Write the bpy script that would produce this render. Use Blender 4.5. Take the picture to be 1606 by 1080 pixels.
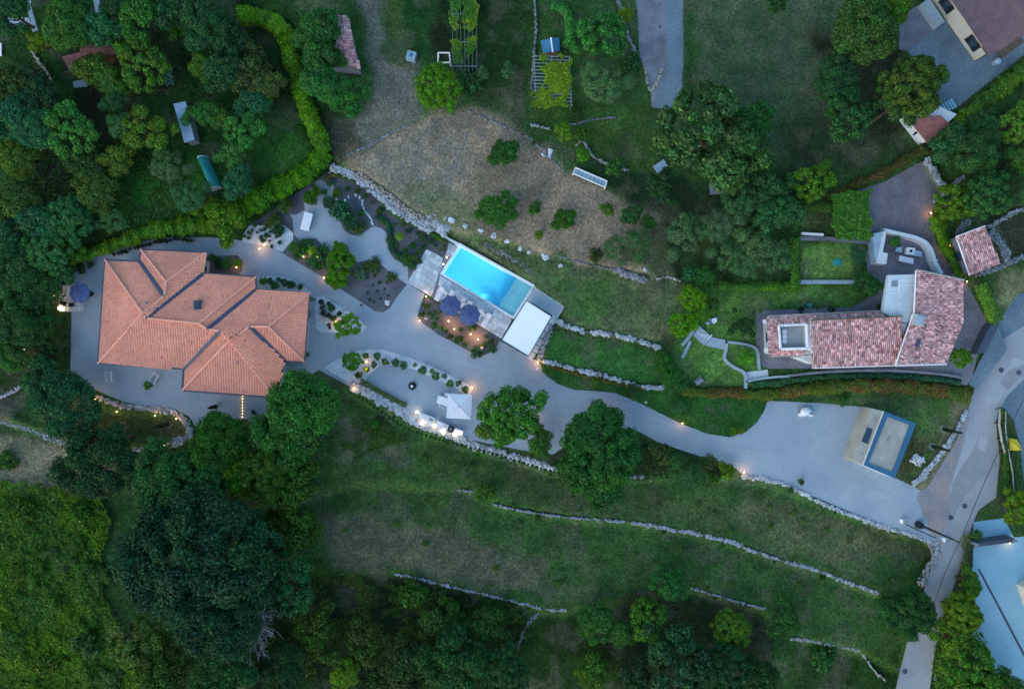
import bpy, bmesh, math, random
import numpy as np
from mathutils import Vector, Matrix
from mathutils.geometry import tessellate_polygon
R = random.Random(7)
rng = np.random.default_rng(7)
scene = bpy.context.scene
C = scene.collection
for o in list(bpy.data.objects): bpy.data.objects.remove(o)

# ---------------------------------------------------------------- camera, sky, sun, exposure
S, HC, CX, CY = 12.5, 85.65, 803.0, 540.0        # plan scale (units per metre), flying height of the drone, its nadir
cam = bpy.data.objects.new('camera', bpy.data.cameras.new('camera'))
C.objects.link(cam); scene.camera = cam
cam.location = (0, 0, HC); cam.rotation_euler = (0, 0, 0)
cam.data.sensor_width = 36; cam.data.lens = 24 ; cam.data.clip_end = 2000; cam.data.clip_start = 0.5
world = bpy.data.worlds.new('World'); scene.world = world; world.use_nodes = True
wn = world.node_tree.nodes; wl = world.node_tree.links; wn.clear()
sky = wn.new('ShaderNodeTexSky'); sky.sky_type = 'NISHITA'; sky.sun_disc = False
sky.sun_elevation = math.radians(5.0); sky.sun_rotation = math.radians(225); sky.ozone_density = 2.2; sky.air_density = 1.0; sky.dust_density = 0.6
bg = wn.new('ShaderNodeBackground'); bg.inputs['Strength'].default_value = 0.10
wo = wn.new('ShaderNodeOutputWorld')
wl.new(sky.outputs[0], bg.inputs[0]); wl.new(bg.outputs[0], wo.inputs[0])
sd = bpy.data.lights.new('sun', 'SUN'); sd.energy = 0.22; sd.angle = math.radians(60); sd.color = (1.0, 0.93, 0.85)
sun = bpy.data.objects.new('sun', sd); C.objects.link(sun)
sun.rotation_euler = (math.radians(55), 0, math.radians(-45)); sun.location = (0, 0, 60)
scene.view_settings.view_transform = 'Standard'; scene.view_settings.look = 'None'
scene.view_settings.gamma = 1; scene.view_settings.use_curve_mapping = False
scene.view_settings.exposure = 2.88
scene.cycles.max_bounces = 6; scene.cycles.transparent_max_bounces = 8
scene.cycles.use_denoising = True
LW = 0.38                                          # strength of the lit lamps

# ---------------------------------------------------------------- helpers
def W(px, py, z=0.0):
    k = (HC - z) / HC
    return Vector(((px - CX) / S * k, (CY - py) / S * k, z))
def ZZ(pts, ox, oy, s): return [(ox + x / s, oy + y / s) for x, y in pts]
def col(c): return (c[0], c[1], c[2], 1)
def nodes_of(name):
    m = bpy.data.materials.new(name); m.use_nodes = True
    nt = m.node_tree; nt.nodes.clear()
    out = nt.nodes.new('ShaderNodeOutputMaterial'); b = nt.nodes.new('ShaderNodeBsdfPrincipled')
    nt.links.new(b.outputs[0], out.inputs[0])
    return m, nt, b, out
def mat(name, c1, c2=None, scale=0.6, rough=0.8, bump=0.0, fine=6.0, fa=0.15, use=None, spec=0.3, dist=0.05, emit=None, es=0, metal=0, contrast=(0.35, 0.65)):
    """two-tone procedural material: broad noise between c1 and c2, fine grain on top; use = 'obj' | 'attr' multiplies by object colour / colour attribute"""
    m, nt, b, out = nodes_of(name); N = nt.nodes; L = nt.links
    c2 = c2 or tuple(x * 0.8 for x in c1)
    g = N.new('ShaderNodeNewGeometry')
    n1 = N.new('ShaderNodeTexNoise'); n1.inputs['Scale'].default_value = scale; n1.inputs['Detail'].default_value = 5; n1.inputs['Roughness'].default_value = .6
    L.new(g.outputs['Position'], n1.inputs['Vector'])
    r = N.new('ShaderNodeValToRGB'); r.color_ramp.elements[0].position = contrast[0]; r.color_ramp.elements[1].position = contrast[1]
    r.color_ramp.elements[0].color = col(c1); r.color_ramp.elements[1].color = col(c2)
    L.new(n1.outputs[0], r.inputs[0])
    n2 = N.new('ShaderNodeTexNoise'); n2.inputs['Scale'].default_value = fine; n2.inputs['Detail'].default_value = 4
    L.new(g.outputs['Position'], n2.inputs['Vector'])
    mr = N.new('ShaderNodeMapRange'); mr.inputs[1].default_value = .3; mr.inputs[2].default_value = .7
    mr.inputs[3].default_value = 1 - fa; mr.inputs[4].default_value = 1 + fa
    L.new(n2.outputs[0], mr.inputs[0])
    vm = N.new('ShaderNodeVectorMath'); vm.operation = 'SCALE'
    L.new(r.outputs[0], vm.inputs[0]); L.new(mr.outputs[0], vm.inputs['Scale'])
    last = vm.outputs[0]
    if use:
        if use == 'obj': s = N.new('ShaderNodeObjectInfo'); so = s.outputs['Color']
        else: s = N.new('ShaderNodeVertexColor'); s.layer_name = 'Col'; so = s.outputs[0]
        v2 = N.new('ShaderNodeVectorMath'); v2.operation = 'MULTIPLY'
        L.new(last, v2.inputs[0]); L.new(so, v2.inputs[1]); last = v2.outputs[0]
        if use == 'both': pass
    L.new(last, b.inputs['Base Color'])
    b.inputs['Roughness'].default_value = rough; b.inputs['Specular IOR Level'].default_value = spec; b.inputs['Metallic'].default_value = metal
    if bump:
        bp = N.new('ShaderNodeBump'); bp.inputs['Strength'].default_value = bump; bp.inputs['Distance'].default_value = dist
        L.new(n2.outputs[0], bp.inputs['Height']); L.new(bp.outputs[0], b.inputs['Normal'])
    if emit: b.inputs['Emission Color'].default_value = col(emit); b.inputs['Emission Strength'].default_value = es
    return m
def foliage_mat():
    m, nt, b, out = nodes_of('foliage'); N = nt.nodes; L = nt.links
    s = N.new('ShaderNodeObjectInfo'); v = N.new('ShaderNodeVertexColor'); v.layer_name = 'Col'
    x = N.new('ShaderNodeVectorMath'); x.operation = 'MULTIPLY'; L.new(s.outputs['Color'], x.inputs[0]); L.new(v.outputs[0], x.inputs[1])
    L.new(x.outputs[0], b.inputs['Base Color']); b.inputs['Roughness'].default_value = .7; b.inputs['Specular IOR Level'].default_value = .08
    t = N.new('ShaderNodeBsdfTranslucent'); L.new(x.outputs[0], t.inputs[0])
    mx = N.new('ShaderNodeMixShader'); mx.inputs[0].default_value = .2
    L.new(b.outputs[0], mx.inputs[1]); L.new(t.outputs[0], mx.inputs[2]); L.new(mx.outputs[0], out.inputs[0])
    return m
M = dict(
 ground=mat('ground_cover', (1.3,1.22,1.1), (.66,.76,.78), .45, .95, .8, 3.0, .5, 'attr', .1, .12),
 leaf=foliage_mat(),
 bark=mat('bark', (.09,.07,.05), (.05,.04,.03), 2, .9, .5),
 gravel=mat('resin_gravel', (.325,.385,.435), (.25,.315,.375), .22, .85, .35, 11, .15, None, .2, .02, contrast=(.3,.7)),
 court=mat('court_gravel', (.345,.41,.46), (.285,.35,.41), .3, .85, .35, 11, .15, None, .2, .02),
 pebble=mat('white_pebbles', (.62,.68,.72), (.42,.49,.55), 1.2, .8, .5, 9, .28, None, .2, .05),
 mulch=mat('slate_mulch', (.135,.14,.155), (.085,.095,.11), .6, .9, .6, 8, .3, None, .1, .05),
 asphalt=mat('road_asphalt', (.34,.36,.375), (.245,.26,.285), .12, .85, .3, 7, .12, None, .2, .02, contrast=(.35,.62)),
 patch=mat('road_repair', (.28,.295,.315), (.22,.235,.255), .5, .9, .3, 8, .1),
 soil=mat('bare_soil', (.24,.20,.17), (.15,.13,.12), .5, .95, .5, 4, .25),
 concrete=mat('concrete', (.155,.22,.265), (.09,.14,.185), .22, .85, .2, 3, .15),
 concrete_l=mat('light_concrete', (.25,.47,.60), (.21,.41,.54), .2, .85, .1, 3, .06),
 track=mat('compacted_gravel', (.34,.40,.45), (.265,.33,.385), .22, .85, .25, 11, .12),
 core=mat('mossy_rubble', (.16,.17,.15), (.05,.085,.04), 1.2, .95, .6, 5, .3),
 kerb=mat('pale_kerb', (.33,.42,.48), (.26,.34,.40), .4, .85, .1, 4, .12),
 deckc=mat('deck_concrete', (.44,.48,.52), (.36,.40,.44), .4, .85, .1, 4, .08),
 tfloor=mat('pale_terrace', (.34,.38,.37), (.28,.32,.32), .4, .85, .1, 4, .08),
 sandy=mat('sandy_gravel', (.33,.27,.25), (.23,.23,.24), .35, .9, .4, 6, .2, contrast=(.35,.6)),
 worn=mat('worn_asphalt', (.37,.395,.41), (.29,.31,.335), .3, .85, .2, 7, .1),
 conc_old=mat('old_concrete', (.20,.22,.26), (.11,.12,.15), .3, .9, .3, 5, .2),
 cobble=mat('purple_cobbles', (.205,.20,.225), (.14,.14,.165), .4, .85, .6, 5, .3, None, .2, .04),
 stone=mat('limestone', (.46,.48,.50), (.24,.26,.28), 1.5, .9, .5, 7, .2, 'obj', .2),
 slab=mat('travertine_slab', (.58,.63,.66), (.46,.52,.56), .9, .7, .1, 6, .12, 'obj', .3),
 tile=mat('terracotta', (.82,.32,.21), (.66,.26,.175), .25, .75, .0, 5, .10, 'attr', .2),
 ridge=mat('ridge_terracotta', (.85,.38,.27), (.75,.32,.23), 1, .75, .0, 5, .08),
 otile=mat('weathered_clay', (.60,.29,.27), (.46,.215,.21), .8, .8, .0, 6, .15, 'attr', .2),
 dtile=mat('brown_tiles', (.20,.13,.14), (.14,.095,.11), .9, .8, .3, 5, .2, 'attr', .2),
 redroof=mat('red_sheet', (.26,.11,.10), (.16,.07,.07), .8, .7, .1, 5, .2),
 gutter=mat('dark_gutter', (.06,.075,.11), (.05,.06,.09), 1, .5, 0),
 valley=mat('zinc_valley', (.055,.075,.12), (.045,.06,.10), 1, .45, 0),
 white=mat('white_paint', (.78,.80,.82), (.72,.75,.78), .6, .5, 0, 4, .03),
 whiteroof=mat('white_membrane', (.90,.91,.90), (.86,.88,.88), .25, .6, 0, 3, .02),
 plaster=mat('cream_plaster', (.62,.58,.50), (.54,.51,.44), .5, .85, .05, 4, .05),
 wplaster=mat('white_plaster', (.60,.66,.68), (.48,.54,.58), .5, .85, .05, 3, .08),
 beige=mat('beige_roof', (.38,.37,.33), (.28,.275,.25), .5, .85, .2, 4, .15),
 bluetrim=mat('blue_membrane', (.035,.13,.24), (.03,.11,.20), .5, .5, 0, 4, .05),
 navy=mat('navy_canvas', (.075,.105,.23), (.065,.09,.20), .8, .8, .1, 5, .08),
 cloth=mat('white_canvas', (.66,.68,.74), (.60,.62,.70), .8, .8, .1, 4, .04),
 dark=mat('dark_metal', (.02,.024,.032), (.015,.018,.025), 2, .4, 0),
 grey=mat('grey_metal', (.22,.26,.30), (.17,.2,.24), 2, .5, 0),
 wood=mat('old_wood', (.16,.12,.09), (.09,.07,.05), 2, .8, .3),
 glass=mat('window_glass', (.03,.06,.09), (.02,.04,.07), 1, .08, 0, spec=.7),
 teal=mat('teal_sheet', (.03,.30,.30), (.02,.23,.24), .8, .5, .1),
 blue=mat('blue_sheet', (.04,.17,.30), (.03,.13,.25), .8, .5, 0),
 lblue=mat('pale_sheet', (.32,.45,.56), (.25,.37,.48), .8, .6, .1),
 yellow=mat('yellow_plastic', (.65,.52,.03), (.5,.4,.02), 1, .5, 0),
 liner=mat('pool_liner', (.10,.56,.78), (.09,.54,.76), .3, .5, 0, 3, .02),
 shelf=mat('pool_tiles', (.50,.84,.88), (.44,.80,.85), .3, .5, 0, 3, .03),
 flower=mat('blossom', (.5,.10,.28), (.6,.3,.1), 2, .7, 0),
 bulb=mat('warm_bulb', (1,.8,.5), None, emit=(1,.58,.22), es=2.6),
 globe=mat('glowing_globe', (1,.9,.7), None, emit=(1,.72,.42), es=1.1),
)
def setp(o, label=None, cat=None, group=None, kind=None):
    if label: o['label'] = label
    if cat: o['category'] = cat
    if group: o['group'] = group
    if kind: o['kind'] = kind
    return o
def link(name, me, parent=None, loc=(0,0,0), rz=0, scale=None):
    o = bpy.data.objects.new(name, me); C.objects.link(o)
    o.location = loc; o.rotation_euler = (0, 0, rz)
    if scale is not None: o.scale = scale
    if parent: o.parent = parent
    return o
def thing(name, loc, label, cat, group=None, rz=0):
    o = link(name, None, None, loc, rz); o.empty_display_size = .3
    return setp(o, label, cat, group)
class MB:
    def __init__(s): s.v = []; s.f = []; s.c = []
    def add(s, vs, fs, c=None):
        n = len(s.v); s.v += [tuple(v) for v in vs]; s.f += [tuple(i + n for i in f) for f in fs]
        if c is not None: s.c += [c] * len(vs)
        return s
    def box(s, x0, y0, z0, x1, y1, z1, rz=0, at=(0, 0)):
        vs = [(x, y, z) for z in (z0, z1) for x, y in ((x0,y0),(x1,y0),(x1,y1),(x0,y1))]
        if rz or at != (0, 0):
            c, q = math.cos(rz), math.sin(rz); vs = [(at[0]+x*c-y*q, at[1]+x*q+y*c, z) for x, y, z in vs]
        return s.add(vs, [(3,2,1,0),(4,5,6,7),(0,1,5,4),(1,2,6,5),(2,3,7,6),(3,0,4,7)])
    def prism(s, poly, z0, z1):
        """poly: xy or xyz (top heights kept); z0 a number or None for thickness below"""
        n = len(poly); a = sum(poly[i][0]*poly[(i+1)%n][1]-poly[(i+1)%n][0]*poly[i][1] for i in range(n))
        if a < 0: poly = poly[::-1]
        top = [(p[0], p[1], z1 if z1 is not None else p[2]) for p in poly]
        bot = [(p[0], p[1], z0 if z1 is not None else p[2] - z0) for p in poly]
        tri = tessellate_polygon([[Vector(p) for p in top]])
        fs = []
        for t in tri:
            A, B, D = (top[i] for i in t)
            if (B[0]-A[0])*(D[1]-A[1])-(B[1]-A[1])*(D[0]-A[0]) < 0: t = t[::-1]
            fs.append(tuple(t)); fs.append(tuple(i + n for i in t[::-1]))
        for i in range(n): j = (i+1) % n; fs.append((i+n, j+n, j, i))
        return s.add(top + bot, fs)
    def tube(s, pts, r, k=6, r2=None, cap=True):
        pts = [Vector(p) for p in pts]; n = len(pts); vs = []; fs = []
        for i, p in enumerate(pts):
            d = (pts[min(i+1, n-1)] - pts[max(i-1, 0)]).normalized()
            a = d.orthogonal().normalized(); b = d.cross(a)
            rr = r if r2 is None else r + (r2 - r) * i / (n - 1)
            for j in range(k):
                t = 2*math.pi*j/k; vs.append(p + (a*math.cos(t) + b*math.sin(t))*rr)
        for i in range(n-1):
            for j in range(k): q = (j+1) % k; fs.append((i*k+j, i*k+q, (i+1)*k+q, (i+1)*k+j))
        if cap: fs.append(tuple(range(k))[::-1]); fs.append(tuple((n-1)*k + j for j in range(k)))
        return s.add(vs, fs)
    def lathe(s, prof, k=12, at=(0,0,0), squash=1):
        vs = []; fs = []; n = len(prof)
        for r, z in prof:
            for j in range(k): t = 2*math.pi*j/k; vs.append((at[0]+r*math.cos(t), at[1]+r*math.sin(t)*squash, at[2]+z))
        for i in range(n-1):
            for j in range(k): q = (j+1) % k; fs.append((i*k+j, i*k+q, (i+1)*k+q, (i+1)*k+j))
        fs.append(tuple(range(k))[::-1]); fs.append(tuple((n-1)*k+j for j in range(k)))
        return s.add(vs, fs)
    def mesh(s, name, m, org=(0,0,0)):
        me = bpy.data.meshes.new(name)
        me.from_pydata([(v[0]-org[0], v[1]-org[1], v[2]-org[2]) for v in s.v], [], s.f)
        if s.c:
            a = me.color_attributes.new('Col', 'FLOAT_COLOR', 'POINT')
            a.data.foreach_set('color', np.array([(*c, 1) for c in s.c], dtype=np.float32).ravel())
        me.materials.append(m); me.update(); return me
    def build(s, name, m, parent=None, org=None, kind=None, label=None):
        if org is None: org = tuple(parent.matrix_basis.translation) if parent is not None else (0,0,0)
        o = link(name, s.mesh(name, m, org), parent)
        return setp(o, label, None, None, kind)
def np_mesh(name, V, F, m, colr=None):
    me = bpy.data.meshes.new(name); k = F.shape[1]
    me.vertices.add(len(V)); me.vertices.foreach_set('co', V.astype(np.float32).ravel())
    me.loops.add(F.size); me.loops.foreach_set('vertex_index', F.astype(np.int32).ravel())
    me.polygons.add(len(F)); me.polygons.foreach_set('loop_start', np.arange(0, F.size, k, dtype=np.int32))
    me.update(calc_edges=True)
    if colr is not None:
        a = me.color_attributes.new('Col', 'FLOAT_COLOR', 'POINT')
        a.data.foreach_set('color', np.concatenate([colr, np.ones((len(colr), 1))], 1).astype(np.float32).ravel())
    me.materials.append(m); return me
def inpoly(X, Y, poly):
    r = np.zeros(np.shape(X), bool); n = len(poly); j = n - 1
    for i in range(n):
        xi, yi = poly[i]; xj, yj = poly[j]
        if yi != yj: r ^= ((yi > Y) != (yj > Y)) & (X < (xj - xi) * (Y - yi) / (yj - yi) + xi)
        j = i
    return r
def smooth(pts, n=4, closed=False):
    out = []; m = len(pts)
    for i in range(m if closed else m - 1):
        if closed: p0, p1, p2, p3 = (pts[(i+k) % m] for k in (-1, 0, 1, 2))
        else: p0, p1, p2, p3 = pts[max(i-1,0)], pts[i], pts[i+1], pts[min(i+2,m-1)]
        for k in range(n):
            t = k / n
            out.append(tuple(.5*((2*p1[a]) + (-p0[a]+p2[a])*t + (2*p0[a]-5*p1[a]+4*p2[a]-p3[a])*t*t + (-p0[a]+3*p1[a]-3*p2[a]+p3[a])*t**3) for a in (0, 1)))
    if not closed: out.append(pts[-1])
    return out
def noise2(X, Y, sc, seed=0, oct=3):
    """cheap value noise, vectorised"""
    out = 0; amp = 1; tot = 0
    for o in range(oct):
        x = X / sc; y = Y / sc; xi = np.floor(x).astype(int); yi = np.floor(y).astype(int); fx = x - xi; fy = y - yi
        fx = fx*fx*(3-2*fx); fy = fy*fy*(3-2*fy)
        h = lambda a, b: np.modf(np.abs(np.sin((a*127.1 + b*311.7 + seed*74.7 + o*19.3)) * 43758.5453))[0]
        out = out + amp * ((h(xi,yi)*(1-fx)+h(xi+1,yi)*fx)*(1-fy) + (h(xi,yi+1)*(1-fx)+h(xi+1,yi+1)*fx)*fy)
        tot += amp; amp *= .5; sc /= 2.1
    return out / tot

# ---------------------------------------------------------------- terrain: terraces
L1 = [(0,658),(60,676),(100,692),(150,698),(225,703),(275,694),(305,680),(400,660),(470,640),(548,614),(600,646),(650,672),(700,692),(770,712),(830,730),(870,742),(950,755),(1100,745),(1165,752),(1220,765),(1290,792),(1400,833),(1468,856)]
L2 = [(400,800),(560,760),(725,768),(790,797),(900,814),(1000,823),(1100,843),(1180,863),(1250,890),(1320,913),(1380,933),(1420,1000)]
L3 = [(400,900),(620,902),(700,918),(780,938),(860,963),(895,960),(1085,924),(1200,958),(1255,1002),(1310,1014),(1350,1023),(1420,1060)]
def below(line, x1): return [(-200 if line[0][0] <= 0 else line[0][0], line[0][1])] + line + [(line[-1][0], 1400), (line[0][0]-0 if line[0][0] > 0 else -200, 1400)]
LEV = [
 ([(-200,-200),(2000,-200),(2000,330),(1460,330),(1460,345),(1300,345),(1045,345),(1065,438),(960,424),(900,412),(850,398),(800,384),(715,366),(680,352),(640,330),(600,298),(560,272),(530,262),(515,245),(500,215),(480,150),(465,90),(455,40),(370,0),(-200,0)], 1.3),
 ([(-200,-200),(375,-200),(375,20),(440,45),(470,150),(500,240),(440,285),(380,318),(300,345),(200,365),(100,400),(-200,440)], 1.0),
 ([(715,368),(800,386),(850,400),(900,416),(960,426),(1070,441),(1060,480),(1040,540),(980,528),(920,518),(884,508),(886,481),(838,450)], .8),
 ([(874,506),(920,520),(980,530),(1035,543),(1030,600),(1000,602),(950,590),(900,578),(856,566),(846,555),(866,524)], .4),
 ([(1070,441),(1110,430),(1110,345),(1290,345),(1318,296),(1387,274),(1455,238),(1500,285),(1560,345),(1600,440),(1560,500),(1525,590),(1520,606),(1080,610),(1040,600),(1055,545)], .8),
 ([(60,600),(110,605),(160,640),(200,650),(262,655),(285,665),(290,680),(268,692),(150,692),(100,686),(60,670),(20,655)], -.7),
 (below(L1, 0), -1.4), (below(L2, 0), -2.6), (below(L3, 0), -3.5),
]
GS = 4
gx = np.concatenate([np.array([-3000,-1500,-700,-300]), np.arange(-120, 1730, GS), np.array([1900,2300,3100,4600])]).astype(float)
gy = np.concatenate([np.array([-2500,-1200,-600,-250]), np.arange(-120, 1210, GS), np.array([1350,1700,2300,3600])]).astype(float)
GX, GY = np.meshgrid(gx, gy)
GZ = np.zeros_like(GX)
for poly, z in LEV: GZ[inpoly(GX, GY, poly)] = z
def blur(A, n=1):
    for _ in range(n):
        A = (np.roll(A,1,0)+np.roll(A,-1,0)+2*A)/4; A = (np.roll(A,1,1)+np.roll(A,-1,1)+2*A)/4
    return A
GZ = blur(GZ, 2)
def gz(px, py):
    i = int(np.clip(np.searchsorted(gx, px) - 1, 0, len(gx)-2)); j = int(np.clip(np.searchsorted(gy, py) - 1, 0, len(gy)-2))
    fx = (px-gx[i])/(gx[i+1]-gx[i]); fy = (py-gy[j])/(gy[j+1]-gy[j])
    return float((GZ[j,i]*(1-fx)+GZ[j,i+1]*fx)*(1-fy)+(GZ[j+1,i]*(1-fx)+GZ[j+1,i+1]*fx)*fy)
def G(px, py, dz=0.0): return W(px, py, gz(px, py) + dz)

# albedo of the ground by region
gcol = np.zeros(GX.shape + (3,)); gcol[:] = (.043,.090,.036)
nw = (noise2(GX, GY, 26, 1) - .5) * 34; nv = (noise2(GX, GY, 26, 2) - .5) * 34
dry, drk, ear = (.31,.20,.215), (.022,.042,.022), (.05,.042,.034)
REG = [
 ([(0,-120),(480,-120),(520,240),(380,310),(200,370),(80,420),(-120,440),(-120,-120)], (.026,.066,.022), 1),
 ([(170,270),(320,250),(330,330),(240,350),(180,350)], (.036,.125,.026), 1),
 ([(400,180),(460,170),(500,250),(440,280),(380,260)], (.034,.10,.026), 1),
 ([(-120,430),(110,430),(112,600),(40,620),(-120,640)], (.028,.055,.022), 1),
 ([(190,40),(290,40),(290,110),(250,160),(180,120)], (.06,.062,.038), .8),
 ([(120,140),(165,130),(180,230),(140,235)], (.03,.026,.028), .9),
 ([(55,250),(95,240),(100,330),(65,330)], (.055,.05,.055), .9),
 ([(100,62),(180,62),(180,110),(100,110)], (.05,.035,.03), .8),
 ([(545,-120),(622,-120),(596,30),(606,95),(655,100),(662,180),(640,195),(548,245),(520,205),(575,175),(590,120),(572,60)], (.18,.15,.18), 1),
 ([(510,190),(560,190),(570,235),(535,250),(515,240)], (.095,.075,.08), .9),
 ([(450,0),(530,0),(530,20),(470,20)], (.10,.10,.08), .7),
 ([(592,-120),(620,-120),(632,95),(612,95)], (.062,.09,.038), .8),
 ([(622,-120),(684,-120),(684,100),(635,98)], (.02,.062,.022), 1),
 ([(684,-120),(705,-120),(710,110),(684,100)], (.014,.024,.016), 1),
 ([(705,-120),(832,-120),(832,150),(760,165),(705,110)], (.020,.045,.018), 1),
 ([(730,140),(830,150),(830,205),(780,185)], (.05,.062,.042), .8),
 ([(545,245),(590,222),(640,192),(700,178),(735,172),(790,190),(830,215),(868,250),(905,280),(970,305),(1040,332),(1048,400),(1040,435),(1000,432),(960,420),(900,410),(850,396),(800,380),(712,362),(680,350),(640,328),(600,296),(530,258)], dry, 1),
 ([(560,255),(640,200),(735,180),(740,260),(700,350),(640,320)], (.235,.175,.20), .8),
 ([(700,290),(760,330),(740,372),(680,350),(620,300)], (.12,.13,.085), .7),
 ([(750,240),(820,220),(850,300),(800,350),(740,330)], (.20,.15,.15), .5),
 ([(970,400),(1045,340),(1120,350),(1250,420),(1150,440),(1060,440)], (.05,.075,.042), .9),
 ([(832,160),(1020,165),(1030,230),(900,250),(850,200)], (.045,.09,.03), 1),
 ([(905,200),(1030,200),(1020,270),(930,265)], (.045,.085,.03), 1),
 ([(832,215),(905,260),(960,290),(1040,325),(1080,340),(1080,290),(960,268),(880,230)], (.026,.05,.032), 1),
 ([(905,270),(1250,290),(1250,345),(1050,335)], (.022,.042,.028), .9),
 ([(1072,-120),(1420,-120),(1420,240),(1240,280),(1180,180),(1075,150)], (.062,.092,.068), 1),
 ([(1072,-120),(1092,-120),(1092,155),(1072,155)], (.02,.062,.022), 1),
 ([(1250,50),(1420,60),(1420,200),(1380,240),(1330,120)], (.028,.03,.022), .9),
 ([(1230,170),(1350,200),(1440,235),(1300,285),(1230,270)], (.030,.048,.028), .8),
 ([(715,368),(800,386),(850,400),(900,416),(960,426),(1070,441),(1060,480),(1040,545),(980,530),(874,506),(838,450)], (.125,.15,.085), 1),
 ([(870,440),(960,440),(950,500),(890,500)], (.06,.125,.045), .8),
 ([(960,440),(1060,445),(1050,500),(1000,480)], (.12,.12,.085), .5),
 ([(1000,505),(1050,510),(1055,545),(1020,540)], (.17,.14,.105), .8),
 ([(735,385),(830,400),(880,430),(840,430),(760,400)], (.08,.085,.06), .8),
 ([(856,515),(1035,545),(1040,604),(856,562)], (.050,.13,.042), 1),
 ([(1090,455),(1190,455),(1350,440),(1350,476),(1190,486),(1190,600),(1075,600),(1060,560)], (.105,.19,.062), 1),
 ([(1255,385),(1345,385),(1345,440),(1255,440)], (.14,.22,.08), 1),
 ([(1255,330),(1300,330),(1300,372),(1255,372)], (.05,.06,.03), .9),
 ([(1200,615),(1520,615),(1500,680),(1450,755),(1400,750),(1436,663),(1366,640)], (.08,.14,.055), 1),
 ([(1400,690),(1460,690),(1440,750),(1400,745)], (.07,.055,.04), .8),
 ([(860,575),(1200,620),(1200,660),(1150,690),(1080,668),(960,618),(860,600)], (.036,.11,.034), 1),
 ([(860,640),(1030,690),(1165,740),(1100,750),(860,740)], (.022,.04,.02), 1),
 ([(-120,665),(100,694),(180,700),(205,720),(130,780),(-120,760)], (.27,.205,.195), 1),
 ([(60,600),(110,605),(160,640),(262,655),(290,680),(150,694),(60,672)], (.075,.085,.04), .9),
 ([(-120,620),(30,610),(45,640),(20,662),(-120,655)], (.085,.075,.085), 1),
 ([(540,640),(700,700),(800,760),(780,800),(640,860),(520,880),(510,700)], (.048,.088,.034), .8),
 ([(530,650),(640,690),(650,730),(540,720)], (.13,.105,.11), .6),
 ([(500,800),(640,820),(760,850),(860,880),(860,930),(760,920),(620,890),(520,900)], (.14,.115,.115), .8),
 ([(790,700),(1000,770),(1160,790),(1160,830),(1000,815),(780,780)], (.07,.08,.05), .6),
 ([(1160,770),(1400,840),(1440,860),(1300,880),(1160,840)], (.15,.13,.105), .6),
 ([(860,830),(1160,880),(1100,930),(860,950)], (.042,.085,.033), 1),
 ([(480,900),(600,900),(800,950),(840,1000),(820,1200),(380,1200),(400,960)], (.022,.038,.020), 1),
 ([(520,915),(590,910),(600,950),(540,960)], (.075,.062,.065), .7),
 ([(600,950),(700,950),(740,1000),(640,1010)], (.05,.042,.04), .6),
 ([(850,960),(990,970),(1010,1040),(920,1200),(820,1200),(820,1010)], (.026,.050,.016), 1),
 ([(980,930),(1200,960),(1240,1200),(980,1200)], (.022,.032,.022), .9),
 ([(1240,1020),(1400,1030),(1400,1200),(1230,1200)], (.026,.06,.020), 1),
 ([(1560,430),(1606,420),(1730,420),(1730,480),(1570,480)], (.20,.165,.12), 1),
 ([(1560,330),(1730,310),(1730,410),(1570,400)], (.06,.05,.05), .9),
 ([(1500,615),(1530,640),(1490,740),(1440,800),(1420,790),(1470,720)], (.25,.20,.175), 1),
 ([(1560,650),(1600,650),(1606,820),(1570,820)], (.05,.075,.035), .9),
 ([(1510,830),(1530,830),(1530,920),(1490,1010),(1450,1100),(1440,1090),(1490,900)], (.085,.082,.062), .9),
]
nd2 = (noise2(GX, GY, 9, 5) - .5) * 12
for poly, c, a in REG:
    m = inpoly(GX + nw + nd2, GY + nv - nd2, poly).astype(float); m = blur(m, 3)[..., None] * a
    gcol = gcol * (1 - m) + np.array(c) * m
pat = noise2(GX, GY, 60, 9, 4); pat2 = noise2(GX, GY, 14, 11, 3)
gcol *= (.62 + .55 * pat + .22 * pat2)[..., None] * np.array((.98, 1.18, .80))
green = gcol[..., 1] > gcol[..., 0] * 1.3
dm = np.clip((noise2(GX, GY, 30, 21, 5) - .55) * 5, 0, .42) * green
gcol = gcol * (1 - dm[..., None]) + np.array((.12, .12, .085)) * dm[..., None] * (.4 + .6 * np.clip(gcol[..., 1:2] / .06, 0, 1))
HARD = [[(722,386.5),(834.5,449.6),(804.5,496),(694.5,428.5)]]
def glook(px, py):
    i = np.clip(np.searchsorted(gx, px), 0, len(gx)-1); j = np.clip(np.searchsorted(gy, py), 0, len(gy)-1)
    return gcol[j, i], GZ[j, i]
POOL = [(722,386.5),(834.5,449.6),(804.5,496),(694.5,428.5)]
def expand(poly, d):
    cx = sum(p[0] for p in poly)/len(poly); cy = sum(p[1] for p in poly)/len(poly)
    return [(x + d*(x-cx)/math.hypot(x-cx, y-cy), y + d*(y-cy)/math.hypot(x-cx, y-cy)) for x, y in poly]
def make_ground():
    K = (HC - GZ) / HC
    V = np.stack([(GX-CX)/S*K, (CY-GY)/S*K, GZ], -1).reshape(-1, 3)
    ny, nx = GX.shape; I = np.arange(ny*nx).reshape(ny, nx)
    F = np.stack([I[:-1,:-1], I[1:,:-1], I[1:,1:], I[:-1,1:]], -1).reshape(-1, 4)
    hole = inpoly(GX, GY, expand(POOL, 1)).reshape(-1)
    F = F[~hole[F].any(1)]
    me = np_mesh('ground', V, F, M['ground'], gcol.reshape(-1, 3))
    for p in me.polygons: pass
    me.polygons.foreach_set('use_smooth', np.ones(len(F), bool))
    setp(link('ground', me), kind='structure')
make_ground()
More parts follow.
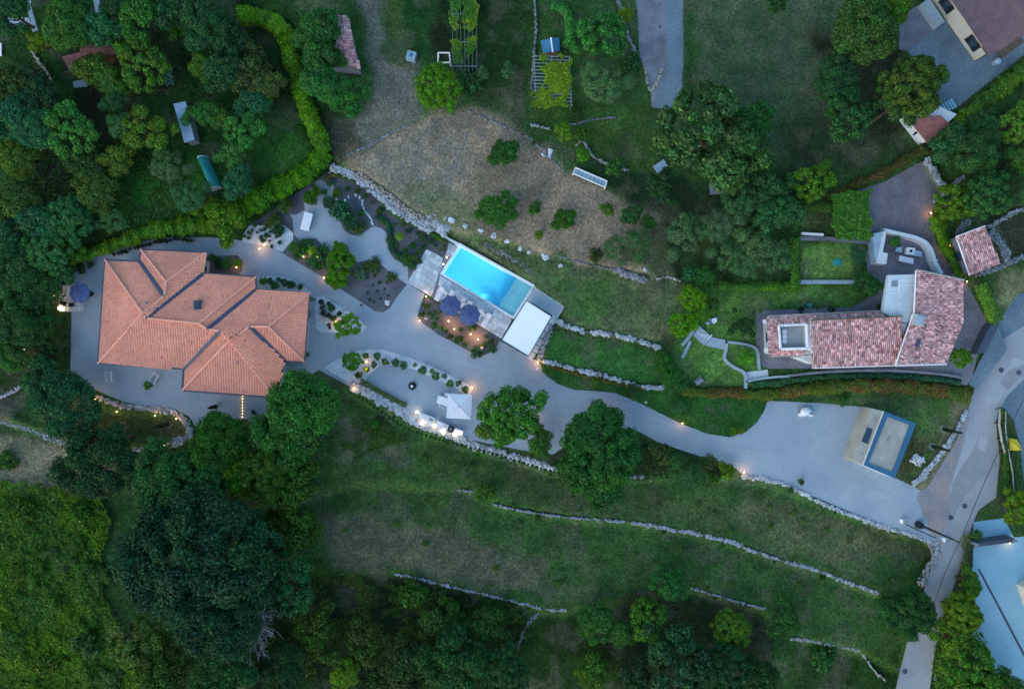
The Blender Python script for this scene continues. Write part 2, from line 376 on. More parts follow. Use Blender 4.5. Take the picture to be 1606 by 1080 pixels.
def sheet(name, poly, z, m, n=0, kind='structure', parent=None):
    if n: poly = smooth(poly, n, True)
    HARD.append(poly)
    pts = [W(x, y, z) for x, y in poly]; tri = tessellate_polygon([pts])
    fs = []
    for t in tri:
        A, B, D = (pts[i] for i in t)
        if (B-A).cross(D-A).z < 0: t = t[::-1]
        fs.append(tuple(t))
    return MB().add(pts, fs).build(name, M[m], parent, kind=kind)
# ---------------------------------------------------------------- foliage generators
def leaves_np(P, Nn, size, var=.38, hue=.10, tint=None, asp=.6):
    n = len(P)
    Nn = Nn + rng.normal(0, .45, Nn.shape); Nn /= np.linalg.norm(Nn, axis=1)[:, None]
    a = np.cross(Nn, rng.normal(0, 1, Nn.shape)); a /= np.linalg.norm(a, axis=1)[:, None]
    b = np.cross(Nn, a); s = (size * rng.uniform(.55, 1.5, n))[:, None]
    V = np.stack([P - a*s*.5, P - b*s*asp*.5 + Nn*s*.08, P + a*s*.5, P + b*s*asp*.5 + Nn*s*.08], 1).reshape(-1, 3)
    F = np.arange(4*n).reshape(n, 4)
    v = rng.uniform(1-var, 1+var, n) * np.where(rng.random(n) < .18, 1.75, 1.0) * .92; h = rng.uniform(-hue, hue, n)  # wide random brightness; the boosted leaves paint highlights into the leaf colour
    c = np.stack([v*(1+h*2), v, v*(1-h)], -1)
    if tint is not None: c = c * tint
    return V, F, np.repeat(c, 4, axis=0)
def join_np(parts):
    Vs, Fs, Cs, n = [], [], [], 0
    for V, F, c in parts: Vs.append(V); Fs.append(F + n); Cs.append(c); n += len(V)
    return np.concatenate(Vs), np.concatenate(Fs), np.concatenate(Cs)
def crown(name, Rr, Hh, nb, nl, ls, br=(.22, .38), shell=.72, wob=.2, low=-.1, asp=.6, hue=.1, up=.35, flat=.8):
    """a crown of many leaf-covered branch ends of unequal size round an uneven dome"""
    ph = rng.uniform(0, 6.28, 4); parts = []; cs = []
    for i in range(nb):
        t = 2.39996*i + rng.uniform(-.5, .5); z = low + (1-low) * ((i+.5)/nb) ** .9; z = min(z, .99); q = math.sqrt(1-z*z)
        w = 1 + wob*(math.sin(2*t+ph[0])*.5 + math.sin(3*t+ph[1])*.35 + math.sin(5*t+ph[2])*.25)
        s = shell * rng.uniform(.78, 1.12)
        cs.append((np.array([q*math.cos(t)*Rr*s*w, q*math.sin(t)*Rr*s*w, z*Hh*s]), Rr*rng.uniform(*br)*(1 - .15*z)))
    tot = sum(r*r for _, r in cs)
    for c, r in cs:
        n = max(8, int(nl * r*r/tot))
        d = rng.normal(0, 1, (n, 3)); d[:, 2] += up; d /= np.linalg.norm(d, axis=1)[:, None]
        lump = 1 + .16*np.sin(d[:, :1]*7+c[0]) * np.cos(d[:, 1:2]*6+c[1])
        P = c + d * r * (1 - rng.random((n, 1))**2*.45) * lump * np.array([1, 1, flat])
        tint = np.array([rng.uniform(.86, 1.16), rng.uniform(.88, 1.14), rng.uniform(.9, 1.1)])
        st = rng.random((n, 1)) < .07; P = np.where(st, c + (P - c)*rng.uniform(1.05, 1.45, (n, 1)), P)
        # one tint per branch end; highlights are put in as randomly paler leaves
        parts.append(leaves_np(P, d, ls, tint=tint, asp=asp, hue=hue))
    V, F, c = join_np(parts); return np_mesh(name, V, F, M['leaf'], c)
PR = {
 'big': [crown('crown_broad', 6, 3.4, 70, 36000, .32, (.10,.34), wob=.34), crown('crown_broad', 6, 3.6, 84, 36000, .31, (.09,.30), .78, wob=.42)],
 'med': [crown('crown_round', 3, 1.9, 32, 11000, .26, (.12,.38), wob=.35), crown('crown_round', 3, 2.0, 38, 11000, .25, (.12,.34), .78, wob=.42), crown('crown_round', 3, 1.6, 26, 10000, .27, (.14,.42), wob=.5)],
 'olv': [crown('crown_olive', 3, 2, 30, 10500, .21, (.16,.30), .78, .3, asp=.35, hue=.05), crown('crown_olive', 3, 1.9, 24, 9500, .21, (.18,.34), .74, .35, asp=.35, hue=.05)],
 'clm': [crown('crown_clumped', 6, 3.6, 120, 40000, .29, (.08,.20), .86, .22, flat=.9), crown('crown_clumped', 3.4, 2.1, 52, 14000, .25, (.10,.25), .82, .4)],
 'dns': [crown('crown_dense', 8, 5, 135, 80000, .31, (.09,.24), .82, .16, hue=.06)],
 'air': [crown('crown_open', 3.6, 2.2, 80, 18000, .23, (.09,.24), .76, .32), ],
 'bsh': [crown('crown_bush', 1, .8, 12, 1500, .17, (.3,.48), .62, .15), crown('crown_bush', 1, .7, 9, 1300, .17, (.34,.5), .6, .25), crown('crown_bush', 1, .8, 15, 1500, .16, (.25,.4), .7, .3)],
 'bal': [crown('crown_clipped', 1, .85, 30, 2300, .12, (.28,.34), .70, .03)],
 'spk': [crown('crown_spiky', 1, .6, 14, 600, .30, (.2,.34), .7, .25, asp=.18)],
 'flt': [crown('crown_flat', 1, .35, 16, 1200, .16, (.25,.42), .72, .3)],
}
PRR = {'big':6,'med':3,'olv':3,'dns':8,'air':3.6,'bsh':1,'bal':1,'spk':1,'flt':1}
def trunk_mesh():
    mb = MB(); mb.tube([(0,0,-.05),(.01,.01,.35),(-.01,.02,.7),(0,0,1.0)], .055, 8, .022)
    for k in range(7):
        t = 2*math.pi*k/7 + R.uniform(-.3,.3); z = R.uniform(.35,.7); l = R.uniform(.22,.42)
        mb.tube([(0,0,z),(l*.5*math.cos(t), l*.5*math.sin(t), z+.16),(l*math.cos(t), l*math.sin(t), z+.42)], .022, 5, .007)
    return mb.mesh('trunk', M['bark'])
TRUNK = trunk_mesh()
DK=(.020,.058,.040); DK2=(.016,.045,.036); MD=(.030,.090,.032); MD2=(.030,.080,.045); BR=(.060,.150,.024); YL=(.090,.125,.022); OL=(.10,.15,.11); TE=(.022,.085,.060); BN=(.060,.085,.038); HD=(.070,.160,.016); YB=(.14,.18,.02); RD=(.07,.025,.045)
ntree = [0]; LF = (1.65, 1.78, .93)
def tree(px, py, r, kind, c, h, label, group=None, name=None, sq=1.0, lift=0, vi=None, base=None, cat=None, ang=None):
    """r = crown radius in the plan (px); h = height of the crown's widest level above the ground"""
    g = gz(px, py) + lift; ntree[0] += 1
    p = W(px, py, g + h); k = (HC-g-h)/HC
    var = PR[kind]; i = ntree[0] % len(var) if vi is None else vi; me = var[i]
    r0 = (6 if i == 0 else 3.4) if kind == 'clm' else PRR[kind]
    s = r / S * k / r0; a = R.uniform(0, 6.28) if ang is None else ang
    cc = tuple(x * R.uniform(.92, 1.09) * f for x, f in zip(c, LF)) + (1,)
    if not name and cc[0] > .56*cc[1] and px < 1500 or kind == 'clm': cc = (min(cc[0], .56*cc[1]), cc[1], cc[2], 1)
    small = kind in ('bsh','bal','spk','flt')
    if small:
        o = link(name or 'shrub', me, None, p, a, (s, s*sq, s)); o.color = cc
        return setp(o, label, cat or ('shrub' if not name else None) or 'plant', group)
    t = thing(name or {'olv':'olive_tree'}.get(kind, 'broadleaf_tree'), (p.x, p.y, g), label, cat or 'tree', group)
    o = link('crown', me, t, (0, 0, h), a, (s, s*sq, s*min(1, .55+.45*h/4) if kind != 'dns' else s)); o.color = cc
    tr = link('trunk', TRUNK, t, (0,0,0), a, (h*1.15, h*1.15, h*1.2))
    return t
def along(path, d):
    """points every d px along a path, with direction"""
    out = []; carry = 0
    for (x0,y0),(x1,y1) in zip(path, path[1:]):
        L = math.hypot(x1-x0, y1-y0)
        if L == 0: continue
        t = carry
        while t < L: out.append((x0+(x1-x0)*t/L, y0+(y1-y0)*t/L, (x1-x0)/L, (y1-y0)/L)); t += d
        carry = t - L
    return out
ORD = 'first second third fourth fifth sixth seventh eighth ninth tenth eleventh twelfth thirteenth fourteenth fifteenth sixteenth seventeenth eighteenth nineteenth twentieth'.split()
ORD += ['twenty-'+o for o in ORD[:9]] + ['thirtieth'] + ['thirty-'+o for o in ORD[:9]] + ['fortieth'] + ['forty-'+o for o in ORD[:9]] + ['fiftieth'] + ['fifty-'+o for o in ORD[:9]]
def hedge(path, w, h, c, label, n_per=42, ls=.16, name='hedge', cat='hedge', group=None, wav=.10, c2=None, lift=0, flatv=.25):
    """clipped hedge: leaves on top and both flanks of a bulging body; w in px (number or (w0, w1))"""
    path = smooth(path, 5); pts = along(path, 2.0); N = len(pts)
    w0, w1 = w if isinstance(w, tuple) else (w, w)
    P, Nn, T = [], [], []
    for i, (x, y, dx, dy) in enumerate(pts):
        ww = (w0 + (w1-w0)*i/N); n = int(n_per * 2.0 * ww / 20)
        lum = 1 + .10*math.sin(i*1.9) * math.sin(i*.13) + wav*math.sin(i*.31)+wav*.6*math.sin(i*.83+1); hh = h*(1+.10*math.sin(i*.23)+.06*math.sin(i*.71))
        g = gz(x, y) + lift
        for k in range(n):
            a = rng.uniform(-1, 1)*math.pi*.5*1.15; off = math.sin(a)*ww*.5*lum*(1 - .12*rng.random()); z = hh*(max(0, math.cos(a))**.5*.9+.1)
            if abs(a) > 1.5: z = rng.uniform(.05, .6)*hh
            t = rng.uniform(-1.2, 1.2)
            q = W(x + dx*t - dy*off, y + dy*t + dx*off, g + max(.05, z*rng.uniform(.88, 1.03)))
            P.append(q); Nn.append((-dy*math.sin(a), -dx*math.sin(a), .25+max(0, math.cos(a))))
            if c2 is not None: T.append(c2)
    P = np.array([tuple(p) for p in P]); Nn = np.array(Nn)
    V, F, cl = leaves_np(P, Nn, ls, asp=.7)
    if c2 is None: c2 = (c[0]*.62, c[1]*.70, c[2]*1.2)
    if True:
        m = np.clip((noise2(V[:,0]*10+500, V[:,1]*10+500, 22, 3) - .45)*5, 0, 1)[:, None]
        cl = cl * (1-m) + cl*m*np.array(c2)/np.array(c)
    org = np.array(tuple(P.mean(0)[:2]) + (gz(*path[len(path)//2])+lift,))
    o = link(name, np_mesh('leaves', V-org, F, M['leaf'], cl), None, org); o.color = tuple(x*f for x, f in zip(c, LF))+(1,)
    return setp(o, label, cat, group)
def leafmass(name, poly, n, hs, ls, c, label=None, kind='stuff', cat=None, c2=None, lump=22, asp=.6, cut=0, lift=0, bare=1):
    """a continuous low leafy mass over a polygon, billowing by noise"""
    xs = [p[0] for p in poly]; ys = [p[1] for p in poly]
    X = rng.uniform(min(xs)-5, max(xs)+5, n*3); Y = rng.uniform(min(ys)-5, max(ys)+5, n*3)
    jx = (noise2(X, Y, 12, 31)-.5)*16; m = inpoly(X+jx, Y-jx, poly); X, Y = X[m][:n], Y[m][:n]
    f = noise2(X, Y, lump, 41, 3); f2 = noise2(X, Y, lump*.4, 43, 2)
    keep = f > cut; X, Y, f, f2 = X[keep], Y[keep], f[keep], f2[keep]
    _, g = glook(X, Y); z = g + lift + hs*(.1 + 1.0*np.clip(f-.2, 0, 1)*1.3 + .35*f2)*rng.uniform(.75, 1.0, len(X))
    k = (HC-z)/HC; P = np.stack([(X-CX)/S*k, (CY-Y)/S*k, z], -1)
    V, F, cl = leaves_np(P, np.tile([0, 0, 1.0], (len(P), 1)), ls, asp=asp, var=.35)
    if c2 is not None:
        mm = np.repeat(np.clip((noise2(X, Y, lump*2.2, 55, 3)-.42)*4, 0, 1), 4)[:, None]
        cl = cl*(1-mm) + cl*mm*np.array(c2)/np.array(c)
    org = P.mean(0); org[2] = float(np.min(g))
    o = link(name, np_mesh('leaves', V-org, F, M['leaf'], cl), None, org); o.color = tuple(x*f for x, f in zip(c, LF))+(1,)
    return setp(o, label, cat, None, kind)

# ---------------------------------------------------------------- stones and walls
def rock_mesh(seed, flat=.6, n=13):
    r = random.Random(seed); bm = bmesh.new()
    for i in range(n):
        v = Vector((r.gauss(0,1), r.gauss(0,1), r.gauss(0,1))).normalized()
        bm.verts.new((v.x*.5*r.uniform(.8,1.1), v.y*.42*r.uniform(.8,1.1), (v.z*.5+.3)*flat))
    res = bmesh.ops.convex_hull(bm, input=bm.verts)
    bmesh.ops.delete(bm, geom=[g for g in res['geom_interior'] if isinstance(g, bmesh.types.BMVert)], context='VERTS')
    me = bpy.data.meshes.new('stone'); bm.to_mesh(me); bm.free(); me.materials.append(M['stone']); return me
ROCK = [rock_mesh(i) for i in range(10)]
FLAG = [rock_mesh(100+i, .22, 11) for i in range(8)]
def _tri(me):
    V = np.array([tuple(v.co) for v in me.vertices]); F = np.array([tuple(p.vertices)[:3] for p in me.polygons]); return V, F
ROCKNP = [_tri(m) for m in ROCK]
def stones_joined(name, pts, parent, c=(1,1,1), kind='stuff'):
    """pts: (x, y, z, size, rot)"""
    Vs, Fs, n = [], [], 0; org = np.array(tuple(parent.location)) if parent else np.zeros(3)
    for i, (x, y, z, s, a) in enumerate(pts):
        V, F = ROCKNP[i % 10]; q = np.array([[math.cos(a), -math.sin(a), 0], [math.sin(a), math.cos(a), 0], [0, 0, 1]])
        Vs.append(V @ q.T * np.array([s, s, s*.7]) + np.array([x, y, z]) - org); Fs.append(F+n); n += len(V)
    if not Vs: return
    o = link(name, np_mesh('stones', np.concatenate(Vs), np.concatenate(Fs), M['stone']), parent); o.color = (*c, 1)
    return setp(o, kind=kind)
def stone_wall(path, w, z0, z1, label, c=(1,1,1), ss=(.22,.42), indiv=False, dens=1.0, name='dry_stone_wall', scatter=0, cat='stone wall', flat=False):
    gap = w < 5 if not isinstance(w, tuple) else max(w) < 5
    """dry stone wall: rubble core with loose stones on its crown and flanks; the bigger ones are parts of their own"""
    path = smooth(path, 4); x, y = path[len(path)//2]; w0, w1 = w if isinstance(w, tuple) else (w, w)
    t = thing(name, W(x, y, z0), label, cat)
    L, Rr = [], []
    pp = along(path, 3.0); N = len(pp)
    if z1 - z0 > .05:
        for i, (x, y, dx, dy) in enumerate(pp):
            ww = (w0+(w1-w0)*i/N)*.5*.8; L.append(W(x-dy*ww, y+dx*ww, z1-.12)); Rr.append(W(x+dy*ww, y-dx*ww, z1-.12))
        mb = MB(); vs = []
        for a, b in zip(L, Rr): vs += [a, b, (a.x, a.y, z0-.1), (b.x, b.y, z0-.1)]
        fs = []
        for i in range(len(L)-1):
            a = i*4; b = a+4; fs += [(a, b, b+1, a+1), (a+2, b+2, b, a), (a+1, b+1, b+3, a+3)]
        fs += [(0,1,3,2)]; e = (len(L)-1)*4; fs += [(e+1, e, e+2, e+3)]
        mb.add(vs, fs).build('wall_core', M['core'], t)
    pts = []
    for i, (x, y, dx, dy) in enumerate(along(path, 1.0)):
        ww = (w0+(w1-w0)*i/(N*3)) * (.75 + .5*math.sin(i*.17+x*.1)**2)
        if gap and math.sin(i*.11+y*.3)+math.sin(i*.31+1.3)*.7 < -.55 and R.random() < .85: continue
        for k in range(max(1, int(ww*dens*.34 + R.random()))):
            o = R.uniform(-.5, .5)*ww*(1+scatter*R.random()); s = R.uniform(*ss); z = z1 - .1 + R.uniform(-.05, .06) if abs(o) < ww*.42 else R.uniform(z0, z1) if z1 > z0 else z1
            p = W(x-dy*o+dx*R.uniform(-1,1), y+dx*o+dy*R.uniform(-1,1), max(z, min(z0, z1))); pts.append((p.x, p.y, p.z, s, R.uniform(0, 6.28)))
    if indiv:
        R.shuffle(pts); big = sorted(pts, key=lambda q: -q[3])[:indiv]; rest = sorted(pts, key=lambda q: -q[3])[indiv:]
        for q in big:
            o = link('stone', R.choice(FLAG if flat else ROCK), t, (q[0]-t.location.x, q[1]-t.location.y, q[2]-t.location.z), q[4], (q[3]*1.35, q[3]*1.25, q[3]*.7))
            v = R.uniform(.7, 1.25); o.color = (c[0]*v, c[1]*v, c[2]*v, 1)
        stones_joined('small_stones', rest, t, c)
    else: stones_joined('stones', pts, t, c)
    return t
# ---------------------------------------------------------------- hard ground
sheet('garden_bed', [(392,352),(430,330),(470,300),(500,280),(520,266),(556,276),(600,306),(640,338),(684,362),(708,378),(703,398),(690,425),(676,445),(640,446),(618,490),(600,497),(560,476),(505,440),(443,404),(400,392),(385,380)], .018, 'mulch')
DRIVE = [(109,612),(111,560),(112,500),(112,440),(120,420),(150,400),(200,385),(230,377),(262,372),(330,372),(372,376),(400,382),(430,389),(443,397),(470,413),(505,434),(540,457),(570,476),(588,488),(600,490),(611,484),(622,466),(640,444),(666,461),(660,478),(655,494),(660,504),(690,526),(735,549),(755,557),(775,550),(784,534),(830,560),(845,566),(850,578),(858,590),(875,602),(900,611),(935,613),(965,616),(1000,630),(1040,650),(1070,665),(1110,680),(1145,685),(1170,677),(1187,662),(1198,645),(1204,628),(1290,632),(1366,639),(1352,690),(1337,722),(1398,746),(1432,762),(1455,775),(1490,740),(1500,800),(1470,858),(1450,850),(1400,828),(1335,803),(1290,784),(1225,758),(1165,744),(1150,731),(1120,722),(1070,706),(1030,692),(1005,678),(975,672),(900,690),(868,712),(832,708),(740,690),(650,664),(600,634),(545,604),(500,580),(470,600),(440,640),(400,655),(340,662),(306,668),(296,652),(275,642),(235,636),(200,632),(165,618),(140,606)]
sheet('driveway', DRIVE, .03, 'gravel')
COURT = ZZ([(1404,1062),(1404,910),(1340,870),(1290,845),(1250,790),(1245,740),(1240,650),(1190,590),(1120,565),(1060,595),(1000,630),(950,645),(900,630),(850,580),(825,520),(808,470),(785,430),(700,410),(685,370),(700,325),(760,320),(775,230),(770,180),(700,165),(640,180),(560,262),(600,300),(640,350),(630,385),(560,380),(520,360),(530,430),(450,470),(400,465),(425,500),(430,560),(440,640),(500,690),(560,675),(620,665),(660,700),(680,750),(720,785),(770,760),(860,730),(900,780),(940,850),(990,870),(1050,850),(1110,855),(1200,910),(1300,990),(1400,1062)], 380, 250, 5.4)
sheet('garden_path', COURT, .028, 'court')
sheet('pebble_bed', ZZ([(0,700),(5,640),(60,560),(180,560),(290,540),(360,560),(430,620),(430,680),(340,785),(230,735)], 380, 250, 5.4), .034, 'pebble')
sheet('pebble_bed', ZZ([(195,330),(290,315),(400,318),(500,330),(620,400),(712,470),(690,490),(195,460)], 370, 380, 6), .038, 'pebble')
sheet('pebble_bed', ZZ([(765,505),(820,502),(930,570),(1050,650),(1180,745),(1225,800),(1195,845),(1050,850),(800,850),(750,800),(745,600)], 370, 380, 6), .038, 'pebble')
sheet('garden_bed', [(322,402),(372,400),(381,408),(380,424),(374,431),(322,430)], .038, 'mulch')
sheet('pebble_bed', [(508,578),(520,568),(560,550),(580,548),(600,548),(640,560),(680,576),(710,590),(732,602),(742,609),(736,622),(725,616),(708,603),(680,594),(652,580),(620,572),(596,573),(580,586),(572,598),(564,607),(540,595)], .038, 'pebble')
sheet('garden_bed', [(668,466),(660,476),(656,490),(657,502),(664,508),(690,525),(734,550),(748,557),(762,556),(776,549),(783,536),(786,531),(770,522),(735,500),(700,482)], .044, 'mulch')
sheet('lawn_bed', [(470,398),(486,382),(500,384),(512,398),(520,404),(540,386),(545,384),(552,404),(558,416),(548,440),(530,450),(505,434),(470,413),(450,401)], .036, 'mulch')
# yard of the old house, kerbs and the roads
sheet('cobbled_yard', [(1332,303),(1387,285),(1410,272),(1452,250),(1476,285),(1464,318),(1461,345),(1470,385),(1500,432),(1516,445),(1530,470),(1552,510),(1537,540),(1525,590),(1516,604),(1500,600),(1440,592),(1380,585),(1276,578),(1204,578),(1192,572),(1186,540),(1185,487),(1270,484),(1335,482),(1352,474),(1368,462),(1378,445),(1362,435),(1357,400),(1366,380),(1362,306)], .84, 'cobble')
ROAD = [(1640,490),(1575,530),(1556,560),(1530,600),(1519,640),(1506,690),(1490,740),(1470,790),(1466,830),(1470,858),(1458,900),(1440,950),(1422,1010),(1402,1090),(1395,1150),(1450,1150),(1457,1090),(1465,1030),(1476,975),(1492,930),(1510,880),(1522,830),(1534,800),(1562,780),(1568,720),(1562,660),(1580,620),(1640,560)]
sheet('road', ROAD, .026, 'asphalt')
for off in (-6.5, 6.5):
    P_ = along(smooth([(1430,790),(1340,752),(1240,712),(1140,697),(1050,672),(970,637),(890,622),(820,590),(720,560),(640,535),(570,500),(500,447),(440,412)], 5), 8)
    for k in range(0, len(P_)-14, 13):
        seg = P_[k:k+13+1]; w_ = 1.7
        sheet('wheel_track', [(x-dy*(off+w_), y+dx*(off+w_)) for x, y, dx, dy in seg]+[(x-dy*(off-w_), y+dx*(off-w_)) for x, y, dx, dy in seg[::-1]], .034, 'track')
sheet('road_edge', [(1556,470),(1580,462),(1640,455),(1640,492),(1575,532),(1552,520),(1560,500)], .022, 'concrete')
sheet('road_wear', smooth([(1566,592),(1545,622),(1522,668),(1506,715),(1494,757),(1508,757),(1522,718),(1538,676),(1560,632),(1578,604)],3), .030, 'worn')
sheet('road_wear', smooth([(1590,560),(1566,600),(1548,642),(1536,690),(1524,735),(1534,738),(1548,694),(1560,645),(1580,605),(1606,566)],3), .0345, 'worn')
sheet('gravel_verge', smooth([(1513,645),(1501,688),(1480,722),(1455,762),(1438,778),(1452,815),(1462,840),(1478,838),(1492,800),(1489,768),(1505,713),(1520,655)],3), .038, 'sandy')
sheet('ramp', [(1566,513),(1580,548),(1533,610),(1519,602),(1540,560)], .86, 'concrete')
setp(MB().prism([tuple(W(x, y, 2.2))[:2] for x, y in [(1554,509),(1566,513),(1545,553),(1531,555)]], .8, 2.2).build('sliding_gate', M['gutter']), 'dark slanting gate wall between cobbled yard and road', 'gate')
sheet('roadside_yard', [(1562,655),(1580,620),(1640,560),(1640,780),(1606,760),(1600,700),(1590,660),(1575,640)], .032, 'concrete')
sheet('road_repair', [(1500,745),(1530,700),(1556,716),(1566,730),(1545,745),(1515,775),(1500,800),(1490,830),(1482,826),(1488,780)], .0365, 'patch')
sheet('road_repair', [(1568,600),(1582,580),(1640,560),(1640,580),(1600,592),(1580,612)], .0365, 'patch')
sheet('concrete_lane', [(975,-120),(1000,20),(1003,90),(1021,140),(1022,168),(1045,172),(1069,158),(1072,100),(1072,-120)], 1.33, 'conc_old')
sheet('concrete_lane', [(1043,-120),(1046,60),(1044,118),(1028,148),(1022,168),(1048,170),(1068,158),(1069,100),(1070,-120)], 1.345, 'concrete')
sheet('terrace_floor', [(1482,30),(1528,97),(1560,80),(1640,30),(1640,60),(1563,120),(1494,174),(1480,168),(1446,112),(1424,80),(1470,44)], 1.35, 'concrete')
sheet('soil_patch', [(1410,30),(1440,8),(1470,44),(1424,80),(1410,78)], 1.33, 'conc_old')
for q in ([(-40,28),(48,28),(48,40),(-40,42)], [(44,-40),(50,15),(60,48),(51,51),(42,12)], [(140,-30),(152,-30),(160,25),(150,20)], [(114,128),(134,124),(138,136),(116,138)]):
    sheet('garden_path', q, 1.03, 'kerb')
sheet('garden_path', [(1185,492),(1200,487),(1206,577),(1192,572)], .848, 'cobble')
# right-hand bank: big pale concrete apron with a dark drain line
sheet('concrete_apron', [(1527,818),(1575,812),(1590,842),(1640,838),(1640,1150),(1600,1110),(1576,1074),(1545,1045),(1518,1020),(1530,950),(1520,918),(1526,880)], .036, 'concrete_l')
setp(MB().prism([tuple(W(x, y, 0))[:2] for x, y in [(1533,892),(1536,891),(1630,1068),(1627,1070)]], .036, .05).build('drain_channel', M['gutter']), 'long dark drain line crossing the pale concrete apron diagonally', 'drain')

# ---------------------------------------------------------------- roofs
def plane_frame(P):
    n = Vector((0,0,0))
    for i in range(len(P)):
        a, b = P[i], P[(i+1) % len(P)]; n += a.cross(b)
    n.normalize()
    if n.z < 0: n = -n
    e = Vector((-n.y, n.x, 0)); e = e.normalized() if e.length > 1e-4 else Vector((1,0,0))
    d = n.cross(e).normalized()
    if d.z > 0: d = -d; e = -e
    return n, e, d
def tiles_on(P, n, e, d, tw, tl, hh, colf, parent, m, grow=.0, lift=.02):
    o = P[0]; uv = [((p-o).dot(e), (p-o).dot(d)) for p in P]
    u0, u1 = min(u for u, _ in uv), max(u for u, _ in uv); v0, v1 = min(v for _, v in uv), max(v for _, v in uv)
    U, Vv = np.meshgrid(np.arange(u0+tw/2, u1+tw/2, tw), np.arange(v0+tl/2, v1+tl/2, tl)); U = U.ravel(); Vv = Vv.ravel()
    k = inpoly(U, Vv, uv); U, Vv = U[k], Vv[k]
    if len(U) == 0: return
    N = len(U); prof = np.array([[-.5, 0], [-.28, .8], [0, 1], [.28, .8], [.5, 0]])
    Ja = rng.normal(0, .012, N)
    Vs = np.zeros((N, 10, 3))
    for i, (a, b) in enumerate(prof):
        for q, (sv, lf) in enumerate(((-.5, 0), (.53, .028))):
            pt = np.array(o)[None] + (U + a*tw*(.9 if q == 0 else 1.0) + Ja*sv)[:, None]*np.array(e) + (Vv + sv*tl)[:, None]*np.array(d) + (b*hh + lf + lift)*np.array(n)[None]
            Vs[:, i*2+q] = pt
    F = [(0,1,3,2),(2,3,5,4),(4,5,7,6),(6,7,9,8),(1,3,5,7),]
    Ff = np.array(F)[None] + (np.arange(N)*10)[:, None, None]
    c = colf(N, U, Vv); c = np.repeat(c, 10, axis=0)
    org = np.array(tuple(parent.location)); 
    if parent.parent: org = org + np.array(tuple(parent.parent.location))
    mesh = np_mesh('roof_tiles', Vs.reshape(-1, 3)-org, Ff.reshape(-1, 4), M[m], c)
    # overlap edge closed by the last face; flip so that the arch faces up
    return setp(link('roof_tiles', mesh, parent), kind='stuff')
def col_new(N, U, V): v = rng.uniform(.92, 1.07, N) * np.where(rng.random(N) < .025, .82, 1) * (1 + .10*(noise2(U*10+900, V*10+900, 22, 5)-.5)); return np.stack([v, v*rng.uniform(.94,1.06,N), v*rng.uniform(.94,1.06,N)], -1)
def col_old(N, U, V):
    v = rng.choice([.5,.75,.95,1.15,1.6], N, p=[.14,.22,.30,.20,.14]); g = rng.uniform(0, .8, N)
    return np.stack([v, v*(1+.45*g), v*(1+.55*g)], -1)
def col_dark(N, U, V): v = rng.uniform(.7, 1.35, N); return np.stack([v, v*rng.uniform(.9,1.1,N), v], -1)
def roof_face(parent, pts, tw, tl, hh, colf, m, thick=.12, name='roof_slope'):
    P = [W(x, y, z) for x, y, z in pts]; n, e, d = plane_frame(P)
    a = sum(P[i].x*P[(i+1)%len(P)].y-P[(i+1)%len(P)].x*P[i].y for i in range(len(P)))
    if a < 0: P = P[::-1]
    s = MB().prism([tuple(p) for p in P], thick, None); 
    s.c = [(.8,.8,.8)]*len(s.v)
    o = s.build(name, M[m], parent)
    if tw:
        t = tiles_on(P, n, e, d, tw, tl, hh, colf, o, m)
    return o
def line3(parent, name, m, pts, w, h, up=.04):
    """a flat-topped cap or channel following roof lines"""
    mb = MB(); org = parent.location
    for (a, b) in zip(pts, pts[1:]):
        A, B = W(*a), W(*b); dd = (B-A).normalized(); s = dd.cross(Vector((0,0,1))).normalized()*w*.5; u = Vector((0,0,1))
        vs = []
        for p in (A, B): vs += [p - s + u*(up-.02), p - s*.6 + u*(up+h), p + s*.6 + u*(up+h), p + s + u*(up-.02)]
        mb.add(vs, [(0,1,5,4),(1,2,6,5),(2,3,7,6),(3,0,4,7),(0,3,2,1),(4,5,6,7)])
    return mb.build(name, M[m], parent)
def inset(poly, d):
    n = len(poly); a = sum(poly[i][0]*poly[(i+1)%n][1]-poly[(i+1)%n][0]*poly[i][1] for i in range(n))
    if a < 0: poly = poly[::-1]
    out = []
    for i in range(n):
        p0, p1, p2 = (Vector(poly[(i+k) % n][:2]) for k in (-1, 0, 1))
        d1 = (p1-p0).normalized(); d2 = (p2-p1).normalized(); n1 = Vector((-d1.y, d1.x)); n2 = Vector((-d2.y, d2.x))
        b = n1 + n2; b = b / max(.3, b.length_squared) * 2
        out.append(tuple(p1 + b*d))
    return out
def walls(parent, polyW, z0, z1, m, win=None, thick=None):
    polyW = [tuple(p[:2]) for p in polyW]
    MB().prism(polyW, z0, z1).build('wall', M[m], parent)
    n = len(polyW); a = sum(polyW[i][0]*polyW[(i+1)%n][1]-polyW[(i+1)%n][0]*polyW[i][1] for i in range(n))
    if a < 0: polyW = polyW[::-1]
    if not win: return
    for i in range(n):
        A, B = Vector(polyW[i]), Vector(polyW[(i+1) % n]); L = (B-A).length
        if L < 2.2: continue
        k = max(1, int(L/3.2)); d = (B-A)/L; ang = math.atan2(d.y, d.x)
        for j in range(k):
            c = A + d*L*(j+.5)/k; door = (j == k//2 and L > 5)
            w, s0, s1 = (1.0, z0+.02, z0+2.1) if door else (1.1, z0+.95, z0+2.15)
            f = MB().box(-w/2-.08, -.05, s0-.06, w/2+.08, .03, s1+.08, ang, tuple(c)).build('door' if door else 'window', M[win], parent)
            pn = MB().box(-w/2, -.065, s0, w/2, -.052, s1, ang, tuple(c)); pn.v = [tuple(Vector(v)-parent.location) for v in pn.v]
            link('pane', pn.mesh('pane', M['glass']), f)
        # outward normal is to the right of the edge direction for a counter-clockwise outline

